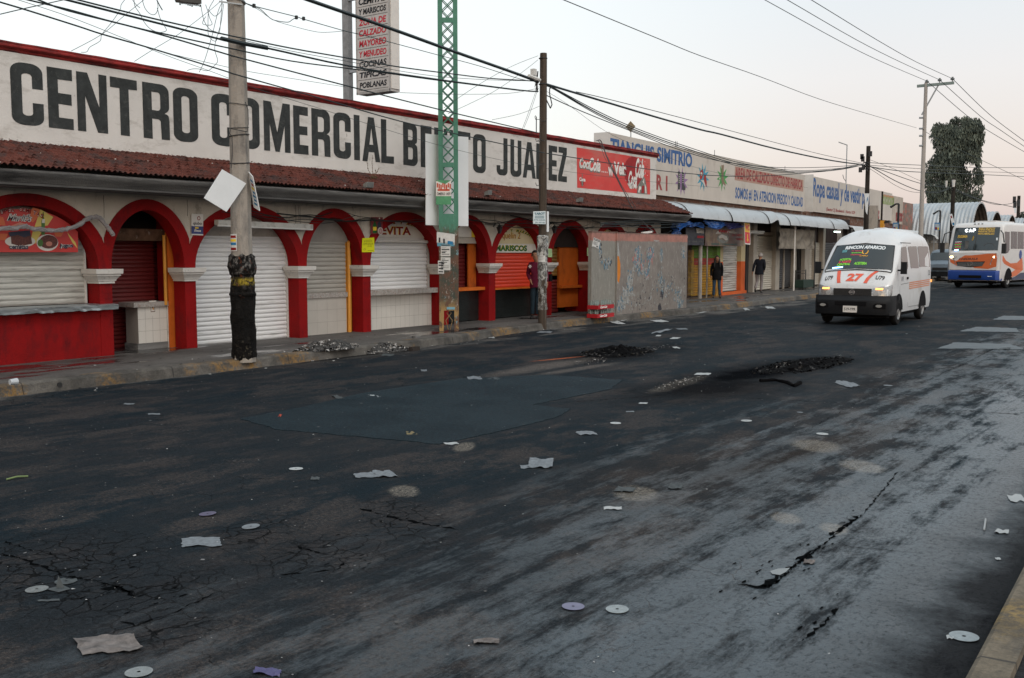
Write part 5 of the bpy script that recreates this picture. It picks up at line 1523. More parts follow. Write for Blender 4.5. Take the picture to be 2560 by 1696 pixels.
SHWORN = M('worn_shutter', (.50, .49, .46), .5, var=.12, stretch=(1, .5, 4), dirt=((.17, .15, .13), .50, .66, 2.2, (1, .4, 7)))
SHDARK = M('dark_shutter', (.055, .055, .058), .5, var=.2)
b2 = thing('tianguis_building', 'shoe market building with a long beige star painted sign above a curved metal awning', 'building', tuple(S(10, -1, .15)))
def P2(name, mat, fn, parent=None, **k):
    mb = MB(); fn(mb); return build(name, mb, mat, parent or b2, **k)
sA, sB = sz(1524, 400, 0)[0], sz(2011, 480, 0)[0]
zA, zB = 3.77, 5.52
panel = P2('sign_panel', BEIGE, lambda q: sbox(q, sA, sB, -.30, 0, zA, zB))
P2('panel_end', PWHITE, lambda q: sbox(q, sA - .02, sA - .001, -.55, .01, zA - .01, zB + .02))
P2('brick_strip', BRICK, lambda q: (sbox(q, .0, sB + .3, -.5, -.12, 3.2, zA - .002), sbox(q, sB + .1, sB + .55, -.7, -.3, 3.2, 4.6)))
P2('upper_wall', M('grey_parapet', (.20, .19, .17), .9, var=.25), lambda q: (sbox(q, sz(1785, 400, -1.5)[0], sz(1995, 400, -1.5)[0], -1.8, -1.5, 3.5, 5.92), sbox(q, 1, 24, -9, -1.9, 0, 5.2)))
mb = MB()
for x in (1688, 1692, 1786, 1963): 
    p = sz(x, 380, -1.6); mb.tube([S(p[0], -1.6, 5.2), S(p[0] + .02, -1.6, 6.15)], .012, 4)
build('rebar', mb, BLK, b2)
# painted panel
STAR = [M('star_purple', (.28, .17, .32), .7, var=.15), M('star_blue', (.07, .30, .42), .7, var=.15), M('star_green', (.08, .30, .10), .7, var=.15)]
SHOE = [M('boot_grey', (.07, .07, .075), .7, var=.4, scale=20), M('shoe_red', (.30, .04, .035), .6), M('boot_tan', (.22, .17, .12), .7), M('shoe_white', (.55, .53, .5), .6)]
def ptx(mb, s, x0, x1, xr, yt, yb, m, bold=.03, space=1.0, o=.004, sag=0):
    s0, s1 = sz(x0, yt, o)[0], sz(x1, yt, o)[0]; z1_, z0_ = sz(xr, yt, o)[1], sz(xr, yb, o)[1]
    text(mb, s, face2(o, s0, s1, z0_, z1_), m, bold, 0, space)
LM = [PAINTB, PAINTR, M('faded_band', (.40, .26, .21), .75, var=.15)]
def lett(*rows, pre=None, par_=None, ms=None):
    mb = MB()
    if pre: pre(mb)
    for r_ in rows: ptx(mb, *r_[:-1], **r_[-1])
    return build('lettering', mb, ms or LM, par_ or panel)
lett(('TIANGUIS', 1526, 1636, 1526, 344.6, 383, 0, .04, {}), ('SIMITRIO', 1643, 1731, 1650, 368, 406, 0, .04, {}))
lett(('SECTOR 1', 1562, 1669, 1663, 439, 478, 1, .04, {}))
s0, s1 = sz(1837, 430, .003)[0], sz(2008.5, 460, .003)[0]
lett(('AREA DE CALZADO DIRECTO DE FABRICA', 1838.5, 2007.5, 1840, 417.5, 447, 1, .03, {}), pre=lambda mb: flat(mb, face2(.002, s0, s1, zpx(1838, 451, 0), zpx(1838, 416, 0)), rect(0, 0, 1, 1), 2))
lett(('SOMOS #1 EN ATENCION PRECIO Y CALIDAD', 1838.5, 2008.5, 1840, 468, 499.5, 0, .03, {}))
for i, (x, y, col_) in enumerate(((1704, 454, 0), (1757.5, 444, 1), (1806, 445, 2))):
    mb = MB(); s0, z0 = sz(x, y, 0)
    ro = .78 if i == 0 else .80
    f = lambda u, v: S(s0 + u, .004 + .0, z0 + v)
    flat(mb, f, [(u * 1.15, v) for u, v in star(0, 0, ro * .68, ro * .30, 10, .2 + i * .3)], 0)
    g_ = lambda u, v: S(s0 + u, .008, z0 + v)
    h_ = lambda u, v: S(s0 + u, .012, z0 + v)
    if i == 0:
        for dx in (-.22, .12):
            flat(mb, g_, [(dx - .12, -.30), (dx + .20 if dx > 0 else dx + .06, -.30), (dx + .24 if dx > 0 else dx + .08, -.20), (dx + .08, -.10), (dx + .07, .32), (dx - .12, .34)], 1)
            for k in range(5): flat(mb, h_, rect(dx - .08, -.05 + .07 * k, dx + .04, -.03 + .07 * k), 4)
    elif i == 1:
        flat(mb, g_, [(-.34, .0), (-.28, .22), (-.1, .30), (.02, .18), (-.08, -.02), (-.25, -.12)], 2); flat(mb, h_, ell(-.18, .12, .09, .07, 10), 4)
        flat(mb, g_, [(.02, -.05), (.12, .12), (.26, .10), (.36, -.18), (.34, -.34), (.22, -.32), (.10, -.12)], 2); flat(mb, h_, [(-.28, -.12), (.05, -.1), (.3, -.36), (.2, -.38), (-.02, -.2)], 4)
    else:
        flat(mb, g_, [(-.14, .48), (.12, .50), (.10, .05), (.20, -.12), (.34, -.22), (.30, -.32), (-.02, -.26), (-.12, -.1)], 3); flat(mb, h_, [(.05, -.24), (.22, -.28), (.2, -.36), (.06, -.34)], 4)
        flat(mb, h_, ell(-.3, -.05, .05, .05, 8), 4)
    build('painted_star', mb, [STAR[col_], *SHOE], panel)
# shopfront
OW = .30
def vx(name, mat, x0, x1, zt=3.3, zb=.15, o0=.0, o1=OW):
    return P2(name, mat, lambda q: sbox(q, spx(x0, OW), spx(x1, OW), o0, o1, zb, zt))
zlt = zpx(1807, 612)
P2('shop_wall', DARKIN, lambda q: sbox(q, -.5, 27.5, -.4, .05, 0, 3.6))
GR2 = M('shop_green', (.10, .30, .02), .6, var=.2); RD2 = M('shop_red', (.42, .04, .03), .6, var=.2); YE2 = M('shop_yellow', (.50, .26, .02), .6, var=.25, dirt=((.22, .12, .02), .5, .7, 3, (1, 1, 1)))
za_, zb_, zc2 = zpx(1760, 646), zpx(1760, 663), zpx(1760, 728)
sg0, sg1 = spx(1729, .15), spx(1792, .15)
P2('painted_shutter', [GR2, RD2, YE2], lambda q: (shut2(q, .15, sg0, sg1, za_, zlt + .4, m=0), shut2(q, .152, sg0, sg1, zb_, za_, m=1), shut2(q, .15, sg0, sg1, .2, zb_, m=2)))
P2('door_jamb', [GR2, RD2, YE2], lambda q: (sbox(q, spx(1792), spx(1800), 0, OW, za_, zlt + .4, 0), sbox(q, spx(1792), spx(1800), 0, OW, zb_, za_, 1), sbox(q, spx(1792), spx(1800), 0, OW, .15, zb_, 2)))
P2('side_shutter', [M('brown_shutter', (.05, .03, .022), .6, var=.4), M('worn_yellow_post', (.45, .28, .04), .6, var=.5, scale=6)], lambda q: (sbox(q, spx(1712), spx(1727), 0, .2, .15, 2.6, 0), sbox(q, spx(1729), spx(1735), .16, OW, .25, 1.9, 1)))
zq = zpx(1803, 655)
CR2 = M('pillar_cream', (.50, .42, .26), .7, var=.1); OR2 = M('pillar_orange', (.58, .12, .035), .7, var=.12)
for x0, x1 in ((1800, 1807), (1852, 1862)):
    P2('pillar', [CR2, OR2], lambda q: (sbox(q, spx(x0), spx(x1), 0, OW + .01, zq, 3.3, 0), sbox(q, spx(x0), spx(x1), 0, OW + .012, .15, zq, 1)))
P2('step', [OR2], lambda q: sbox(q, spx(1800), spx(1862), OW + .013, OW + .10, .15, .27))
P2('roller_shutter', SHWORN, lambda q: shut2(q, .12, spx(1807), spx(1852), .27, zlt))
P2('metal_door', M('dark_door', (.025, .024, .024), .5, var=.3), lambda q: (sbox(q, spx(1862), spx(1883), 0, .10, .15, 2.5), sbox(q, spx(1868), spx(1870), .10, .13, .15, 2.5), sbox(q, spx(1876), spx(1878), .10, .13, .15, 2.5)))
CONC2 = M('pillar_grey', (.34, .31, .27), .8, var=.15)
for x0, x1 in ((1883, 1892), (1939, 1949), (1986.5, 1990), (2012, 2024)): vx('pillar', CONC2, x0, x1)
P2('roller_shutter', SHCREAM, lambda q: shut2(q, .12, spx(1892), spx(1939), .2, zpx(1900, 590)))
P2('shutter_lintel', CONC2, lambda q: sbox(q, spx(1862), spx(1949), .0, .2, zpx(1900, 588), zpx(1900, 580)))
P2('roller_shutter', SHDARK, lambda q: (shut2(q, .12, spx(1949), spx(1966.5), .2, 2.4), shut2(q, .12, spx(1968.5), spx(1986), .2, 2.4)))
P2('shutter_post', CONC2, lambda q: sbox(q, spx(1966.6), spx(1968.4), .1, .18, .15, 2.4))
P2('barred_door', BLK, lambda q: [sbox(q, spx(1997 + 3.6 * k), spx(1998 + 3.6 * k), .06, .12, .15, 2.4) for k in range(5)])
P2('door_jamb', CONC2, lambda q: (sbox(q, spx(1990.5), spx(1996.5), .02, .2, .15, 2.6)))
P2('roller_shutter', SHCREAM, lambda q: (shut2(q, .12, spx(2024.5), spx(2038), .2, 2.3), shut2(q, .12, spx(2040), spx(2056), .2, 2.3)))
P2('pillar', CONC2, lambda q: (sbox(q, spx(2038.3), spx(2039.8), 0, .24, .15, 3.3), sbox(q, spx(2056.5), spx(2062), 0, .3, .15, 3.3)))
P2('back_shutter', SHDARK, lambda q: shut2(q, .12, spx(2063), 27, .2, 2.3))
# awning of curved sheets
AW = M('galvanised_awning', (.44, .47, .49), .42, .35, var=.10, scale=1.5, dirt=((.22, .22, .22), .58, .76, 3, (1, .6, 1)))
AWT = M('awning_top', (.25, .25, .245), .6, .2, var=.15, scale=2)
aw = thing('awning', 'long curved sheet metal awning over the pavement below the shoe market sign', 'awning', tuple(S(10, 1, 3)))
prof = [(.06, 3.60, 1), (.5, 3.53, 1), (.95, 3.46, 1), (1.10, 3.425, 0), (1.25, 3.36, 0), (1.36, 3.27, 0), (1.44, 3.16, 0), (1.49, 3.04, 0), (1.51, 2.93, 0)]
s_0 = .25; k = 0
while s_0 < 20.6:
    w = 1.28 if k % 2 else 1.40
    dz = rnd.uniform(-.02, .03); do = rnd.uniform(-.03, .03); mb = MB(); P = []
    n = 10
    for j in range(n + 1):
        s_1 = s_0 + (w + .03) * j / n; t = j / n
        row = []
        for (o, z, m_) in prof:
            q_ = max(0, (o - .95) / .56)
            sag = (.16 * q_ * math.exp(-((s_1 - 10.6) / .5) ** 2)) if s_1 < 10.75 else 0
            row.append(S(s_1, o + do * q_ + .012 * math.sin(t * math.pi) * q_, z + dz * q_ + (k % 2) * .006 + sag + .008 * math.cos(t * 40) * .3))
        P.append(row)
    mb.grid(P, 0, lambda i, j: 1 if j < 2 else 0)
    back = [[p - Vector((0, 0, .006)) for p in r_] for r_ in P]; mb.grid(back, 1)
    build('awning_sheet', mb, [AW, AWT], aw, smooth=True)
    s_0 += w; k += 1
mb = MB()
for s_1 in [x * 2.7 + .4 for x in range(8)]:
    mb.tube([S(s_1, .1, 3.52), S(s_1, .95, 3.38), S(s_1, 1.25, 3.28), S(s_1, 1.42, 3.1), S(s_1, 1.47, 2.95)], .02, 5)
mb.tube([S(.3, 1.1, 3.36), S(20.5, 1.1, 3.36)], .02, 5)
build('awning_frame', mb, BLK, aw)
for x, w, m_, yb in ((1985.7, .055, PWHITE, 723), (2036.8, .05, BLK, 713)):
    p = sz(x, 650, 1.2)[0]
    mb = MB(); mb.tube([S(p, 1.2, .14), S(p, 1.2, 3.35)], w / 1.6, 8); build('awning_post', mb, m_, aw, smooth=True)
# cloth, banners and sign under the awning
def cloth_thing(name, label, cat, x0, y0, x1, y1, o, mat, wav=.03, nx=24, ny=10, group=None, shape=None, paint=None, mats2=()):
    s0, s1 = sz(x0, y0, o)[0], sz(x1, y0, o)[0]; z1_, z0_ = sz(x0, y0, o)[1], sz(x0, y1, o)[1]
    mb = MB(); P = []
    sd = rnd.uniform(0, 50)
    def f(u, v, e=0):
        if shape: vv = shape(u, v)
        else: vv = v
        w_ = wav * (noise.noise(Vector((u * 5 + sd, v * 2.2, sd))) + .5 * noise.noise(Vector((u * 11 + sd, v * 5, 3))))
        return S(s0 + (s1 - s0) * u, o + w_ + e, z1_ + (z0_ - z1_) * vv)
    for i in range(ny + 1): P.append([f(j / nx, i / ny) for j in range(nx + 1)])
    mb.grid(P); mb.grid([[p - n2 * .012 for p in r_] for r_ in P])
    if paint: paint(mb, lambda k: (lambda u, v: f(u, 1 - v, .004 + .003 * k)))
    o_ = build(name, mb, [mat, *mats2], None, smooth=True)
    return tag(o_, label, cat, group)
cloth_thing('cloth_blind', 'dirty beige cloth blind hanging below the metal awning', 'cloth', 1949, 571, 2038, 622, 1.0, M('beige_cloth', (.25, .225, .19), .9, var=.2, dirt=((.13, .115, .10), .5, .68, 2.5, (1, 1, 1))), .12, 40, 14)
BT = M('blue_tarp', (.025, .11, .38), .35, var=.4, scale=6, dirt=((.20, .30, .52), .64, .72, 9, (1, 1, 1)))
cloth_thing('blue_tarp', 'crumpled blue tarpaulin hanging over the end of the concrete wall', 'tarp', 1681, 556, 1700, 586, .9, BT, .16, 14, 10, 'blue tarpaulins under the awning')
cloth_thing('blue_tarp', 'long blue tarpaulin swag draped above the dark banner', 'tarp', 1693, 553, 1761, 582, 1.25, BT, .16, 36, 10, 'blue tarpaulins under the awning', lambda u, v: .12 + (v * (.55 - .25 * u + .5 * max(0, .22 - u) * 4) - .25 * (.5 - abs(u - .5)) + .08 * math.sin(u * 14)))
cloth_thing('blue_tarp', 'blue tarpaulin swag gathered above the fish banner', 'tarp', 1759, 550, 1812, 573, 1.25, BT, .16, 30, 10, 'blue tarpaulins under the awning', lambda u, v: v * (.35 + .6 * math.sin(math.pi * min(1, u * 1.05))) + .12 * u)
cloth_thing('blue_tarp', 'violet tinged end of tarpaulin next to the red and yellow toilet sign', 'tarp', 1812, 556, 1855, 572, 1.2, M('violet_tarp', (.05, .06, .22), .4, var=.4, scale=6), .3, 24, 8, 'blue tarpaulins under the awning', lambda u, v: v * (.2 + .8 * math.sin(math.pi * u)))
DB = M('banner_navy', (.018, .022, .035), .5, var=.3); FB = M('banner_brown', (.10, .055, .045), .5, var=.3, scale=3, dirt=((.26, .19, .11), .45, .62, .6, (1, 1, 1)))
BM = [M('banner_white', (.45, .43, .40), .6), M('banner_red', (.35, .03, .04), .6), M('banner_grey', (.20, .21, .20), .6, var=.5, scale=15), M('banner_teal', (.04, .13, .13), .6)]
cloth_thing('shop_banner', 'dark navy shop banner below the blue tarpaulin', 'banner', 1715, 569, 1761, 613, .85, DB, .02, paint=lambda mb, F: (flat(mb, F(1), rect(.55, .70, .98, .98), 1), text(mb, 'ACCESORIOS', sub(F(1), .12, .18, .62, .26), 3, .0), text(mb, 'Y MAS', sub(F(1), .72, .16, .94, .27), 3, .0), text(mb, '3', sub(F(1), .02, .40, .09, .53), 1, .02), flat(mb, F(1), rect(.60, .42, .96, .56), 2)), mats2=BM)
cloth_thing('shop_banner', 'brown banner with a shoe picture between the navy banner and the toilet sign', 'banner', 1763, 566, 1861, 615, .85, FB, .02, paint=lambda mb, F: (flat(mb, F(1), [(.25, .62), (.3, .80), (.7, .84), (.82, .72), (.74, .68), (.6, .72), (.35, .66)], 1), text(mb, 'FANY', sub(F(2), .33, .72, .62, .86), 2, .05),
   mb.poly([ell(.44, .40, .15, .25, 20)], F(1), 3), flat(mb, F(2), [(.32, .50), (.40, .62), (.52, .52), (.56, .36), (.50, .30), (.42, .44), (.34, .40)], 1), text(mb, 'CALZADO', sub(F(1), .66, .55, .94, .68), 2, .02), text(mb, 'DAMAS', sub(F(1), .78, .34, .97, .46), 2, .02), text(mb, 'NIÑOS Y CABALLEROS', sub(F(1), .15, .06, .80, .16), 4, .03)), mats2=BM)
q = [sz(1861, 556.5, 1.35), sz(1875, 559, 1.35), sz(1876, 612.5, 1.35), sz(1862.5, 611, 1.35)]
slab_thing('toilet_sign', 'upright red and yellow toilet sign with a downward arrow hanging from the awning edge', 'sign', [S(a, 1.35, b) for a, b in q], [VW, M('wc_yellow', (.70, .45, .03), .5, var=.05), M('wc_red', (.55, .02, .04), .5, var=.05)],
           lambda mb, F: (flat(mb, F(1), rect(.04, .57, .93, .995), 1), flat(mb, F(1), rect(.04, .06, .93, .57), 2), text(mb, 'WC', sub(F(2), .14, .64, .88, .94), 2, .06), mb.poly([[(.42, .48), (.58, .48), (.58, .24), (.70, .24), (.50, .11), (.30, .24), (.42, .24)]], F(2), 1)), .02)
for x0, x1, y, lab, em in ((1875, 1908, 582, 'unlit strip light under the awning right of the toilet sign', 0), (2086, 2100, 580, 'glowing strip light at the far end under the awning', 1)):
    a_ = S(sz(x0, y, .7)[0], .7, sz(x0, y, .7)[1]); b_ = S(sz(x1, y, .7)[0], .7, sz(x0, y, .7)[1]); t = thing('strip_light', lab, 'light fixture', tuple(a_))
    mb = MB(); mb.tube([a_, b_], .03, 8); build('tube', mb, M('lit_tube', (.8, .9, .85), .4, emit=((.75, 1.0, .88), 5.0)) if em else M('dead_tube', (.6, .6, .6)), t, smooth=True)
    mb = MB(); mb.bar(a_ + Vector((0, 0, .06)), b_ + Vector((0, 0, .06)), .12, .05); build('housing', mb, M('light_housing', (.46, .46, .44)), t)
# grille fence in front of the painted shutter and its posts
fe = thing('wire_fence', 'wire mesh screen with a thick pale post in front of the green and yellow shop', 'fence', tuple(S(4, .9, .15)))
fo = .62
f0, f1 = sz(1713, 660, fo)[0], sz(1798, 660, fo)[0]; fz0, fz1 = .17, zpx(1760, 615, fo)
mb = MB(); k = 0
while f0 + k * .11 < f1: mb.bar(S(f0 + k * .11, fo, fz0), S(f0 + k * .11, fo, fz1), .008); k += 1
for k in range(11): mb.bar(S(f0, fo, fz0 + (fz1 - fz0) * k / 10), S(f1, fo, fz0 + (fz1 - fz0) * k / 10), .008)
build('wire_mesh', mb, M('rusty_wire', (.16, .12, .10), .8), fe)
for x, w, m_, yt in ((1750.5, .075, M('pale_pipe', (.36, .34, .32), .8, var=.3), 600), (1767.5, .028, M('pale_pipe', (.36, .34, .32)), 605), (1759, .03, PWHITE, 568)):
    p = sz(x, 660, fo + .06)[0]; mb = MB(); mb.tube([S(p, fo + .06, .15 if x != 1759 else zpx(1759, 606, fo)), S(p, fo + .06, sz(x, yt, fo)[1])], w, 8); build('post', mb, m_, fe, smooth=True)
# stand by the barred door
st = thing('display_stand', 'dark green metal stand by the barred shop door', 'stand', tuple(S(sz(2011, 700, .7)[0], .7, .15)))
a_, b_ = sz(1998, 700, .7)[0], sz(2024, 700, .7)[0]
mb = MB(); sbox(mb, a_, b_, .5, .9, .2, zpx(2010, 700, .7)); build('box', mb, M('stand_green', (.015, .04, .03), .5, var=.3), st)
mb = MB()
for s_1 in (a_ + .03, b_ - .03):
    for o in (.52, .88): mb.bar(S(s_1, o, .15), S(s_1, o, 1.0 if o < .6 else .25), .035)
for z in (.82, .95): mb.bar(S(a_, .52, z), S(b_, .52, z), .03)
build('frame', mb, BLK, st)

# ---- clothing market building
b3 = thing('clothing_market_building', 'clothing market building with a faded beige blue lettered sign beyond the awning', 'building', tuple(S(32, -1, .15)))
o3 = -.3
s3a, s3b, s3c = sz(2032.5, 480, o3)[0], sz(2230, 520, o3)[0], sz(2257.5, 525, o3)[0]
panel3 = P2('sign_panel', BEIGE, lambda q: sbox(q, s3a, s3b, o3 - .35, o3, 3.86, 5.62), b3)
P2('panel_end', PWHITE, lambda q: sbox(q, s3a - .02, s3a - .001, o3 - .75, o3 + .01, 3.84, 5.72), b3)
P2('rear_hall', M('grey_parapet', (.20, .19, .17)), lambda q: sbox(q, s3a, s3c - .6, -9, o3 - .4, 0, 4.9), b3)
P2('brick_strip', BRICK, lambda q: sbox(q, s3a - .6, s3c, o3 - .9, o3 - .15, 3.1, 3.858), b3)
P2('shop_wall', DARKIN, lambda q: sbox(q, s3a + 2, s3c, o3 - .8, o3 + .1, 0, 3.1), b3)
panel4 = P2('side_panel', M('panel_pale', (.43, .38, .33), .7, var=.12, dirt=((.28, .25, .22), .5, .7, 2, (1, 1, .3))), lambda q: sbox(q, s3b + .02, s3c, o3 - .35, o3 - .01, 3.7, 5.50), b3)
lett(('Ropa casual y de vestir para', 2033.5, 2176, 2036, 445, 506, 0, .03, dict(o=o3 + .004)), par_=panel3)
lett(('(Sector 2) Boulevard   Norte 1529', 2066, 2138, 2068, 519, 530, 1, .03, dict(o=o3 + .004)), par_=panel3)
mb = MB()
def blocks(mb, x0, x1, yt, yb, m, n, o=o3 + .006, gap=.25):
    s0, s1 = sz(x0, yt, o)[0], sz(x1, yt, o)[0]; z1_, z0_ = sz(x0, yt, o)[1], sz(x0, yb, o)[1]
    for k in range(n):
        a = (k + gap * .5) / n; b = (k + 1 - gap * .5) / n
        f = face2(o, s0 + (s1 - s0) * a, s0 + (s1 - s0) * b, z0_, z1_)
        flat(mb, f, [(0, .0), (1, .03), (1, .3), (.5, .35), (.5, .6), (1, .65), (1, .97), (0, 1)] if k % 2 else [(0, 0), (1, 0), (1, 1), (.6, 1), (.55, .4), (.4, .4), (.35, 1), (0, 1)], m)
BM4 = [M('faded_green', (.26, .33, .14), .8), PAINTR, M('faded_orange', (.5, .22, .12), .8)]
for bb in (((2204, 2236, 487, 510, 0, 9), (2209, 2234, 486, 491, 2, 7, o3 + .008)), ((2180, 2199, 524, 546, 1, 6),), ((2240, 2257, 531, 553, 1, 6),)):
    mb = MB()
    for q_ in bb: blocks(mb, *q_)
    build('lettering', mb, BM4, panel4)
P2('side_wall', M('weathered_wall', (.22, .17, .15), .9, var=.4, scale=3, dirt=((.36, .15, .12), .52, .58, 1.2, (1, 1, 2))), lambda q: sbox(q, s3c + .05, s3c + 5, o3 - .9, o3 - .35, 0, 5.3), b3)

# low white awnings of the further stalls
for k, (s0, s1, o, z, lab) in enumerate(((25.0, 30.5, .9, 3.05, 'white curved stall awning just past the dark wooden pole'), (33.5, 43.0, .9, 3.1, 'long low white stall awning under the faded green lettering'), (46, 58, 1.2, 2.9, 'far white stall roof in front of the first arched shed'))):
    t = thing('market_stall', lab, 'stall', tuple(S((s0 + s1) / 2, 0, .15)))
    mb = MB(); n = int((s1 - s0) / 1.4)
    P = [[S(s0 + (s1 - s0) * i / (n * 4), oo, zz + .012 * (i % 4 == 0)) for (oo, zz) in ((o3 + .12, z + .25), (o - .3, z + .16), (o - .05, z + .05), (o + .08, z - .15))] for i in range(n * 4 + 1)]
    mb.grid(P); mb.grid([[p - Vector((0, 0, .01)) for p in r_] for r_ in P]); build('roof', mb, M('white_sheet', (.52, .54, .55), .5, .1, var=.15), t)
    mb = MB(); sbox(mb, s0, s1, o3 + .12, o3 + .5, .1, z + .1); build('wall', mb, M('stall_white', (.42, .40, .38), .8, var=.3, scale=1.5, dirt=((.05, .04, .04), .5, .56, .7, (1, 1, .3))), t)
    mb = MB()
    for i in range(3): mb.bar(S(s0 + .1 + (s1 - s0 - .2) * i / 2, o - .1, .1), S(s0 + .1 + (s1 - s0 - .2) * i / 2, o - .1, z), .06)
    build('post', mb, GALV, t)

# ---- arched sheds
VA = M('corrugated_sheet', (.38, .42, .45), .5, .2, var=.12, scale=1, dirt=((.26, .27, .27), .5, .7, 1.2, (1, 1, 1)))
VI = M('corrugated_inside', (.12, .105, .09), .8, var=.3)
names = ('nearest', 'second', 'third', 'fourth')
for i in range(4):
    XF = -14.9
    if i < 3:
        xa, xb = ((2431, 2472), (2477, 2507), (2519, 2541))[i]
        y0, y1 = yz(xa, 560, XF)[0], yz(xb, 560, XF)[0]
    else: y0, y1 = yz(2555, 560, XF)[0], yz(2573, 560, XF)[0]
    ym, rad = (y0 + y1) / 2, (y1 - y0) / 2 + .12
    zt_ = (yz(2455, 506, XF)[1] if i == 0 else 5.0 - .06 * i)
    zs_ = zt_ - rad * .98
    lab = {0: 'nearest corrugated arched shed below the tall tree', 1: 'corrugated arched shed just beyond the nearest one', 2: 'third corrugated arched shed in the row', 3: 'furthest corrugated arched shed at the right edge'}[i]
    t = thing('arched_shed', lab, 'shed', (XF - 3, ym, .1), 0, 'arched corrugated sheds')
    mb = MB(); P = []; nl = 120
    L2 = 5.2 if i == 0 else 5.0
    for a in range(nl + 1):
        x = XF - L2 * a / nl; rr_ = rad + .035 * math.sin(a / nl * L2 / .26 * 2 * math.pi)
        P.append([(x, ym - rr_ * math.cos(R(b)), zs_ + rr_ * math.sin(R(b)) * .98) for b in range(0, 181, 9)])
    mb.grid(P); build('vault', mb, VA, t, smooth=True)
    mb = MB(); mb.grid([[(p[0], ym + (p[1] - ym) * .975, zs_ + (p[2] - zs_) * .975) for p in r_] for r_ in P]); build('vault_lining', mb, VI, t, smooth=True)
    mb = MB(); mb.grid([[(XF + .01, ym - r_ * math.cos(R(b)), zs_ + r_ * math.sin(R(b)) * .98) for b in range(0, 181, 9)] for r_ in (rad * .97, rad + .03)]); build('edge_trim', mb, M('trim_pale', (.45, .47, .48), .5), t)
    mb = MB()
    mb.box(XF - L2, XF - .02, y0 - .1, y0 + .05, 0, zs_); mb.box(XF - L2, XF - .02, y1 - .05, y1 + .1, 0, zs_); mb.box(XF - L2, XF - L2 + .1, y0, y1, 0, zt_ - .2)
    build('wall', mb, M('shed_wall', (.33, .31, .28), .8, var=.2), t)

# ------------------------------------------------------------------ further poles
PDARK = M('dark_wood', (.030, .026, .023), .9, var=.4)
def pole_at(x, Y, ytop, w0, w1, name, label, mat, cat='utility pole', n=10, zb=.1):
    p = aY(x, 640, Y); top = aY(x, ytop, Y)
    t = thing(name, label, cat, (p.x, Y, zb))
    mb = MB(); mb.tube([(p.x, Y, zb - .05), (p.x, Y, top.z)], [w0, w1], n); build('shaft', mb, mat, t, smooth=True)
    return t, p.x, top.z
t, X4, Z4 = pole_at(2163, 49, 366, .125, .10, 'utility_pole', 'dark wooden utility pole with many cables behind the white van', PDARK)
mb = MB()
for x, y in ((2155, 392), (2157, 398), (2176, 385), (2151, 425), (2159, 418)): p = aY(x, y, 48.8); mb.obox(p, (.07, 0, 0), (0, .05, 0), (0, 0, .12))
for k in range(10): mb.tube([aY(2163 + rnd.uniform(-12, 14), 412 + rnd.uniform(-10, 18), 48.8) for _ in range(3)], .02, 4)
build('cable_fittings', mb, BLK, t)
slab_thing('signboard', 'white curved advertising board on the dark wooden pole behind the van', 'signboard', [aY(2161, 484, 48.7), aY(2173, 484, 48.7), aY(2168, 537, 48.7), aY(2164, 530, 48.7)], [WPAINT, PBLUE], lambda mb, F: mb.poly([[(.5, .5), (.8, .7), (.75, .85), (.55, .75)]], F(1), 1), .02)
# round concrete stump behind it
t, xx, zz_ = pole_at(2174, 52, 515, .36, .36, 'concrete_column', 'thick pale concrete column behind the dark wooden pole', CONC, 'column')
# concrete pole with the cross-arm
Y5 = 54
t, X5, Z5 = pole_at(2300, Y5, 209, .135, .085, 'utility_pole', 'tall pale concrete pole with a one sided cross arm beside the tree', M('pale_pole', (.34, .32, .30), .85, var=.12))
mb = MB(); mb.bar(aY(2293, 216, Y5), aY(2385, 207.5, Y5), .13, .13); build('cross_arm', mb, M('arm_steel', (.20, .25, .24), .6, var=.2), t)
mb = MB(); mb.bar(aY(2304, 288, Y5), aY(2346, 213, Y5), .06); build('brace', mb, GALV, t)
for x, y in ((2317, 212), (2349, 208), (2381, 205)):
    mb = MB(); p = aY(x, y, Y5); mb.tube([p, p + Vector((0, 0, .08)), p + Vector((0, 0, .10)), p + Vector((0, 0, .17)), p + Vector((0, 0, .19)), p + Vector((0, 0, .24))], [.02, .03, .10, .10, .05, .05], 8); build('insulator', mb, M('insulator_grey', (.12, .14, .15), .4), t)
mb = MB()
for y in (295, 322, 340, 365): mb.tube([aY(2298, y, Y5 - .1), aY(2307, y, Y5 - .1)], .05, 5)
build('clamp', mb, GALV, t)
t, X6, Z6 = pole_at(2377, 62, 447, .13, .11, 'utility_pole', 'dark wooden pole in front of the tree and the first shed', PDARK)
mb = MB()
for x, y, r_ in ((2366, 461, .07), (2384, 459, .10)): p = aY(x, y, 61.8); mb.tube([p + Vector((0, 0, -.2)), p + Vector((0, 0, .2))], [r_ * .7, r_], 8)
build('lamp', mb, M('lamp_white', (.55, .55, .53)), t, smooth=True)
slab_thing('signboard', 'narrow white board tied to the dark wooden pole in front of the first shed', 'signboard', [aY(2373.5, 536, 61.7), aY(2380, 535, 61.7), aY(2388, 563, 61.7), aY(2381, 566, 61.7)], [WPAINT, PBLUE, DKRED], lambda mb, F: (flat(mb, F(1), rect(.2, .65, .7, .85), 2), flat(mb, F(1), rect(.2, .05, .9, .25), 1)), .02)
t, X7, Z7 = pole_at(2541, 100, 490, .17, .13, 'utility_pole', 'dark distant utility pole at the right edge of the view', PDARK)
mb = MB()
for x, y in ((2536, 500), (2537, 512), (2546, 508)): p = aY(x, y, 99.8); mb.obox(p, (.12, 0, 0), (0, .1, 0), (0, 0, .3))
build('cable_fittings', mb, BLK, t)
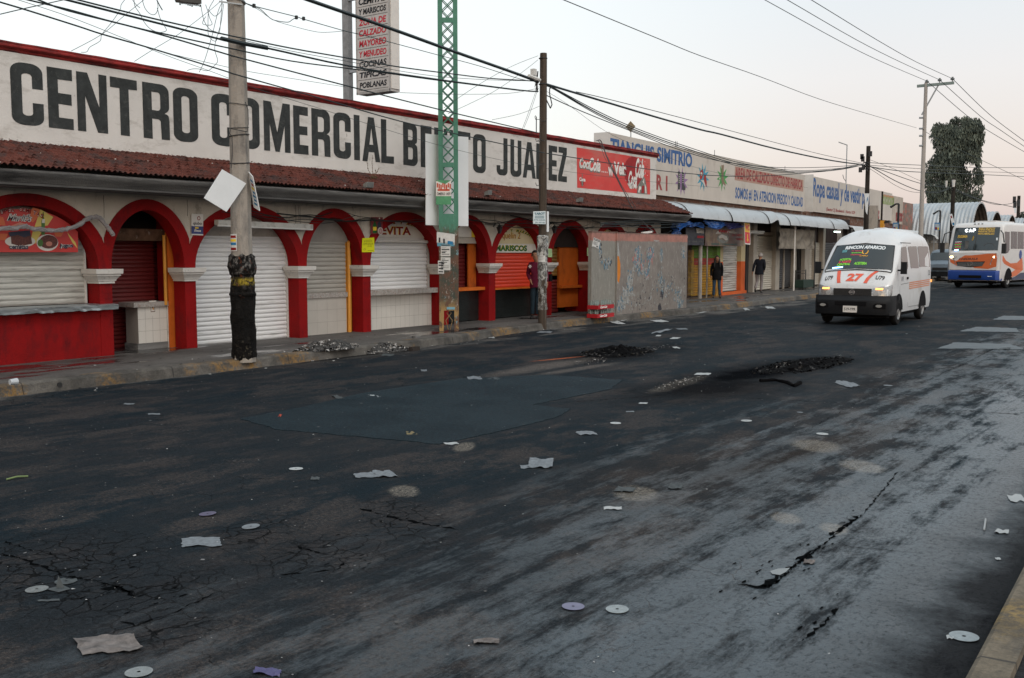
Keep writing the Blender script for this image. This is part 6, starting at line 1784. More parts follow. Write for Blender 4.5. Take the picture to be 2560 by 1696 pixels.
slab_thing('signboard', 'small pale board on the far utility pole at the right edge', 'signboard', [aY(2535, 520, 99.6), aY(2541, 520, 99.6), aY(2541, 534, 99.6), aY(2536, 533, 99.6)], WPAINT, None, .03)
# street lamp posts with bent arms
for x, yt, xa, ya, Y, lab in ((2247, 510, 2226, 519, 58, 'thin black street lamp post above the middle of the white van'), (2351, 527, 2333, 536, 70, 'thin black street lamp post between the van and the bus')):
    p = aY(x, yt, Y); t = thing('street_lamp', lab, 'street lamp', (p.x, Y, .1))
    mb = MB(); mb.tube([(p.x, Y, .05), tuple(p)], .06, 6); build('post', mb, BLK, t)
    mb = MB(); a_ = aY(xa, ya, Y); mb.tube([tuple(p), tuple(p.lerp(a_, .35) + Vector((0, 0, .06))), tuple(a_)], [.05, .05, .07], 6); build('arm', mb, BLK, t)
for x, yt, Y, lab, col_ in ((2201, 479, 56, 'slim grey post standing before the faded panel', PDARK), (2191, 546, 55, 'short thin post just right of the concrete column', PDARK)):
    pole_at(x, Y, yt, .06, .05, 'post', lab, col_, 'post', 6)
for x, lab in ((2239, 'blue framed colourful street sign on the nearer lamp post'), (2343, 'blue framed colourful street sign on the farther lamp post')):
    Y = 57.8 if x < 2300 else 69.8
    slab_thing('street_sign', lab, 'sign', [aY(x - 7, 557, Y), aY(x + 7, 557, Y), aY(x + 7, 576, Y), aY(x - 7, 576, Y)], [M('sign_blue', (.03, .16, .36), .5), M('sky_print', (.35, .42, .48), .5), YEL, DKRED],
               lambda mb, F: (flat(mb, F(1), rect(.12, .35, .9, .85), 1), flat(mb, F(2), rect(.55, .05, .85, .35), 2), flat(mb, F(2), rect(.15, .1, .45, .42), 3)), .03)
t = thing('traffic_light', 'orange street fixture on a dark bracket above the van roof', 'traffic light', tuple(aY(2205, 575, 56)))
mb = MB(); mb.box(*sorted((aY(2203, 560, 56).x, aY(2211, 560, 56).x)), 55.8, 56.1, aY(2205, 573, 56).z, aY(2205, 552, 56).z); build('housing', mb, M('amber_housing', (.62, .28, .02), .5), t)
mb = MB(); mb.bar(aY(2211, 556, 56), aY(2224, 554, 56), .12); mb.bar(aY(2211, 572, 56), aY(2223, 572, 56), .12); build('bracket', mb, BLK, t)
# antenna and the back of a road sign above the roofs
t = thing('roof_antenna', 'tall thin antenna mast above the blue lettered clothing sign', 'antenna', tuple(S(sz(2115, 456, -1)[0], -1, 5.6)))
zt_ = sz(2115, 362, -1)[1]; sa = sz(2115, 456, -1)[0]; mb = MB(); mb.tube([S(sa, -1, 5), S(sa, -1, zt_)], .03, 5); build('mast', mb, GALV, t)
mb = MB(); mb.tube([S(sa, -1, zt_), S(sz(2097, 362, -1)[0], -1, zt_)], .03, 5); mb.tube([S(sa, -1, 5.9), S(sa - .5, -1, 6.05), S(sa - .75, -1, 6.25)], .02, 4); build('arm', mb, GALV, t)
Yd = 30.0
p = aY(1576, 317, Yd); t = thing('diamond_sign', 'small square board on its corner rising above the left end of the shoe market sign', 'sign', (p.x, Yd, 5))
mb = MB(); w = abs(aY(1588, 317, Yd).x - p.x)
mb.prism([(0, w), (w, 0), (0, -w), (-w, 0)], lambda u, v: (p.x + u, Yd, p.z + v), lambda u, v: (p.x + u, Yd + .02, p.z + v)); build('sign_plate', mb, M('brown_plate', (.24, .19, .12), .7, var=.2), t)
mb = MB(); mb.tube([(p.x, Yd + .04, 4.9), (p.x, Yd + .04, p.z)], .02, 5); mb.tube([(p.x - .12 + .06 * math.cos(a), Yd + .04, p.z - .42 + .06 * math.sin(a)) for a in [k * math.pi / 5 for k in range(11)]], .008, 4); build('post', mb, GALV, t)
mb = MB(); a_ = aX(1341, 293, -14.95); mb.tube([(a_.x, a_.y, 4.85), tuple(a_)], .014, 5); mb.tube([tuple(a_), tuple(a_ + Vector((0, -.04, .03))), tuple(a_ + Vector((0, -.07, 0)))], .010, 4)
tag(build('roof_hook', mb, BLK), 'thin hooked rod on the parapet just left of the wooden pole', 'rod')

# ------------------------------------------------------------------ tree
tr = thing('eucalyptus_tree', 'tall dense grey green tree leaning behind the arched sheds', 'tree', (0, 0, 0))
YT = 112.0
base = aY(2385, 640, YT); base.z = 0
tr.location = base
LEAF = M('tree_leaf', (.135, .16, .13), .75, var=.5, scale=.6)
LEAF2 = M('tree_leaf_dark', (.075, .092, .078), .8, var=.4, scale=.6)
blobs = [(2400, 340, 52, 42), (2360, 335, 40, 30), (2425, 330, 38, 38), (2440, 345, 22, 34), (2378, 380, 44, 34), (2420, 372, 34, 36), (2352, 420, 40, 38), (2390, 425, 44, 36), (2340, 465, 30, 38), (2365, 480, 46, 44), (2415, 470, 38, 36), (2440, 480, 18, 30), (2390, 520, 60, 40), (2345, 500, 30, 30), (2330, 440, 22, 24), (2440, 320, 18, 22), (2345, 318, 16, 14), (2388, 305, 16, 16), (2412, 300, 14, 12), (2444, 306, 10, 14), (2378, 405, 50, 34), (2430, 410, 26, 34), (2445, 450, 16, 34), (2435, 385, 22, 30), (2372, 360, 40, 30), (2410, 395, 44, 34)]
mb = MB()
for bx, by, rx, ry in blobs:
    c0 = aY(bx, by, YT); sx = abs(aY(bx + rx, by, YT).x - c0.x); sz_ = abs(aY(bx, by + ry, YT).z - c0.z)
    n = int(32 * sx * sz_ * 30)
    for k in range(n):
        th = rnd.uniform(0, 2 * math.pi); ph = math.acos(rnd.uniform(-1, 1)); rr_ = rnd.uniform(.12, 1.0) ** .5 * (1 + .12 * noise.noise(Vector((th * 1.3, ph * 2.5, bx))))
        q0 = c0 + Vector((math.sin(ph) * math.cos(th) * sx * rr_, math.sin(ph) * math.sin(th) * sx * .9 * rr_, math.cos(ph) * sz_ * rr_))
        if noise.noise(q0 * .55 + Vector((5, 5, 5))) < -.30: continue
        s3 = rnd.uniform(.07, .19); dn = Vector((rnd.uniform(-.35, .35), rnd.uniform(-.35, .35), -1)).normalized(); sd = dn.cross(Vector((rnd.uniform(-1, 1), rnd.uniform(-1, 1), .2))).normalized()
        mb.face([q0, q0 + sd * s3 * .45 + dn * s3 * .9, q0 + dn * s3 * 2.3, q0 - sd * s3 * .45 + dn * s3 * .9], 0 if noise.noise(q0 * .9) > -.05 else 1)
build('crown', mb, [LEAF, LEAF2], tr)
mb = MB(); mb.tube([base, base + Vector((-.6, 0, 4)), aY(2372, 500, YT), aY(2385, 420, YT), aY(2400, 350, YT)], [.6, .5, .4, .28, .12], 9)
for bx, by in ((2350, 340), (2430, 340), (2340, 460), (2420, 470), (2440, 320)): mb.tube([aY(2380, min(by + 70, 520), YT), aY((bx + 2385) / 2, by + 30, YT), aY(bx, by, YT)], [.25, .16, .06], 6)
build('trunk', mb, M('bark', (.09, .08, .07), .9, var=.3), tr)
for i, (x, w, Y, h) in enumerate(((2556, 26, 150, 530), (2600, 60, 170, 515), (2280, 8, 120, 560))):
    c0 = aY(x, h + 50, Y); t = thing('distant_tree', ('low dark bushy tree at the right edge of the view', 'dark tree outside the right edge behind the sheds', 'small dark tree beyond the faded panel')[i], 'tree', (c0.x, Y, 0))
    mb = MB(); sx = abs(aY(x + w, h, Y).x - aY(x, h, Y).x); hh = aY(x, h, Y).z
    for k in range(1600):
        th = rnd.uniform(0, 2 * math.pi); ph = math.acos(rnd.uniform(-1, 1)); rr_ = rnd.random() ** .4
        q0 = Vector((c0.x + math.sin(ph) * math.cos(th) * sx * rr_, Y + math.sin(ph) * math.sin(th) * sx * rr_, hh * .62 + math.cos(ph) * hh * .38 * rr_))
        v = [Vector((rnd.uniform(-1, 1), rnd.uniform(-1, 1), rnd.uniform(-1, 1))) * .32 for _ in range(3)]
        mb.face([q0 + w_ for w_ in v])
    build('crown', mb, LEAF2, t); mb = MB(); mb.tube([(c0.x, Y, 0), (c0.x, Y, hh * .6)], [.3, .15], 7); build('trunk', mb, M('bark', (.09, .08, .07)), t)

# ------------------------------------------------------------------ cables
def cable(label, pts, r_, mode, mat=CABLE, name='cable', group=None, sub_=4):
    """pts are (x, y) sightings on a real vertical plane, mode = (point, direction angle)"""
    P = [aP(x, y, mode[0], mode[1]) for x, y in pts]
    L = []
    for i in range(len(P) - 1):
        p0 = P[max(0, i - 1)]; p1, p2 = P[i], P[i + 1]; p3_ = P[min(len(P) - 1, i + 2)]
        for k in range(sub_):
            t = k / sub_
            L.append(.5 * ((2 * p1) + (p2 - p0) * t + (2 * p0 - 5 * p1 + 4 * p2 - p3_) * t * t + (3 * p1 - p0 - 3 * p2 + p3_) * t ** 3))
    L.append(P[-1])
    mb = MB(); mb.tube(L, r_, 5)
    return tag(build(name, mb, mat, smooth=True), label, 'cable', group)
A1 = ((PP1.x + .18, PP1.y), 4.8)
A1b = ((PP1.x + .24, PP1.y), 4.8)
A1c = ((PP1.x - .9, PP1.y), 3.0)
A3 = ((PW.x + .05, PW.y), 1.95)
GRP = 'overhead cables'
cable('upper of the paired cables crossing the concrete pole', [(150, -14), (194, 0), (400, 51), (573.5, 89.3), (600, 94.7), (727, 121), (874, 146.7), (998, 168), (1120, 184), (1220, 196), (1300, 201), (1344, 204)], .012, A1, group=GRP)
cable('thick cable carrying the black splice sleeve over the concrete pole', [(110, -14), (165, 0), (400, 60), (573, 104), (668, 121), (874, 166), (1085, 198), (1300, 226), (1345, 229)], .016, A1, group=GRP)
cable('long black splice sleeve in front of the concrete pole', [(553, 97), (600, 108), (668, 121)], .034, A1, name='splice_sleeve')
cable('cable of the bundle above the first big letters, joining the pair lower down', [(20, -14), (69, 0), (169, 24), (270, 52), (366, 76), (400, 83), (573, 121), (727, 153), (874, 172), (970, 184), (1085, 200), (1300, 227)], .011, A1, group=GRP)
cable('cable running down from the bundle across the parapet to the wooden pole', [(50, -14), (95, 0), (169, 27), (366, 77), (573, 138), (600, 145.4), (874, 217), (1097, 274), (1300, 322), (1345, 333)], .012, A1, group=GRP)
cable('thin line just above the crossing cables left of the tall sign', [(600, 99), (727, 128), (874, 155), (1000, 178), (1100, 192), (1220, 200), (1330, 203)], .005, A1, WIREM, group=GRP)
cable('cable falling across the big letters to the drink advertisement', [(-20, 0), (0, 6), (64, 25), (194, 66), (255, 86), (383, 123), (560, 177.4), (600, 190), (798, 245.5), (998, 303), (1139, 335), (1300, 370), (1362, 383)], .011, A1b, group=GRP)
cable('same cable continuing past the wooden pole over the drink advertisement', [(1362, 383), (1500, 405), (1625, 424), (1750, 437), (1793, 439.5), (1850, 441), (1950, 438), (2060, 428), (2145, 413)], .012, A3, group=GRP)
cable('faint thin wire crossing low over the big letters', [(45, 0), (194, 50), (400, 133), (530, 180), (650, 225), (800, 272), (1000, 335), (1170, 382), (1362, 421), (1600, 452), (1800, 470)], .004, ((PP1.x - .3, PP1.y), 4), WIREM, group=GRP)
cable('fine wire between the concrete pole and the tall sign post', [(383, 123), (430, 136), (600, 175), (700, 192), (864, 218)], .004, A1c, WIREM, group=GRP)
cable('very thick cable bundle descending from the upper left to the wooden pole', [(740, -12), (769, 0), (970, 70), (1129, 127.6), (1300, 188), (1345, 206)], .033, A1, group=GRP)
cable('very thick cable bundle beyond the wooden pole running down to the far pole', [(1362, 210), (1505, 253), (1632, 291), (1750, 324.5), (1805, 337), (1941, 373), (2080, 402), (2158, 412)], .028, A3, group=GRP)
cable('thin line just above the thick bundle beyond the wooden pole', [(1440, 230), (1515, 247), (1699, 294), (1923, 353), (2060, 388), (2158, 409)], .010, A3, group=GRP)
for dy, r_, nm in ((0, .012, 'upper'), (5, .016, 'middle'), (9, .011, 'lower')):
    cable('%s cable of the sagging trio between the wooden pole and the far pole' % nm, [(1366, 213 + dy * .3), (1388, 222 + dy * .4), (1495, 284 - 5 + dy), (1584, 324 - 5 + dy), (1699, 365 - 4 + dy), (1835, 408 - 4 + dy), (1930, 421 + dy * .9), (2012, 427 + dy * .6), (2101, 421 + dy * .4), (2158, 413)], r_, A3, group=GRP)
cable('cable leaving the wooden pole lowest of those above the shoe market sign', [(1364, 238), (1454, 278.6), (1581, 329.6), (1684, 370), (1793, 402), (1900, 416), (1983, 420), (2090, 417), (2158, 411)], .012, A3, group=GRP)
cable('thin drooping wire from the wooden pole to the shoe market sign', [(1362, 226), (1420, 262), (1500, 320), (1560, 352), (1640, 382), (1760, 425), (1900, 450), (2020, 470)], .004, A3, WIREM, group=GRP)
A1t = ((PP1.x + .15, PP1.y), 4.8)
cable('line from the top clamp of the concrete pole past the tall sign', [(611, 7), (640, 17), (739, 42), (761, 49), (862, 78), (898, 86), (960, 102), (1091, 137), (1200, 166), (1300, 198), (1340, 203)], .007, A1t, WIREM, group=GRP)
cable('slack loop hanging under the line right of the concrete pole', [(616, 10), (634, 18), (651, 23.6), (675, 45.6), (690, 52), (719, 56), (730, 50), (739, 45)], .006, A1t, WIREM, group=GRP)
cable('longer slack wire below the loop right of the concrete pole', [(630, 17), (650, 27), (685, 51), (740, 68), (780, 78), (810, 81.5), (861, 78)], .004, A1t, WIREM, group=GRP)
for i, x in enumerate((635, 741, 759)):
    mb = MB(); y = (15, 44, 47)[i]; p = aP(x, y, *A1t); mb.obox(p, (.018, 0, 0), (0, .018, 0), (0, 0, .028)); tag(build('cable_clip', mb, BLK), ('black clip on the line nearest the concrete pole', 'left one of the twin black clips on the line', 'right one of the twin black clips on the line')[i], 'clip')
cable('wire slanting up to the right across the top left corner', [(-20, 40), (0, 36), (60, 22), (150, 2), (190, -8)], .006, A1, WIREM, group=GRP)
cable('thin wire rising from the cornice to the cable terminal', [(178, 128), (255, 86), (310, 40), (357, 2), (372, -10)], .004, A1c, WIREM, group=GRP)
cable('kinked thin wire on the cornice left of the terminal', [(203, 131), (217, 130), (225, 118), (250, 103), (255, 86), (280, 55), (300, 25), (303, 12), (315, -4)], .004, A1c, WIREM, group=GRP)
cable('thin wire from the cornice up to the concrete pole clamp', [(336, 154), (383, 124), (435, 93), (460, 76), (520, 30), (556, 0), (570, -8)], .004, A1c, WIREM, group=GRP)
for i, pts in enumerate((((498, 181), (512, 150), (530, 90), (545, 30), (556, 5)), ((468, 177), (480, 173), (497, 173), (520, 177), (540, 160), (544, 150), (537, 125), (540, 100), (552, 60), (559, 10)), ((502, 12), (508, 45), (517, 65), (528, 76), (540, 80), (548, 84), (552, 50), (555, 10)), ((514, 12), (520, 30), (524, 45), (530, 62), (510, 62), (507, 55), (514, 42)), ((520, 24), (532, 38), (540, 40), (552, 28), (556, 8)), ((535, 0), (522, 25), (520, 60), (521, 88), (530, 100), (540, 103), (543, 92)), ((335, -4), (337, 15), (350, 35), (360, 55), (375, 72), (395, 81), (410, 80), (416, 75), (408, 60), (400, 45), (393, 20)), ((355, -4), (362, 20), (375, 35), (388, 36), (395, 20), (392, -4)), ((330, -2), (340, 12), (350, 20)), ((390, -4), (398, 12), (406, 26)))):
    cable('loose thin wire dangling beside the cable terminal near the concrete pole', pts, .0045 if i != 9 else .008, A1c, WIREM, group='loose wires by the cable terminal')
t = thing('cable_terminal', 'grey cable terminal box at the top edge beside the concrete pole', 'terminal box', tuple(aP(475, 5, *A1c)))
mb = MB(); a_ = [aP(x, y, *A1c) for x, y in ((442, -22), (503, -22), (504, 10), (452, 4))]; mb.slab(a_, .12); build('box', mb, M('terminal_grey', (.10, .095, .09), .7, var=.3), t)
mb = MB()
for k in range(11): p = aP(450 + 5 * k, 6 + k * .6, *A1c); mb.tube([p, p - Vector((0, 0, rnd.uniform(.02, .05)))], .012, 5)
build('connectors', mb, BLK, t)
# wires hanging from the cornice down to the top of the concrete wall
PC = ((-13.9, 26.0), 4)
for i, (r_, pts, nm) in enumerate(((.016, ((1494, 352), (1503, 354), (1520, 400), (1539, 439), (1560, 480), (1583.5, 525), (1610, 558), (1634, 580)), 'thickest grey cable hanging from the cornice in front of the drink advertisement'),
    (.008, ((1490, 352), (1500, 358), (1530, 415), (1552, 460), (1580, 505), (1600, 535)), 'middle thin cable hanging in front of the drink advertisement'), (.006, ((1500, 356), (1512, 395), (1538, 440), (1556, 475), (1572, 500)), 'finest wire hanging in front of the drink advertisement'))):
    cable(nm, pts, r_, PC, M('grey_cable', (.16, .16, .17), .6), group=GRP)
for i, (dy, z_) in enumerate(((0, 2.62), (3, 2.55), (7, 2.5), (-3, 2.68))):
    cable('cable of the bunch above the concrete wall running to the blue tarpaulin', [(1500, 561 + dy), (1560, 558 + dy * 1.3), (1640, 556 + dy * 2), (1700, 560 + dy)], .010, ((-13.8, 25), 2), group='cables bunched above the concrete wall')
mb = MB(); mb.bar(aX(1605, 583, XK - .06), aX(1629, 580, XK - .06), .05); tag(build('plastic_pipe', mb, PWHITE), 'short white pipe lying on top of the concrete wall', 'pipe')
# beyond the far pole
A4 = ((X4, 48.9), -2.0)
for i, (r_, pts, nm) in enumerate(((.016, ((2165, 404), (2180, 407.6), (2291, 413), (2435, 419), (2580, 419.5)), 'top of the three level cables crossing in front of the tree'), (.013, ((2165, 411), (2180, 414), (2329, 424), (2435, 429), (2580, 433.5)), 'middle of the three level cables crossing in front of the tree'),
    (.020, ((2165, 414), (2180, 418), (2253, 428), (2350, 433), (2435, 436), (2580, 443)), 'bottom of the three level cables crossing in front of the tree'))):
    cable(nm, pts, r_, A4, group=GRP)
A46 = ((X4, 48.9), -4.5)
for i, (r_, pts, nm) in enumerate(((.020, ((2165, 414), (2180, 419), (2237, 452), (2291, 475), (2330, 482), (2352, 480), (2374, 470)), 'lowest cable sagging from the dark pole behind the tall concrete pole'), (.018, ((2165, 413), (2205, 426), (2304, 460), (2372, 470)), 'straight cable from the dark pole to the pole before the sheds'),
    (.010, ((2165, 416), (2190, 432), (2250, 470), (2300, 482), (2372, 474)), 'thin cable sagging under the others behind the tall concrete pole'), (.009, ((2175, 400), (2240, 425), (2300, 452), (2340, 462), (2372, 466)), 'thin wire from the dark pole towards the tree'))):
    cable(nm, pts, r_, A46, group=GRP)
A67 = ((X6, 61.9), 1.5)
for i, (r_, pts, nm) in enumerate(((.022, ((2379, 470), (2451, 500), (2514, 514), (2541, 520)), 'upper cable over the arched sheds'), (.018, ((2379, 474), (2430, 494), (2480, 510), (2510, 512), (2541, 506)), 'lower cable over the arched sheds'))):
    cable(nm, pts, r_, A67, group=GRP)
A5 = ((X5 + .8, 54), 0.5)
cols5 = ((((1900, -5), (1912, 0), (2100, 103.5), (2200, 153), (2317, 203)), ((2317, 203), (2419, 291), (2480, 333), (2580, 391)), .4), (((1955, -5), (1968, 0), (2141, 100), (2250, 155), (2349, 200)), ((2349, 200), (2451, 291), (2500, 325), (2580, 380)), 1.15), (((2015, -6), (2028, 0), (2192, 100), (2290, 155), (2381, 197)), ((2381, 197), (2451, 266), (2500, 308), (2580, 367)), 1.9))
for i, (a_, b_, dx) in enumerate(cols5):
    nm = ('left', 'middle', 'right')[i]
    cable('power line on the %s insulator of the cross arm, side towards the camera' % nm, a_, .011, ((X5 + dx, 54), 3), WIREM, 'power_line', 'power lines on the cross arm pole')
    cable('power line on the %s insulator of the cross arm, side going away' % nm, b_, .015, ((X5 + dx, 54), -8), WIREM, 'power_line', 'power lines on the cross arm pole')
cable('long thin line crossing the open sky to the tall concrete pole', [(1395, -4), (1409, 0), (1648, 98), (1750, 139.5), (1900, 192), (2048, 248), (2180, 288), (2291, 320)], .008, ((X5, 54), 6), WIREM, 'power_line', GRP)
cable('thin line from the tall concrete pole down behind the tree', [(2306, 322), (2329, 339), (2420, 385), (2560, 450)], .012, ((X5, 54), -8), WIREM, 'power_line', GRP)
for i, pts in enumerate((((1345, 140), (1280, 166), (1200, 210), (1110, 270)), ((1345, 150), (1300, 185), (1230, 232), (1120, 285)), ((1341, 222), (1270, 234), (1130, 236), (1000, 232)), ((1358, 262), (1300, 285), (1230, 300)), ((1344, 225), (1326, 280), (1310, 320)), ((1340, 228), (1320, 285), (1306, 322)))):
    cable(('highest', 'second', 'nearly level', 'short low', 'steep right', 'steep left')[i] + ' thin wire running left from the wooden pole', pts, .0045, ((PW.x - .1, PW.y), 6), WIREM, group=GRP)
# ================================================================== vehicles
GLASS = M('dark_glass', (.012, .018, .020), .06, var=0, spec=.9)
TYRE = M('tyre_rubber', (.014, .014, .015), .85, var=.2)
RIM = M('wheel_steel', (.22, .22, .22), .4, .6, var=.2)
BUMP = M('bumper_plastic', (.010, .011, .013), .55, var=.2, spec=.2)
CHROME = M('chrome', (.6, .6, .6), .15, .9, var=0)
def lerp_t(T, y):
    for (a, b), (c, d) in zip(T, T[1:]):
        if y <= c: return b + (d - b) * max(0, (y - a)) / (c - a)
    return T[-1][1]
class Veh:
    def __init__(s, H, Wd, taper, zt, crown, z0, rad):
        s.H, s.W, s.taper, s.zt, s.crown, s.z0, s.rad = H, Wd, taper, zt, crown, z0, rad
    def w(s, y, z):
        return lerp_t(s.W, y) * (1 - s.taper * max(0, (z - s.zt) / (s.H[-4][1] - s.zt)) ** 1.6)
    def ring(s, y):
        h = lerp_t(s.H, y); r = min(s.rad if s.crown < .06 else lerp_t([(0, .14), (1.05, .15), (1.9, .36), (9, .36)], y), (h - s.z0) * .4)
        P = [(s.w(y, s.z0) * .97, s.z0)]
        for k in range(1, 10):
            z = s.z0 + (h - r - s.z0) * k / 9; P.append((s.w(y, z), z))
        wt = s.w(y, h - r)
        for k in range(1, 6):
            a = R(90 * k / 6); P.append((wt - r * (1 - math.cos(a)) * 1.25, h - r + r * math.sin(a) * .93))
        xe = P[-1][0]
        for k in range(0, 5):
            x = xe * (1 - k / 4) * .96; P.append((x, h - .02 * r - s.crown * 0 + s.crown * (1 - (x / xe) ** 2) * .6))
        return P
    def body(s, ys):
        mb = MB(); rows = []
        for y in ys:
            P = s.ring(y); rows.append([(x, y, z) for x, z in P] + [(-x, y, z) for x, z in P[-2::-1]])
        mb.grid(rows)
        mb.face(rows[0]); mb.face(rows[-1][::-1]); 
        return mb
    def top(s, x, y, d=.012):
        h = lerp_t(s.H, y); P = s.ring(y); xe = P[15][0]
        z = h + s.crown * .6 * (1 - min(1, (x / xe) ** 2))
        if abs(x) > xe: z = h - (abs(x) - xe) * .5
        dy = .02; sl = (lerp_t(s.H, y + dy) - lerp_t(s.H, y - dy)) / (2 * dy); n = Vector((0, -sl, 1)).normalized()
        return Vector((x, y, z)) + n * d
    def side(s, y, z, sx=1, d=.007): return Vector((sx * (s.w(y, z) + d), y, z))
    def side_poly(s, mb, pts, sx=1, d=.007, m=0):
        # subdivide so that it follows the body
        mb.poly([pts], lambda u, v: s.side(u, v, sx, d), m)
def wheel(t, x, y, r, wd, sx):
    mb = MB(); P = []
    pr = [(0, .55), (.12, .60), (.2, .9), (.45, 1.0), (.8, 1.0), (.95, .93), (1, .62)]
    for (a, q) in pr: P.append([(sx * (x - wd + wd * a), y + r * q * math.cos(b), r + r * q * math.sin(b)) for b in [2 * math.pi * k / 28 for k in range(29)]])
    mb.grid(P); w_ = build('wheel', mb, TYRE, t, local=True, smooth=True)
    mb = MB(); P = []
    for (a, q) in ((.97, .63), (.90, .60), (.80, .52), (.86, .30), (.95, .22), (.97, .12), (.97, .001)): P.append([(sx * (x - wd + wd * a), y + r * q * math.cos(b), r + r * q * math.sin(b)) for b in [2 * math.pi * k / 24 for k in range(25)]])
    mb.grid(P)
    for k in range(6): a = k * math.pi / 3; mb.face([(sx * (x - wd * .08), y + r * (.42 + .09 * math.cos(b)) * math.cos(a + .12 * math.sin(b)), r + r * (.42 + .09 * math.cos(b)) * math.sin(a + .12 * math.sin(b))) for b in [j * math.pi / 3 for j in range(6)]], 1)
    build('rim', mb, [RIM, BLK], w_, local=True, smooth=True)
def arch_disc(V, mb, y, r, sx, m=0):
    mb.poly([[(y + r * math.cos(a), .36 + r * math.sin(a)) for a in [R(k * 180 / 14 - 0) for k in range(15)]] + []], lambda u, v: V.side(u, v, sx, .004), m)

# ---- white passenger van
VH = [(0, .74), (.02, .94), (.05, 1.00), (.16, 1.12), (.40, 1.33), (.75, 1.68), (1.08, 1.99), (1.25, 2.14), (1.5, 2.28), (1.9, 2.37), (3.0, 2.41), (4.15, 2.37), (4.45, 2.24), (4.58, 1.95), (4.64, 1.2)]
VW_ = [(0, .76), (.05, .83), (.14, .88), (.4, .905), (1, .92), (4.2, .92), (4.55, .89), (4.64, .85)]
V = Veh(VH, VW_, .15, 1.15, .09, .30, .16)
vp = Vector((-7.64, 25.1, 0))
PW_ = M('van_white', (.60, .62, .64), .3, var=.05, scale=2, dirt=((.36, .35, .33), .54, .80, 1.9, (1, 1, .6)), spec=.6)
van = thing('passenger_van', 'white high roof passenger van with a red 27 on its nose coming along the road', 'van', tuple(vp), R(1.5))
def L1(name, mat, fn, parent=None, **k):
    mb = MB(); r_ = fn(mb); return build(name, mb, mat, parent or van, local=True, **k)
ys = [0, .02, .05, .1, .16, .25, .40, .55, .75, .92, 1.08, 1.25, 1.38, 1.5, 1.7, 1.9, 2.3, 3.0, 3.6, 4.15, 4.3, 4.45, 4.52, 4.58, 4.64]
b_ = build('body', V.body(ys), PW_, van, local=True, smooth=True)
def wind(mb):
    rows = []
    for i in range(9):
        y = .42 + (1.03 - .42) * i / 8
        xe = .80 - .09 * i / 8
        rows.append([V.top(x, y + .035 * abs(x / xe) ** 3, .016 if abs(x) < xe else .006) for x in [xe * (-1 + 2 * k / 14) for k in range(15)]])
    mb.grid(rows)
L1('windshield', GLASS, wind, smooth=True)
L1('windshield_seal', BLK, lambda mb: (mb.tube([V.top(.81 * math.cos(R(a)) if False else x, y, .014) for x, y in ((-.82, .44), (-.81, .40), (-.7, .385), (0, .38), (.7, .385), (.81, .40), (.82, .44), (.72, 1.06), (0, 1.06), (-.72, 1.06), (-.82, .44))], .014, 5)))
def wt(s2, u0, v0, u1, v1, m, mb, bold=.02, shear=.1, d=.022):
    text(mb, s2, lambda u, v: V.top(-.78 + 1.56 * (u0 + (u1 - u0) * u), .42 + .61 * (v0 + (v1 - v0) * v), d), m, bold, shear)
VWH = M('vinyl_letters_white', (.7, .75, .78), .5, var=0); VGR = M('vinyl_letters_lime', (.25, .75, .05), .5, var=0); VRE = M('vinyl_letters_red', (.75, .06, .10), .5, var=0); VOR = M('vinyl_letters_orange', (.75, .38, .03), .5, var=0)
def wtexts(mb):
    wt('RINCON APARICIO', .20, .80, .84, .95, 0, mb, .045, .15)
    for i, (s2, m) in enumerate((('Col. Aeropuerto', 2), ('Apetatitlan', 1), ('Chiautempan', 2))): wt(s2, .32, .68 - .085 * i, .49, .74 - .085 * i, m, mb, .02)
    for i, (s2, m) in enumerate((('HOSPITAL', 1), ('Z. NORTE', 2), ('CENTRAL', 1))): wt(s2, .17 - .01 * i, .32 - .10 * i, .36, .41 - .10 * i, m, mb, .03)
    wt('ACEITERA', .42, .13, .62, .24, 1, mb, .03); wt('CAPU', .47, .47, .60, .52, 3, mb, .03)
    for sx in (-1, 1):
        mb.poly([[(.54 + sx * .01, .56), (.54 + sx * .045, .60), (.54 + sx * .052, .70), (.54 + sx * .035, .77), (.54 + sx * .038, .70), (.54 + sx * .028, .62), (.54 + sx * .005, .59)]], lambda u, v: V.top(-.78 + 1.56 * u, .42 + .61 * v, .022), 3)
L1('windshield_lettering', [VWH, VGR, VRE, VOR], wtexts)
L1('dash_light', M('blue_led', (.2, .5, 1), .3, var=0, emit=((.25, .55, 1.0), 7)), lambda mb: mb.grid([[V.top(x, y, .024) for x in (-.64, -.5, -.38)] for y in (.435, .462)]))
L1('interior_sticker', M('sticker_teal', (.08, .25, .28), .5), lambda mb: mb.grid([[V.top(x, y, .022) for x in (-.52, -.40)] for y in (.83, .90)]))
L1('wiper', BLK, lambda mb: (mb.tube([V.top(-.60, .42, .03), V.top(-.1, .40, .03)], .008, 4), mb.tube([V.top(.0, .42, .03), V.top(.5, .41, .03)], .008, 4)))
NR_ = M('nose_red', (.66, .10, .05), .45, var=.1)
def nose(x, z):   # a point on the sloping nose between grille and windshield
    y = .03 + max(0, (z - .90)) * .86
    return V.top(x, min(max(y, .022), .38), .010)
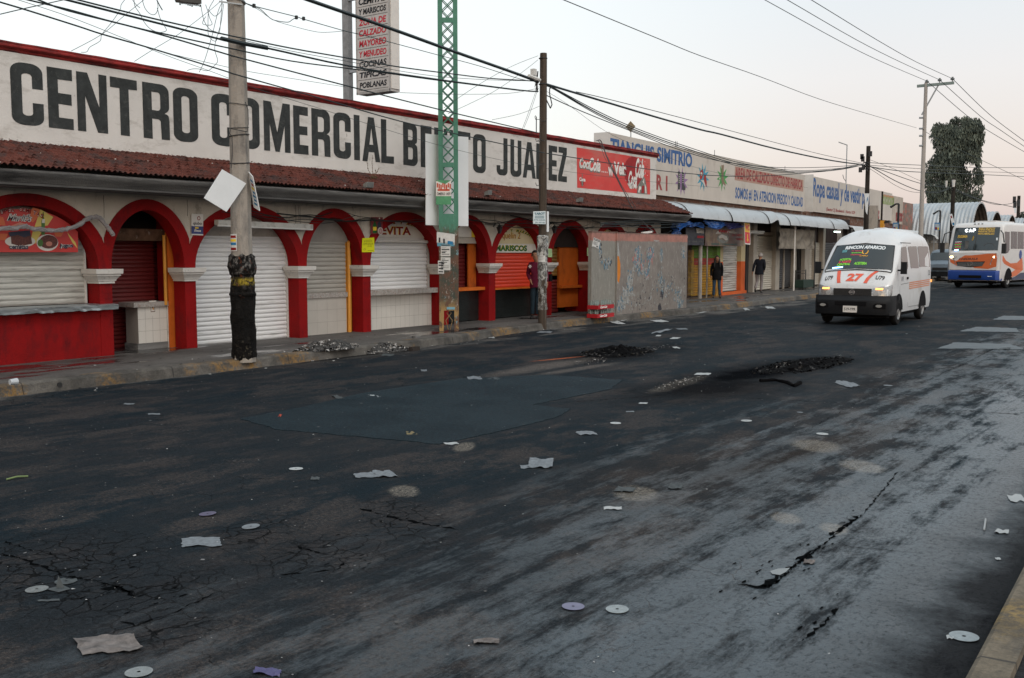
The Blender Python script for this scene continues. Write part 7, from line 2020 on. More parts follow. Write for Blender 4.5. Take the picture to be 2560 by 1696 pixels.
def nosetext(mb):
    text(mb, '27', lambda u, v: nose(-.20 + .40 * u, .955 + .23 * v), 0, .05, .05)
    for x0, x1, x2, x3 in ((-.47, -.38, -.33, -.24), ): 
        mb.grid([[nose(a, z) for a in (c, c + .085)] for z, c in ((.925, -.40), (1.05, -.44), (1.2, -.47), (1.29, -.485))], 0)
        mb.grid([[nose(a, z) for a in (c, c + .085)] for z, c in ((.925, .24), (1.05, .28), (1.2, .36), (1.29, .44))], 0)
    text(mb, 'U79', lambda u, v: nose(-.74 + .19 * u, 1.02 + .13 * v), 1, .02, .1)
    text(mb, 'U79', lambda u, v: nose(.50 + .21 * u, 1.04 + .13 * v), 1, .02, .1)
L1('nose_lettering', [NR_, INK], nosetext)
gr = L1('grille', BLK, lambda mb: (mb.box(-.46, .46, -.035, .03, .735, .915), [mb.box(-.44, .44, -.045, -.034, .75 + .032 * k, .762 + .032 * k) for k in range(5)]))
L1('emblem', CHROME, lambda mb: (mb.tube([(.065 * math.cos(a), -.05, .825 + .052 * math.sin(a)) for a in [2 * math.pi * k / 20 for k in range(21)]], .009, 5), mb.box(-.075, .075, -.06, -.05, .813, .837)), gr)
HLG = M('headlight_clear', (.35, .36, .37), .12, .4, var=.5, scale=25)
for sx in (-1, 1):
    h_ = L1('headlight', HLG, lambda mb: mb.grid([[(sx * .47, -.040, .74), (sx * .62, -.035, .735), (sx * .78, .0, .735), (sx * .875, .10, .74), (sx * .895, .22, .75)], [(sx * .47, -.035, .86), (sx * .62, -.025, .90), (sx * .78, .015, .96), (sx * .885, .12, .98), (sx * .90, .25, .985)], [(sx * .50, -.02, .925), (sx * .62, -.005, .955), (sx * .78, .04, .99), (sx * .88, .14, 1.01), (sx * .90, .26, 1.0)]]), smooth=True)
    L1('indicator', M('amber_lit', (.9, .35, .05), .3, var=0, emit=((1.0, .42, .12), 2.2)), lambda mb: mb.grid([[(sx * a, -.052 + .03 * k, z) for a in (.56, .66, .74)] for k, z in ((0, .89), (1, .935))]), h_)
    L1('lamp_bowl', M('lamp_bowl', (.65, .66, .66), .1, .5, var=.3), lambda mb: mb.prism(ell(sx * .58, .80, .065, .055, 14), lambda u, v: (u, -.05, v), lambda u, v: (u, -.02, v)), h_)
    L1('fog_lamp', M('fog_glass', (.25, .25, .24), .2), lambda mb: mb.prism(ell(sx * .68, .50, .075, .035, 14), lambda u, v: (u, -.165, v), lambda u, v: (u, -.12, v)))
    L1('mirror', BUMP, lambda mb: (mb.obox((sx * 1.06, .62, 1.42), (.07, 0, 0), (0, .035, 0), (0, 0, .15)), mb.bar((sx * .88, .70, 1.36), (sx * 1.02, .63, 1.36), .04)))
def bumper(mb):
    rows = []
    for z, o in ((.26, .03), (.28, .10), (.40, .13), (.56, .14), (.63, .13), (.66, .09), (.74, .06), (.745, .0)):
        rows.append([(-(.93), .52, z), (-(.935), .15, z), (-.90, .02 - o * .5, z), (-.80, -o, z), (-.4, -o - .02, z), (0, -o - .03, z), (.4, -o - .02, z), (.80, -o, z), (.90, .02 - o * .5, z), (.935, .15, z), (.93, .52, z)])
    mb.grid(rows)
L1('bumper', BUMP, bumper, smooth=True)
L1('bumper_intake', M('deep_black', (.005, .005, .006), .8, var=0), lambda mb: (mb.box(-.38, .38, -.178, -.15, .50, .60), mb.box(-.84, -.54, -.150, -.12, .44, .56), mb.box(.54, .84, -.150, -.12, .44, .56)))
def plate(mb):
    mb.box(-.17, .17, -.195, -.18, .33, .49); text(mb, '519-YPR', lambda u, v: (-.14 + .28 * u, -.197, .375 + .07 * v), 1, .02)
L1('number_plate', [VW, INK], plate)
for sx in (-1, 1):
    L1('side_window', GLASS, lambda mb: (V.side_poly(mb, [(.98, 1.36), (1.0, 1.60), (1.16, 1.93), (1.62, 1.96), (1.70, 1.90), (1.72, 1.45), (1.64, 1.38)], sx)))
    L1('side_window', GLASS, lambda mb: (V.side_poly(mb, [(2.02, 1.40), (1.86, 1.92), (1.92, 1.96), (2.82, 1.97), (2.86, 1.93), (2.92, 1.42), (2.88, 1.39)], sx)))
    L1('side_window', GLASS, lambda mb: (V.side_poly(mb, [(3.00, 1.42), (2.96, 1.93), (3.0, 1.97), (4.18, 1.97), (4.24, 1.92), (4.36, 1.46), (4.30, 1.41)], sx)))
    L1('orange_stripe', M('stripe_orange', (.60, .22, .11), .4, var=.1), lambda mb: [V.side_poly(mb, [(1.85, .86 + .05 * k), (4.25, .89 + .05 * k), (4.25, .92 + .05 * k), (1.85, .89 + .05 * k)], sx, .006) for k in range(4)])
    L1('panel_gap', M('gap_dark', (.12, .12, .125), .8, var=0), lambda mb: [V.side_poly(mb, p, sx, .005) for p in ([(1.76, .42), (1.775, .42), (1.775, 2.0), (1.76, 2.0)], [(.86, .60), (.875, .60), (.92, 1.4), (.905, 1.4)], [(1.1, 2.04), (4.4, 2.02), (4.4, 2.04), (1.1, 2.06)], [(.95, 1.00), (1.76, 1.02), (1.76, 1.03), (.95, 1.01)], [(1.79, .40), (3.0, .40), (3.0, .41), (1.79, .41)])])
    L1('door_handle', BUMP, lambda mb: mb.obox(V.side(1.62, 1.15, sx, .015), (.012, 0, 0), (0, .05, 0), (0, 0, .03)))
    L1('side_marking', M('stencil_grey', (.22, .23, .25), .6, var=.2), lambda mb: (text(mb, 'U-79', lambda u, v: V.side(1.0 + .22 * u, 1.08 + .12 * v, sx, .007), 0), text(mb, '2258', lambda u, v: V.side(4.05 + .26 * u, 1.18 + .14 * v, sx, .007), 0)))
    L1('wheel_arch', M('deep_black', (.005, .005, .006)), lambda mb: (arch_disc(V, mb, .80, .42, sx), arch_disc(V, mb, 3.45, .42, sx)))
    for y in (.80, 3.45): wheel(van, .925, y, .335, .21, sx)
    L1('tail_light', M('tail_amber', (.8, .3, .05), .3, emit=((1, .35, .08), 1.2)), lambda mb: mb.box(*sorted((sx * .86, sx * .92)), 4.5, 4.56, .98, 1.05))
L1('underbody', M('deep_black', (.005, .005, .006)), lambda mb: mb.box(-.80, .80, .1, 4.5, .20, .32))
L1('roof_ridge', PW_, lambda mb: mb.tube([V.top(0, y, .004) for y in (1.4, 1.9, 3, 4.1)], .012, 5))

# ---- city bus
BH = [(0, .9), (.03, 1.2), (.06, 1.74), (.12, 1.86), (.46, 2.95), (.56, 3.18), (.8, 3.31), (1.5, 3.34), (8.2, 3.34), (8.5, 3.2), (8.6, 1.4)]
BW = [(0, 1.12), (.05, 1.22), (.2, 1.29), (8.2, 1.30), (8.6, 1.22)]
B = Veh(BH, BW, .04, 1.9, .05, .38, .17)
d_ = ray(2496, 700); t_ = 50.0 / (d_.dot(_fw)); corner = Vector((0, 0, EYE)) + d_ * t_
rzb = R(-8)
bp = Vector((corner.x, corner.y, 0)) - Vector((math.cos(rzb), math.sin(rzb), 0)) * 1.26
bus = thing('city_bus', 'white orange and blue city bus with a lit destination sign behind the white van', 'bus', (bp.x, bp.y, 0), rzb)
BWH = M('bus_white', (.60, .60, .60), .35, var=.06); BOR = M('bus_orange', (.60, .14, .045), .35, var=.06); BBL = M('bus_blue', (.015, .055, .26), .35, var=.1); BGY = M('bus_grey_blue', (.06, .07, .12), .5)
def Lb(name, mat, fn, parent=None, **k):
    mb = MB(); fn(mb); return build(name, mb, mat, parent or bus, local=True, **k)
build('body', B.body([0, .03, .06, .09, .12, .2, .3, .4, .46, .5, .56, .66, .8, 1.1, 1.5, 3, 5, 7, 8.2, 8.4, 8.5, 8.6]), BWH, bus, local=True, smooth=True)
def bw(mb):
    rows = []
    for i in range(9):
        y = .125 + (.50 - .125) * i / 8; xe = 1.13 - .04 * i / 8
        rows.append([B.top(xe * (-1 + 2 * k / 14), y + .02 * abs(-1 + 2 * k / 14) ** 3, .02) for k in range(15)])
    mb.grid(rows)
Lb('windshield', GLASS, bw, smooth=True)
Lb('windshield_divider', BLK, lambda mb: mb.tube([B.top(0, .14, .03), B.top(.02, .49, .03)], .012, 4))
def bt(mb, s2, u0, v0, u1, v1, m, bold=.03, shear=.1): text(mb, s2, lambda u, v: B.top(-1.13 + 2.26 * (u0 + (u1 - u0) * u), .125 + .375 * (v0 + (v1 - v0) * v), .03), m, bold, shear)
def btx(mb):
    for i, s2 in enumerate(('BLVD 5 DE MAYO', 'CHINA POBLANA', 'PARQUE DEL CENTRO', 'MDO.HIDALGO')): bt(mb, s2, .53, .92 - .085 * i, .88, .985 - .085 * i, 0, .05)
    bt(mb, 'PZA DORADA', .10, .54, .31, .66, 0, .05)
    for i, (s2, m) in enumerate((('CAPU', 1), ('ROMA', 2), ('CAPU', 3), ('PUEBLA', 2), ('XONACA', 3), ('CENTRO', 2))): bt(mb, s2, .06, .36 - .055 * i, .20, .40 - .055 * i, m, .04)
    for i in range(2): bt(mb, 'I', .42, .42, .46, .60, 0, .05)
    mb.grid([[B.top(x, y, .03) for x in (.98, 1.06)] for y in (.29, .33)], 1)
Lb('windshield_lettering', [M('bus_letters_gold', (.62, .40, .06), .5), VWH, VRE, VGR], btx)
Lb('destination_sign', M('lit_letters', (1, 1, 1), .4, var=0, emit=((.92, .97, 1.0), 4)), lambda mb: [bt(mb, c, .24 + .085 * k, .78, .30 + .085 * k, .92, 0, .05, 0) for k, c in enumerate('CAP')])
Lb('dash_light', MATS['blue_led'], lambda mb: mb.grid([[B.top(x, y, .03) for x in (-.98, -.78)] for y in (.128, .145)]))
Lb('interior', M('bus_interior', (.10, .10, .10), .8, var=.5, scale=4), lambda mb: (mb.tube([B.top(.42, .20, .024), B.top(.62, .245, .024), B.top(.85, .235, .024), B.top(.98, .19, .024)], .012, 4), mb.grid([[B.top(x, y, .022) for x in (-.5, -.32)] for y in (.15, .28)])))
FY = -.02
fx = lambda a, b: (a, FY, b)
Lb('front_panel', BWH, lambda mb: mb.prism([(-1.14, .92), (1.14, .92), (1.17, 1.5), (1.15, 1.78), (0, 1.82), (-1.15, 1.78), (-1.17, 1.5)], lambda u, v: (u, FY, v), lambda u, v: (u, .12, v)))
Lb('front_stripe', [BOR, INK], lambda mb: (flat(mb, lambda u, v: (u, FY - .006, v), [(-1.14, 1.46), (-.80, 1.38), (-.62, 1.52), (-.40, 1.66), (-.1, 1.66), (.3, 1.70), (.7, 1.75), (1.12, 1.76), (1.16, 1.5), (1.14, 1.10), (.75, .98), (.10, 1.02), (-.0, 1.08), (-.6, 1.10), (-.80, 1.14), (-.95, 1.22), (-1.1, 1.30)]),
    text(mb, 'CHEDRAUI', lambda u, v: (-.68 + .92 * u, FY - .012, 1.42 + .12 * v), 1, .02, .2), text(mb, 'U', lambda u, v: (-.93 + .12 * u, FY - .012, 1.50 + .12 * v), 1, .0, .3), text(mb, 'LF', lambda u, v: (-1.07 + .08 * u, FY - .012, 1.62 + .07 * v), 1, .0, .3)))
g2 = Lb('grille', BLK, lambda mb: (mb.prism([(-.82, 1.34), (.60, 1.36), (.46, 1.12), (-.1, 1.06), (-.74, 1.12)], lambda u, v: (u, FY - .014, v), lambda u, v: (u, FY + .02, v))))
Lb('grille_bar', GALV, lambda mb: [mb.bar((-.78 + .02 * k, FY - .02, 1.15 + .06 * k), (.48 + .03 * k, FY - .02, 1.16 + .06 * k), .018) for k in range(3)], g2)
Lb('emblem', CHROME, lambda mb: (mb.tube([(-.12 + .12 * math.cos(a), FY - .03, 1.22 + .12 * math.sin(a)) for a in [2 * math.pi * k / 20 for k in range(21)]], .014, 5), [mb.bar((-.12, FY - .03, 1.22), (-.12 + .12 * math.sin(a), FY - .03, 1.22 + .12 * math.cos(a)), .02) for a in (0, 2.094, 4.189)]), g2)
for sx in (-1, 1):
    hb = Lb('headlight', HLG, lambda mb: mb.prism([(sx * .82, 1.20), (sx * 1.12, 1.16), (sx * 1.16, 1.60), (sx * .98, 1.62)], lambda u, v: (u, FY - .02 + max(0, abs(u) - 1.0) * .5, v), lambda u, v: (u, FY + .05, v)))
    Lb('headlamp_bulb', M('lamp_warm', (1, .8, .5), .3, var=0, emit=((1.0, .80, .45), 6)), lambda mb: mb.prism(ell(sx * 1.06, 1.58, .09, .055, 12), lambda u, v: (u, FY - .03 + max(0, abs(u) - 1.0) * .5, v), lambda u, v: (u, FY + .0, v)), hb)
    Lb('mirror', [BLK, BWH], lambda mb: (mb.obox((sx * 1.50, -.12, 2.05 if sx < 0 else 2.0), (.10, 0, 0), (0, .06, 0), (0, 0, .25)), mb.tube([(sx * 1.2, .25, 2.9), (sx * 1.42, -.1, 2.75), (sx * 1.5, -.12, 2.3)], .03, 5)))
    Lb('wheel_arch', MATS['deep_black'], lambda mb: mb.poly([[(1.35 + .58 * math.cos(R(a)), .42 + .60 * math.sin(R(a))) for a in range(0, 181, 15)]], lambda u, v: B.side(u, v, sx, .006)))
    wheel(bus, 1.27, 1.35, .47, .28, sx); wheel(bus, 1.27, 6.3, .47, .28, sx)
    Lb('side_stripe', [BOR, BBL, BGY], lambda mb: (B.side_poly(mb, [(.15, .95), (.15, 1.75), (.5, 1.62), (.9, 1.40), (1.6, 1.25), (2.6, 1.28), (3.4, 1.55), (3.6, .9), (2.6, .62), (1.9, .55)], sx, .008), B.side_poly(mb, [(1.95, .40), (8.4, .40), (8.4, .8), (3.2, .75), (2.4, .56), (1.95, .52)], sx, .009, 2), B.side_poly(mb, ell(3.1, 1.7, .22, .24, 12), sx, .011, 1)))
    Lb('side_window', GLASS, lambda mb: B.side_poly(mb, [(.75, 1.75), (.62, 2.85), (1.35, 2.85), (1.35, 1.95), (1.15, 1.80)], sx, .012))
    for k in range(6):
        y0 = 1.45 + .10 + k * 1.05
        Lb('side_window', GLASS, lambda mb: (B.side_poly(mb, [(y0, 2.0), (y0, 2.88), (y0 + .45, 2.88), (y0 + .45, 2.0)], sx, .012), B.side_poly(mb, [(y0 + .50, 2.0), (y0 + .50, 2.88), (y0 + .95, 2.88), (y0 + .95, 2.0)], sx, .012)))
Lb('bumper', BBL, lambda mb: mb.grid([[(-1.27, .5, z), (-1.26, .1, z), (-1.15, -o, z), (0, -o - .05, z), (1.15, -o, z), (1.26, .1, z), (1.27, .5, z)] for z, o in ((.40, .02), (.43, .12), (.65, .17), (.86, .15), (.90, .05))]), smooth=True)
Lb('bumper_intake', MATS['deep_black'], lambda mb: (mb.box(-.60, .50, -.225, -.20, .52, .66), mb.box(-1.12, 1.12, -.03, .02, .87, .925)))
Lb('bumper_sticker', VWH, lambda mb: mb.box(.80, 1.0, -.225, -.20, .60, .63))
Lb('roof_hatch', BWH, lambda mb: mb.box(-.5, .5, 1.6, 4.5, 3.36, 3.44))
Lb('marker_light', BLK, lambda mb: [mb.obox(B.top(x, .62, .02), (.035, 0, 0), (0, .03, 0), (0, 0, .02)) for x in (-.18, 0, .18)])
Lb('underbody', MATS['deep_black'], lambda mb: mb.box(-1.1, 1.1, .2, 8.2, .25, .42))

# ---- grey van behind
d_ = ray(2350, 660); t_ = 63 / (d_.dot(_fw)); gp = Vector((0, 0, EYE)) + d_ * t_
gv = thing('grey_van', 'grey blue van half hidden between the white van and the bus', 'van', (gp.x, gp.y, 0), R(0))
V2 = Veh([(0, .8), (.03, 1.05), (.2, 1.15), (.5, 1.25), (1.0, 1.85), (1.2, 1.95), (2, 2.0), (3.9, 1.98), (4.2, 1.8), (4.3, 1.2)], [(0, .78), (.1, .86), (4.1, .88), (4.3, .82)], .14, 1.1, .05, .3, .14)
GV = M('van_grey_blue', (.15, .19, .23), .35, var=.1)
build('body', V2.body([0, .03, .1, .2, .35, .5, .7, .85, 1.0, 1.2, 1.5, 2, 3, 3.9, 4.1, 4.2, 4.3]), GV, gv, local=True, smooth=True)
def Lg(name, mat, fn, **k):
    mb = MB(); fn(mb); return build(name, mb, mat, gv, local=True, **k)
Lg('windshield', GLASS, lambda mb: mb.grid([[V2.top(.72 * (-1 + k / 5), .54 + .40 * i / 4, .016) for k in range(11)] for i in range(5)]), smooth=True)
Lg('bumper', BUMP, lambda mb: mb.box(-.9, .9, -.12, .2, .3, .62))
Lg('grille', BLK, lambda mb: mb.box(-.45, .45, -.03, .02, .68, .86))
for sx in (-1, 1):
    Lg('headlight', HLG, lambda mb: mb.prism(ell(sx * .66, .80, .17, .10, 14), lambda u, v: (u, -.02, v), lambda u, v: (u, .05, v)))
    Lg('side_window', GLASS, lambda mb: V2.side_poly(mb, [(1.1, 1.2), (1.25, 1.75), (3.9, 1.75), (4.0, 1.2)], sx, .008))
    Lg('mirror', BUMP, lambda mb: mb.obox((sx * 1.0, .6, 1.3), (.08, 0, 0), (0, .04, 0), (0, 0, .12)))
    wheel(gv, .88, .8, .32, .2, sx); wheel(gv, .88, 3.3, .32, .2, sx)

# ================================================================== people
SKIN = M('skin', (.26, .14, .09), .6, var=.08)
HAIRB = M('black_hair', (.008, .007, .007), .5, var=.3); HAIRG = M('grey_hair', (.30, .28, .27), .6, var=.2)
def skin_mesh(name, mat, chains, parent, sub_=2):
    """chains: lists of (point, radius); chains that start on the same point share it"""
    vs, rs, es, key = [], [], [], {}
    for ch in chains:
        prev = None
        for p, r_ in ch:
            k = tuple(round(c, 4) for c in p)
            if k not in key: key[k] = len(vs); vs.append(p); rs.append(r_)
            i = key[k]
            if prev is not None and prev != i and (prev, i) not in es and (i, prev) not in es: es.append((prev, i))
            prev = i
    me = bpy.data.meshes.new(name); me.from_pydata([tuple(v) for v in vs], es, []); me.update()
    o = bpy.data.objects.new(name, me); col.objects.link(o); o.parent = parent; me.materials.append(mat)
    m = o.modifiers.new('skin', 'SKIN'); m.use_smooth_shade = True
    if not me.skin_vertices: me.attributes.new('skin', 'FLOAT', 'POINT') if False else None
    return o, rs, m, sub_
def finish_skin(items):
    vl = bpy.context.view_layer
    for (o, rs, m, sub_) in items:
        vl.objects.active = o
        if not o.data.skin_vertices:
            o.select_set(True)
            with bpy.context.temp_override(object=o, active_object=o, selected_objects=[o]):
                bpy.ops.mesh.customdata_skin_add()
        sk = o.data.skin_vertices[0].data
        for i, r_ in enumerate(rs):
            rr_ = r_ if isinstance(r_, tuple) else (r_, r_)
            sk[i].radius = rr_; sk[i].use_root = (i == 0)
        s_ = o.modifiers.new('subdivision', 'SUBSURF'); s_.levels = sub_; s_.render_levels = sub_
        o.select_set(False)
SK_ITEMS = []
def person(label, loc, rz, h, pose, mats, hair, skirt=None):
    t = thing('person', label, 'person', tuple(loc), rz)
    k = h / 1.70
    def P(x, y, z): return (x * k, y * k, z * k)
    pe, ch, nk = P(0, 0, .92), P(pose.get('cx', 0), pose.get('cy', 0), 1.25), P(pose.get('nx', 0), pose.get('ny', -.01), 1.43)
    hd = pose['head']; jaw, sk_, tp = [P(*q) for q in hd]
    body = [[(pe, (.13 * k, .10 * k)), (P(pose.get('cx', 0) * .6, pose.get('cy', 0) * .6, 1.08), (.115 * k, .09 * k)), (ch, (.145 * k, .10 * k)), (P(pose.get('nx', 0), pose.get('ny', 0), 1.38), (.07 * k, .06 * k)), (nk, .05 * k), (jaw, (.062 * k, .070 * k)), (sk_, (.078 * k, .092 * k)), (tp, (.055 * k, .065 * k))]]
    coat = [[(pe, (.155 * k, .125 * k)), (P(pose.get('cx', 0) * .6, pose.get('cy', 0) * .6, 1.08), (.15 * k, .12 * k)), (ch, (.165 * k, .125 * k)), (P(pose.get('nx', 0), pose.get('ny', 0), 1.37), (.10 * k, .085 * k)), (nk, (.062 * k, .062 * k))]]
    mb = MB(); hem = (skirt or .79); rings = []
    for z, rx_, ry_ in ((1.16, .135, .095), (1.08, .165, .125), (.98, .172, .135), (.88, .178, .142), (hem, .188, .150), (hem - .005, .170, .130), (hem + .06, .150, .11)):
        q = max(0, (z - .92) / .33); rings.append([((pose.get('cx', 0) * q + rx_ * math.cos(a)) * k, (pose.get('cy', 0) * q + ry_ * math.sin(a)) * k, (z + .008 * math.sin(3 * a)) * k) for a in [2 * math.pi * j / 24 for j in range(25)]])
    mb.grid(rings); build('jacket_hem', mb, mats['coat'], t, local=True, smooth=True)
    trou = [[(pe, (.118 * k, .098 * k)), (P(0, 0, 1.02), (.115 * k, .09 * k)), (P(0, 0, 1.08), (.10 * k, .08 * k))]]
    for s2 in ('L', 'R'):
        sg_ = -1 if s2 == 'L' else 1
        sh = P(pose.get('nx', 0) + sg_ * .17, pose.get('ny', 0) + .0, 1.36)
        el, wr = P(*pose['elbow' + s2]), P(*pose['wrist' + s2])
        el_, wr_ = Vector(el), Vector(wr); d = (wr_ - el_).normalized(); hand = wr_ + d * .055 * k
        body.append([(ch, (.145 * k, .10 * k)), (sh, .048 * k), (el, .038 * k), (wr, .026 * k), (tuple(hand), (.034 * k, .016 * k))])
        side_ = Vector((0, 1, 0)) if abs(d.y) < .7 else Vector((1, 0, 0))
        for f in range(4):
            a_ = hand + side_ * (.019 * (f - 1.5)) * k + d * .035 * k
            ln = (.030, .036, .033, .026)[f] * k
            body.append([(tuple(hand), (.034 * k, .016 * k)), (tuple(a_), .009 * k), (tuple(a_ + d * ln + Vector((-sg_ * .006, 0, 0))), .0085 * k), (tuple(a_ + d * ln * 1.7 + Vector((-sg_ * .016, 0, 0))), .007 * k)])
        a_ = wr_ + d * .03 * k + side_ * -.030 * k
        body.append([(wr, .026 * k), (tuple(a_), .011 * k), (tuple(a_ + d * .035 * k + side_ * -.008 * k), .009 * k)])
        coat.append([(ch, (.165 * k, .125 * k)), (sh, .070 * k), (el, .056 * k), (tuple(wr_ - d * .015 * k), .043 * k)])
        hp = P(sg_ * .09, 0, .88); kn, an, toe = P(*pose['knee' + s2]), P(*pose['ankle' + s2]), P(*pose['toe' + s2])
        body.append([(pe, (.13 * k, .10 * k)), (hp, .085 * k), (kn, .050 * k), (an, .036 * k)])
        trou.append([(pe, (.118 * k, .098 * k)), (hp, .098 * k), (kn, .066 * k), (tuple(Vector(an) + Vector((0, 0, .01))), .058 * k)])
        heel = Vector(an) + (Vector(an) - Vector(toe)).normalized() * .05 * k; heel.z = max(.03 * k, heel.z - .04 * k)
        SK_ITEMS.append(skin_mesh('shoe', mats['shoe'], [[(tuple(heel), .036 * k), (tuple((Vector(an) + Vector(toe)) / 2 - Vector((0, 0, .012))), (.042 * k, .040 * k)), (toe, (.038 * k, .025 * k))]], t, 1))
    SK_ITEMS.append(skin_mesh('body', SKIN, body, t)); SK_ITEMS.append(skin_mesh('jacket', mats['coat'], coat, t)); SK_ITEMS.append(skin_mesh('trousers', mats['trou'], trou, t))
    # face
    f_ = Vector(sk_); dn = (Vector(tp) - Vector(jaw)).normalized(); fwd = Vector((1, 0, 0)).cross(dn) * -1
    if fwd.y > 0: fwd = -fwd
    mb = MB()
    nb = f_ + fwd * .088 * k - dn * .012 * k
    mb.face([nb + dn * .02 * k, nb + Vector((.014 * k, 0, 0)) - dn * .025 * k, nb + fwd * .022 * k - dn * .022 * k]); mb.face([nb + dn * .02 * k, nb + fwd * .022 * k - dn * .022 * k, nb - Vector((.014 * k, 0, 0)) - dn * .025 * k])
    for sx in (-1, 1):
        c0 = f_ + Vector((sx * .080 * k, 0, 0)) - dn * .01 * k; mb.tube([c0 - dn * .025 * k, c0 + Vector((sx * .008, 0, 0)), c0 + dn * .02 * k], [.008 * k, .012 * k, .008 * k], 5)
    build('nose_and_ears', mb, SKIN, t, local=True)
    for sx in (-1, 1):
        mb = MB(); c0 = f_ + fwd * .088 * k + Vector((sx * .030 * k, 0, 0)) + dn * .008 * k; mb.tube([c0 - Vector((.012 * k, 0, 0)), c0, c0 + Vector((.012 * k, 0, 0))], [.003, .007 * k, .003], 5); build('eye', mb, HAIRB, t, local=True)
    mb = MB(); c0 = f_ + fwd * .085 * k - dn * .055 * k; mb.tube([c0 - Vector((.02 * k, 0, 0)), c0, c0 + Vector((.02 * k, 0, 0))], [.003, .006 * k, .003], 5); build('mouth', mb, M('lips', (.25, .07, .06), .6), t, local=True)
    back = -fwd
    up_, sd_ = dn, Vector((1, 0, 0)); c0 = f_ + dn * .018 * k + back * .008 * k
    mb = MB(); P_ = []
    for i in range(13):
        th = math.pi * i / 12; row = []
        for j in range(25):
            ph = 2 * math.pi * j / 24; v = up_ * math.cos(th) + (sd_ * math.cos(ph) + back * math.sin(ph)) * math.sin(th)
            f1, u1 = v.dot(fwd), v.dot(up_)
            hidden = (f1 > .25 and u1 < .50) or u1 < (-.75 if hair == 'long' else -.45)
            q = .62 if hidden else 1 + .06 * noise.noise(v * 6)
            row.append(c0 + (sd_ * v.dot(sd_) * .094 + up_ * u1 * .112 + back * v.dot(back) * .108) * k * q)
        P_.append(row)
    mb.grid(P_)
    if hair == 'long':
        for ang in range(-5, 6):
            a_ = ang * .32; x_ = math.sin(a_); y_ = math.cos(a_)
            if abs(ang) == 5: x_ *= .9
            s0_ = c0 + (sd_ * x_ * .088 + back * (y_ * .085) - up_ * .02) * k
            mb.tube([s0_, s0_ + Vector((x_ * .012, .01 * y_ - .02 * (abs(ang) > 3), -.10)) * k, s0_ + Vector((x_ * .03, .02 * y_ - .05 * (abs(ang) > 3), -.22)) * k, s0_ + Vector((x_ * .03, -.07 * (abs(ang) > 3), -.33)) * k], [.030 * k, .034 * k, .028 * k, .010 * k], 6)
    build('hair', mb, HAIRG if hair == 'grey' else HAIRB, t, local=True, smooth=True)
    return t
NV = M('navy_jacket', (.010, .012, .018), .8, var=.2); BK = M('black_coat', (.006, .006, .007), .85, var=.2); MR = M('maroon_jacket', (.10, .010, .030), .8, var=.2)
JE = M('blue_jeans', (.035, .065, .105), .85, var=.3, scale=12); JD = M('dark_jeans', (.018, .032, .045), .85, var=.3, scale=12); GT = M('grey_trousers', (.22, .20, .20), .85, var=.2, scale=8)
SH = M('black_shoe', (.008, .008, .009), .5, var=.1)
def face_cam(p, extra=0): return math.atan2(-(p.x), -p.y * -1) * 0 + math.atan2(p.x, -(-p.y)) * 0 + (math.atan2(-p.y, -p.x) + math.pi / 2) + R(extra)
pw = S(5.95, 1.15, 0); pw = Vector((pw.x, pw.y, .152)); pw_ = aP(1791, 745, (pw.x, pw.y), PHI); pw = Vector((pw_.x, pw_.y, .152))
# local -y is the way a figure faces
person('woman in a black coat and blue jeans standing on the pavement looking down', pw, face_cam(pw, 4), 1.55,
       dict(nx=0, ny=-.02, cy=.0, head=((0, -.085, 1.495), (0, -.075, 1.575), (0, -.055, 1.66)), elbowL=(-.215, .03, 1.10), wristL=(-.22, -.05, .86), elbowR=(.21, .03, 1.10), wristR=(.19, -.07, .85),
            kneeL=(-.10, -.01, .50), ankleL=(-.115, .02, .09), toeL=(-.135, -.14, .035), kneeR=(.10, -.02, .50), ankleR=(.13, .01, .09), toeR=(.15, -.15, .035)), dict(coat=BK, trou=JE, shoe=SH), 'long', .74)
pm = G(1897, 732, .15)
pm = aP(1897, 735, S(9, 1.0, 0)[:2], PHI); pm.z = .152
person('grey haired man in a dark jacket and grey trousers walking away along the pavement', pm, R(8) + math.pi, 1.66,
       dict(nx=.0, ny=-.10, cy=-.05, head=((0, -.17, 1.47), (0, -.18, 1.545), (0, -.165, 1.62)), elbowL=(-.215, .0, 1.12), wristL=(-.16, -.14, .95), elbowR=(.215, .05, 1.11), wristR=(.24, .13, .88),
            kneeL=(-.07, -.14, .50), ankleL=(-.06, -.10, .10), toeL=(-.07, -.25, .045), kneeR=(.08, -.02, .48), ankleR=(.09, .26, .20), toeR=(.09, .20, .05)), dict(coat=NV, trou=GT, shoe=SH), 'grey')
pb = G(1346, 802, .15)
t3 = person('man in a maroon jacket and dark jeans half hidden behind the paper covered wooden pole', pb + Vector((-.35, .45, 0)), face_cam(pb, -6), 1.70,
       dict(nx=.0, ny=-.01, cy=.0, head=((-.045, -.045, 1.505), (-.045, -.04, 1.585), (-.045, -.02, 1.665)), elbowL=(-.23, .05, 1.12), wristL=(-.15, -.10, .96), elbowR=(.24, .03, 1.13), wristR=(.25, -.02, .90),
            kneeL=(-.10, -.02, .50), ankleL=(-.12, .02, .09), toeL=(-.14, -.14, .035), kneeR=(.02, -.02, .50), ankleR=(.02, .01, .09), toeR=(.03, -.15, .035)), dict(coat=MR, trou=JD, shoe=SH), 'short')
mb = MB(); mb.poly([star(-.16, 1.31, .05, .03, 6)], lambda u, v: (u, -.128, v)); build('chest_emblem', mb, M('emblem_white', (.45, .42, .42), .8), t3, local=True)
bm_ = MB(); c0 = pb + Vector((-.35, .45, 0)); 
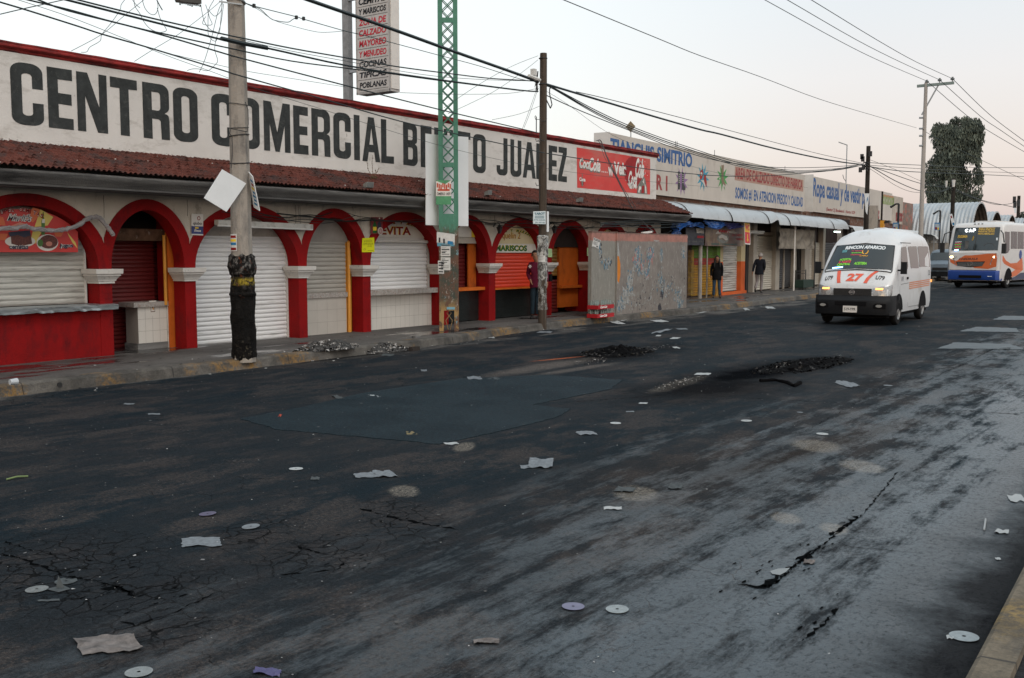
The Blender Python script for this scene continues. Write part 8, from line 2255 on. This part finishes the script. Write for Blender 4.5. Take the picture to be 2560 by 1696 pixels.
p_ = aP(1374, 695, (c0.x + .1, c0.y), 0); bm_.obox(p_, (.05, 0, 0), (0, .05, 0), (0, 0, .09)); tag(build('shoulder_bag', bm_, BK), 'small black bag at the right side of the man behind the wooden pole', 'bag')
finish_skin(SK_ITEMS)

# ================================================================== litter and ashes
def shards(mb, n, c, rx, ry, hgt, sz_, ms, rot=0, base=0.0, cone=True):
    for k in range(n):
        a = rnd.uniform(0, 2 * math.pi); q = rnd.random() ** .6
        u, v = rx * q * math.cos(a), ry * q * math.sin(a)
        x = c.x + u * math.cos(rot) - v * math.sin(rot); y = c.y + u * math.sin(rot) + v * math.cos(rot)
        z = base + hgt * (max(0, 1 - q ** 1.3) if cone else 1) * rnd.uniform(.2, 1.1) + .004
        s2 = sz_ * (.18 + .95 * rnd.random() ** 3)
        V_ = [Vector((rnd.uniform(-1, 1), rnd.uniform(-1.3, 1.3), rnd.uniform(-.55, .55))) * s2 for _ in range(rnd.choice([3, 4, 4]))]
        mb.face([Vector((x, y, z)) + w_ for w_ in V_], rnd.choice(ms))
ASH = [M('burnt_black', (.003, .003, .0035), .95, var=.4, scale=20, spec=.05), M('ash_white', (.42, .41, .40), .95, var=.5, scale=20), M('ash_grey', (.06, .06, .06), .95, var=.7, scale=20), M('burnt_wire', (.04, .035, .03), .7, .4), M('brown_char', (.06, .035, .02), .9)]
def mound(mb, c, rx, ry, h, rot, base, sd, m=0):
    P = []
    for i in range(15):
        q = i / 14; row = []
        for k in range(33):
            a = 2 * math.pi * (k % 32) / 32
            rr_ = q * (1 + .28 * noise.noise(Vector((math.cos(a) * 1.5 + sd, math.sin(a) * 1.5, q * 2))))
            u, v = rx * rr_ * math.cos(a), ry * rr_ * math.sin(a)
            z = base + .001 + h * max(0, (1 - q ** 1.5)) * (.9 + 1.3 * noise.noise(Vector((u * 7 + sd, v * 5, 1)))) + .02 * h / .2 * noise.noise(Vector((u * 30, v * 25, sd)))
            if q > .93: z = base - .01
            row.append((c.x + u * math.cos(rot) - v * math.sin(rot), c.y + u * math.sin(rot) + v * math.cos(rot), z))
        P.append(row)
    mb.grid(P, m)
def pile(label, c, rx, ry, h, rot, base, n, ms, sd, sz_=.035, extra=()):
    mb = MB(); mound(mb, c, rx, ry, h, rot, base, sd, 0 if base == 0 else 2)
    shards(mb, n, c, rx * 1.1, ry * 1.1, h * 1.15, sz_, ms, rot, base)
    for e_ in extra: shards(mb, *e_)
    return tag(build('ash_pile', mb, ASH), label, 'ash pile')
ca = G(840, 872, .16) + Vector((-.22, 0, 0))
pile('black and white heap of burnt rubbish lying on the kerbstone near the beige shutter', ca, .30, .66, .12, 0, .15, 1300, (0, 1, 1, 2, 2, 1, 0, 4), 3, .045, ((180, ca, .45, 1.0, .02, .02, (1, 1, 2), 0, .15, False),))
cb2 = G(968, 878, .02)
pile('second heap of burnt rubbish spilling over the kerb into the road', cb2 + Vector((-.05, 0, 0)), .26, .55, .13, 0, .02, 1000, (0, 1, 1, 2, 0, 1), 9, .04)
cc2 = G(1530, 892)
pile('low smouldering black pile of burnt tyres in the far lane', Vector((-8.95, 15.7, 0)), .55, .95, .10, .1, 0, 1300, (0, 0, 0, 2, 3), 5, .04, ((330, G(1600, 878), .25, 1.1, .015, .020, (1, 1, 2), .1, 0, False), (160, G(1480, 905), .25, .6, .015, .022, (1, 2), .3, 0, False)))
cd = G(1975, 917)
pile('low black burnt pile in the middle of the road nearer the van', Vector((-5.5, 15.7, 0)), .45, 1.5, .06, -.08, 0, 1300, (0, 0, 0, 0, 2), 8, .05, ((60, G(1985, 918), .2, .5, .06, .06, (1, 2, 2), 0, 0, False), (240, G(1700, 958), .16, 1.0, .012, .018, (1, 1, 2), .1, 0, False), (100, G(2100, 897), .1, .8, .01, .014, (1, 2), .4, 0, False)))
def strip_thing(name, label, cat, pts, w, mat, z=.012, th=.02):
    mb = MB(); P = [G(*p) for p in pts]; L = []
    for a_, b_ in zip(P, P[1:]):
        for k in range(4): L.append(a_.lerp(b_, k / 4))
    L.append(P[-1]); mb.tube([q + Vector((0, 0, z)) for q in L], [w * rnd.uniform(.6, 1.1) for _ in L], 6)
    return tag(build(name, mb, mat, smooth=True), label, cat)
strip_thing('burnt_strip', 'curved strip of burnt tyre lying beside the nearer black pile', 'burnt tyre strip', ((1900, 955), (1940, 953), (1970, 960), (1985, 968), (2000, 960)), .03, ASH[0], .015)

PAP = [M('wet_paper', (.17, .19, .21), .7, var=.3, scale=30), M('stained_paper', (.16, .145, .14), .8, var=.5, scale=18), M('card_grey', (.07, .08, .085), .8, var=.3, scale=20), M('disc_silver', (.22, .25, .26), .25, .3, var=.3, scale=30), M('disc_violet', (.13, .13, .22), .3, .3, var=.2, scale=20), M('bright_paper', (.36, .38, .39), .8, var=.1), M('leaf_yellow', (.18, .145, .08), .8, var=.2), M('green_stalk', (.16, .22, .10), .8), M('purple_plastic', (.06, .055, .15), .5), M('red_scrap', (.4, .06, .03), .6)]
def disc(x, y, label, m=3, z0=0, r_=.058, tilt=.02, broken=False, half=None):
    c = G(x, y, z0 + .006); mb = MB(); a0 = rnd.uniform(0, 6)
    n = 26; O, I = [], []
    for k in range(n):
        a = a0 + 2 * math.pi * k / n
        rr_ = r_ * (1 if not broken else (1 + .06 * rnd.uniform(-1, 1) - (.35 if 3 < k < 8 else 0)))
        O.append((rr_ * math.cos(a), rr_ * math.sin(a))); I.append((r_ * .14 * math.cos(a), r_ * .14 * math.sin(a)))
    ta = rnd.uniform(0, 6)
    f0 = lambda u, v: Vector((c.x + u, c.y + v, c.z + tilt * (u * math.cos(ta) + v * math.sin(ta)) + abs(tilt) * r_))
    mb.poly([O, I], f0, 0); mb.poly([O, I], lambda u, v: f0(u, v) - Vector((0, 0, .0015)), 0)
    for k in range(n): a, b = O[k], O[(k + 1) % n]; mb.face([f0(*a), f0(*b), f0(*b) - Vector((0, 0, .0015)), f0(*a) - Vector((0, 0, .0015))])
    return tag(build('compact_disc', mb, PAP[m]), label, 'disc', 'discs scattered on the road')
for x, y, lab, m, kw in ((1543, 1523, 'bright silver disc, right one of the pair lying side by side on the road', 3, {}), (1433, 1516, 'violet tinted disc, left one of the pair lying side by side on the road', 4, {}), (2410, 1591, 'silver disc lying against the near kerb', 3, dict(r_=.066)),
    (347, 1680, 'pale disc at the bottom edge near the left corner', 3, {}), (92, 1473, 'pale disc touching a folded card at the left by the cracks', 3, {}), (165, 1453, 'broken grey disc behind the folded card by the cracks', 2, dict(broken=True)), (627, 1317, 'grey split disc left of the road centre', 0, dict(tilt=.06)),
    (519, 1285, 'violet disc with a white torn label', 4, dict(tilt=.05)), (740, 1172, 'small thin looking pale disc below the asphalt patch', 5, {}), (1866, 1052, 'white disc far out on the pale part of the road', 5, {}), (2056, 1085, 'white disc below and right of the nearer burnt pile', 5, {}), (1539, 1058, 'white disc between the asphalt patch and the pale road surface', 5, {}),
    (2000, 1031, 'little dull disc between the two white discs', 0, dict(r_=.035)), (2220, 964, 'thin pale disc right of the burnt piles', 0, {})):
    disc(x, y, lab, m, **kw)
def sheet(x, y, wpx, hpx, label, m=0, lift_=.02, rot=0, name='paper_scrap', cat='paper', z0=0, fold=0):
    A, Bq = G(x - wpx / 2, y, z0), G(x + wpx / 2, y, z0); C = G(x, y - hpx / 2, z0); D = G(x, y + hpx / 2, z0); c = G(x, y, z0)
    ux = (Bq - A); uy = (C - D); rm = Matrix.Rotation(rot + rnd.uniform(-.3, .3), 3, 'Z')
    mb = MB(); nx, ny = 12, 7; sd = rnd.uniform(0, 99); P = []
    for i in range(ny + 1):
        row = []
        for j in range(nx + 1):
            u, v = j / nx - .5, i / ny - .5
            e_ = 1 + .04 * noise.noise(Vector((u * 6 + sd, v * 6, 0)))
            q = rm @ (ux * u * e_ * (1 + .12 * noise.noise(Vector((v * 4 + sd, 3, sd)))) + uy * v * (1 + .22 * noise.noise(Vector((u * 5.5 + sd, sd, 7)))) + uy * .25 * noise.noise(Vector((u * 2.5, sd, 1))))
            z = lift_ * .6 * (.3 + .7 * noise.noise(Vector((u * 2.3 + sd, v * 2.3, 1)))) + lift_ * .15 * noise.noise(Vector((u * 9 + sd, v * 9, 2))) + fold * abs(u) ** 1.5
            row.append(c + q + Vector((0, 0, max(.003, z + .004))))
        P.append(row)
    mb.grid(P)
    mb.grid([[p - Vector((0, 0, .0018)) for p in r_] for r_ in P])
    return tag(build(name, mb, PAP[m], smooth=False), label, cat, 'scraps scattered on the road')
for a in ((503, 1357, 96, 22, 'oblong crumpled silver grey wrapper left of centre near the cracks', 0, .015), (268, 1614, 140, 44, 'big stained curled sheet lying near the bottom left corner', 1, .05, .12), (915, 1190, 58, 12, 'left half of the torn white sheet in the middle distance', 0, .02, .1), (962, 1187, 46, 16, 'right half of the torn white sheet with an upturned corner', 0, .035, 0),
    (1352, 1160, 62, 22, 'grey folded card with a raised flap right of the torn sheet', 0, .05, .1), (1316, 1168, 30, 8, 'slim pale strip beside the folded card with a raised flap', 0, .01), (1216, 1607, 66, 12, 'beige curled scrap near the bottom centre', 1, .03, -.15), (668, 1684, 72, 14, 'curved purple plastic piece at the bottom edge', 8, .04, .1, 'plastic_scrap', 'plastic scrap'),
    (1563, 1226, 46, 12, 'dark shell like scrap on the sand patch', 2, .04, 0), (1689, 1218, 34, 12, 'small crumpled grey packet right of the sand patch', 2, .03, .1), (1532, 1272, 44, 7, 'thin light scrap just below the sand patch', 5, .012), (1466, 1085, 46, 8, 'grey bent strip right of the asphalt patch corner', 0, .03, .3),
    (933, 991, 26, 7, 'white rectangular paper on the asphalt patch', 5, .008), (978, 990, 18, 2.5, 'slim white sliver right of the rectangular paper', 5, .004), (1186, 946, 34, 7, 'rumpled pale scrap at the far edge of the asphalt patch', 0, .03), (1236, 947, 32, 5, 'charred flat scrap right of the rumpled pale one', 2, .01), (1128, 1110, 34, 5, 'light twig like scrap on the near tip of the asphalt patch', 5, .01),
    (1032, 1048, 28, 3, 'thin white stick on the asphalt patch', 5, .004, .05), (1029, 1084, 26, 8, 'yellowish triangular leaf on the asphalt patch', 6, .015), (1757, 936, 36, 5, 'flat white scrap left of the nearer black pile', 5, .008), (2118, 962, 42, 12, 'shiny grey crumpled foil right of the nearer black pile', 0, .05, .1), (2540, 1247, 40, 16, 'white sheet at the right edge by the dark gutter', 5, .01),
    (322, 1011, 28, 3, 'upper of the two pale slivers on the dark road at the left', 0, .004), (385, 1036, 30, 3, 'lower of the two pale slivers on the dark road at the left', 0, .004), (1060, 927, 14, 4, 'tiny pale scrap on the far side of the asphalt patch', 0, .01), (700, 1041, 7, 6, 'tiny red scrap left of the asphalt patch', 9, .02), (845, 995, 16, 9, 'small brown lump left of the rectangular paper', 2, .04),
    (1648, 803, 34, 5, 'spread of white paper along the kerb in front of the concrete wall', 5, .02), (1541, 807, 26, 7, 'whitish scrap with orange by the kerb below the crates', 5, .03), (1569, 799, 18, 9, 'small crumpled white ball by the kerb near the crates', 5, .05), (1362, 831, 34, 4, 'flat white strip on the road near the wooden pole', 0, .006), (1228, 844, 16, 4, 'small white strip on the road between the mast and the wooden pole', 5, .006),
    (1656, 829, 18, 10, 'pale rounded leaf upright on the road before the concrete wall', 0, .06), (1646, 840, 12, 3, 'little white sliver near the pale rounded leaf', 5, .006), (1688, 846, 20, 4, 'thin curved white sliver behind the far burnt pile', 5, .01), (1705, 823, 26, 3, 'faint pale streak of paper before the end of the concrete wall', 0, .004), (1762, 780, 14, 7, 'crumpled white paper by the kerb past the concrete wall', 5, .03),
    (1773, 776, 12, 5, 'folded white paper right of the crumpled one by the kerb', 5, .02), (1925, 770, 20, 5, 'white scrap on the road by the kerb before the van', 5, .02), (1866, 774, 12, 5, 'small white scrap by the kerb below the walking man', 5, .02), (1690, 870, 14, 4, 'bright crumb right of the far burnt pile', 5, .02), (2505, 1331, 32, 9, 'whitish crumpled scrap in the dark near gutter', 5, .02),
    (2495, 1399, 14, 5, 'small pale scrap lower in the near gutter', 5, .01), (2375, 1595, 18, 8, 'small white fragment left of the disc by the near kerb', 5, .008), (2023, 1407, 26, 10, 'brown serrated scrap beside the broken seam', 1, .03), (1608, 1009, 20, 3, 'slender white sliver before the pale road surface', 5, .004), (1575, 1030, 20, 2.5, 'faint pale sliver left of the nearest white disc', 0, .004),
    (122, 1503, 50, 5, 'flat grey sliver below the folded card at the left', 2, .005), (788, 1198, 22, 6, 'small charred scrap left of the torn white sheet', 2, .02), (970, 888, 30, 5, 'flat charred card beside the kerb by the spilled heap', 2, .01), (2512, 873, 24, 5, 'dark crumb of asphalt at the right edge', 2, .03)):
    sheet(*a)
# folded dark card by the left disc
mb = MB(); c = G(146, 1476); ux = G(176, 1478) - G(114, 1476); uy = G(146, 1462) - G(146, 1478)
mb.face([c - ux * .5 + Vector((0, 0, .005)), c + Vector((0, 0, .004)) - uy * .4, c + ux * .5 + Vector((0, 0, .01)), c + ux * .2 + uy * .5 + Vector((0, 0, .012))]); mb.face([c - ux * .1 + Vector((0, 0, .01)), c + ux * .25 + Vector((0, 0, .015)), c + ux * .02 + uy * .2 + Vector((0, 0, .075))])
tag(build('folded_card', mb, PAP[2]), 'dark folded card standing on edge beside the pale disc by the cracks', 'card')
mb = MB(); a_, b_ = G(16, 1202), G(70, 1194); mb.tube([a_ + Vector((0, 0, .01)), (a_ + b_) / 2 + Vector((0, 0, .02)), b_ + Vector((0, 0, .01))], .008, 5); tag(build('plant_stalk', mb, PAP[7]), 'thin green plant stalk on the road at the left edge', 'stalk')
mb = MB(); a_, b_ = G(2460, 1328), G(2464, 1302); mb.tube([a_ + Vector((0, 0, .01)), b_ + Vector((0, 0, .012))], .006, 5); tag(build('straw', mb, PAP[5]), 'pale straw lying on the road near the right kerb', 'straw')
c = G(33, 964, .153); mb = MB(); P = []
for x, r_ in ((0, .035), (.09, .045)): P.append([(c.x + .02 * math.cos(a) * 0 + r_ * math.cos(a), c.y - .04 + x, c.z + .045 + r_ * math.sin(a)) for a in [2 * math.pi * k / 16 for k in range(17)]])
mb.grid(P); mb.face([(c.x + .035 * math.cos(2 * math.pi * k / 16), c.y - .04, c.z + .045 + .035 * math.sin(2 * math.pi * k / 16)) for k in range(16)])
tag(build('plastic_cup', mb, M('cup_plastic', (.42, .46, .50), .3, var=.1), smooth=True), 'translucent plastic cup lying on the pavement at the left edge', 'cup')
mb = MB(); c = G(1036, 877); mb.hexa([c + Vector(v) for v in ((-.05, -.11, -.01), (.05, -.11, -.01), (.05, .11, -.01), (-.05, .11, -.01), (-.045, -.10, .07), (.045, -.105, .08), (.042, .10, .075), (-.045, .105, .07))]); tag(build('brick', mb, M('dirty_brick', (.035, .03, .028), .9, var=.4)), 'dark brick in the gutter beyond the spilled burnt heap', 'brick')
mb = MB(); c = G(961, 882); shards(mb, 7, c, .04, .10, .04, .035, (0,), 0, 0); tag(build('plastic_bag', mb, M('bag_blue_white', (.35, .5, .65), .5)), 'tiny blue and white plastic bag in the gutter by the spilled heap', 'bag')
c = G(1040, 845, .153); mb = MB(); mb.box(c.x - .05, c.x + .05, c.y - .07, c.y + .07, .15, .19); tag(build('concrete_block', mb, MOULD), 'small grey block on the pavement in front of the white tiled counter', 'block')
# drain hole pipe in the kerb
c = G(171, 963, .09); c.x = rlerp(KL, c.y) + .02; mb = MB(); mb.tube([(c.x - .08, c.y, .075), (c.x + .01, c.y, .075)], .035, 10); tag(build('drain_pipe', mb, BLK), 'black drain pipe mouth in the kerb at the left', 'pipe')
# specks: countless
mb = MB()
for k in range(4200):
    y = 2.8 + 30 * rnd.random() ** 1.7; x = rnd.uniform(-12.2, -1.2)
    if x > -4.5 and rnd.random() < .6: continue
    s2 = rnd.uniform(.002, .0065) * (1 + y * .05)
    if rnd.random() < .05: s2 *= 2.6
    a = rnd.uniform(0, 6)
    mb.face([(x + s2 * math.cos(a + b) * rnd.uniform(.5, 1.2), y + s2 * math.sin(a + b) * rnd.uniform(.5, 1.2), .006 + rnd.uniform(0, .004)) for b in (0, 1.6, 3.1, 4.7)], rnd.choice((0, 1, 1, 2, 2, 2)))
for k in range(700):
    y = rnd.uniform(5, 45); x = rlerp(KL, y) + (rnd.uniform(-1.6, .0) if rnd.random() < .45 else abs(rnd.gauss(0, .25)) + .03)
    z = .158 if x < rlerp(KL, y) else .006
    s2 = rnd.uniform(.006, .022) * (1 + y * .012); a = rnd.uniform(0, 6)
    mb.face([(x + s2 * math.cos(a + b), y + s2 * math.sin(a + b) * 1.3, z + rnd.uniform(0, .012)) for b in (0, 1.6, 3.1, 4.7)], rnd.choice((0, 1, 2, 3, 3)))
tag(build('litter', mb, [M('speck_white', (.40, .40, .40), .9), M('speck_grey', (.16, .16, .165), .9), M('speck_dim', (.09, .09, .09), .9), M('speck_dark', (.03, .03, .03), .9)]), 'tiny pale specks and crumbs scattered over road and pavement', 'litter', kind='stuff')
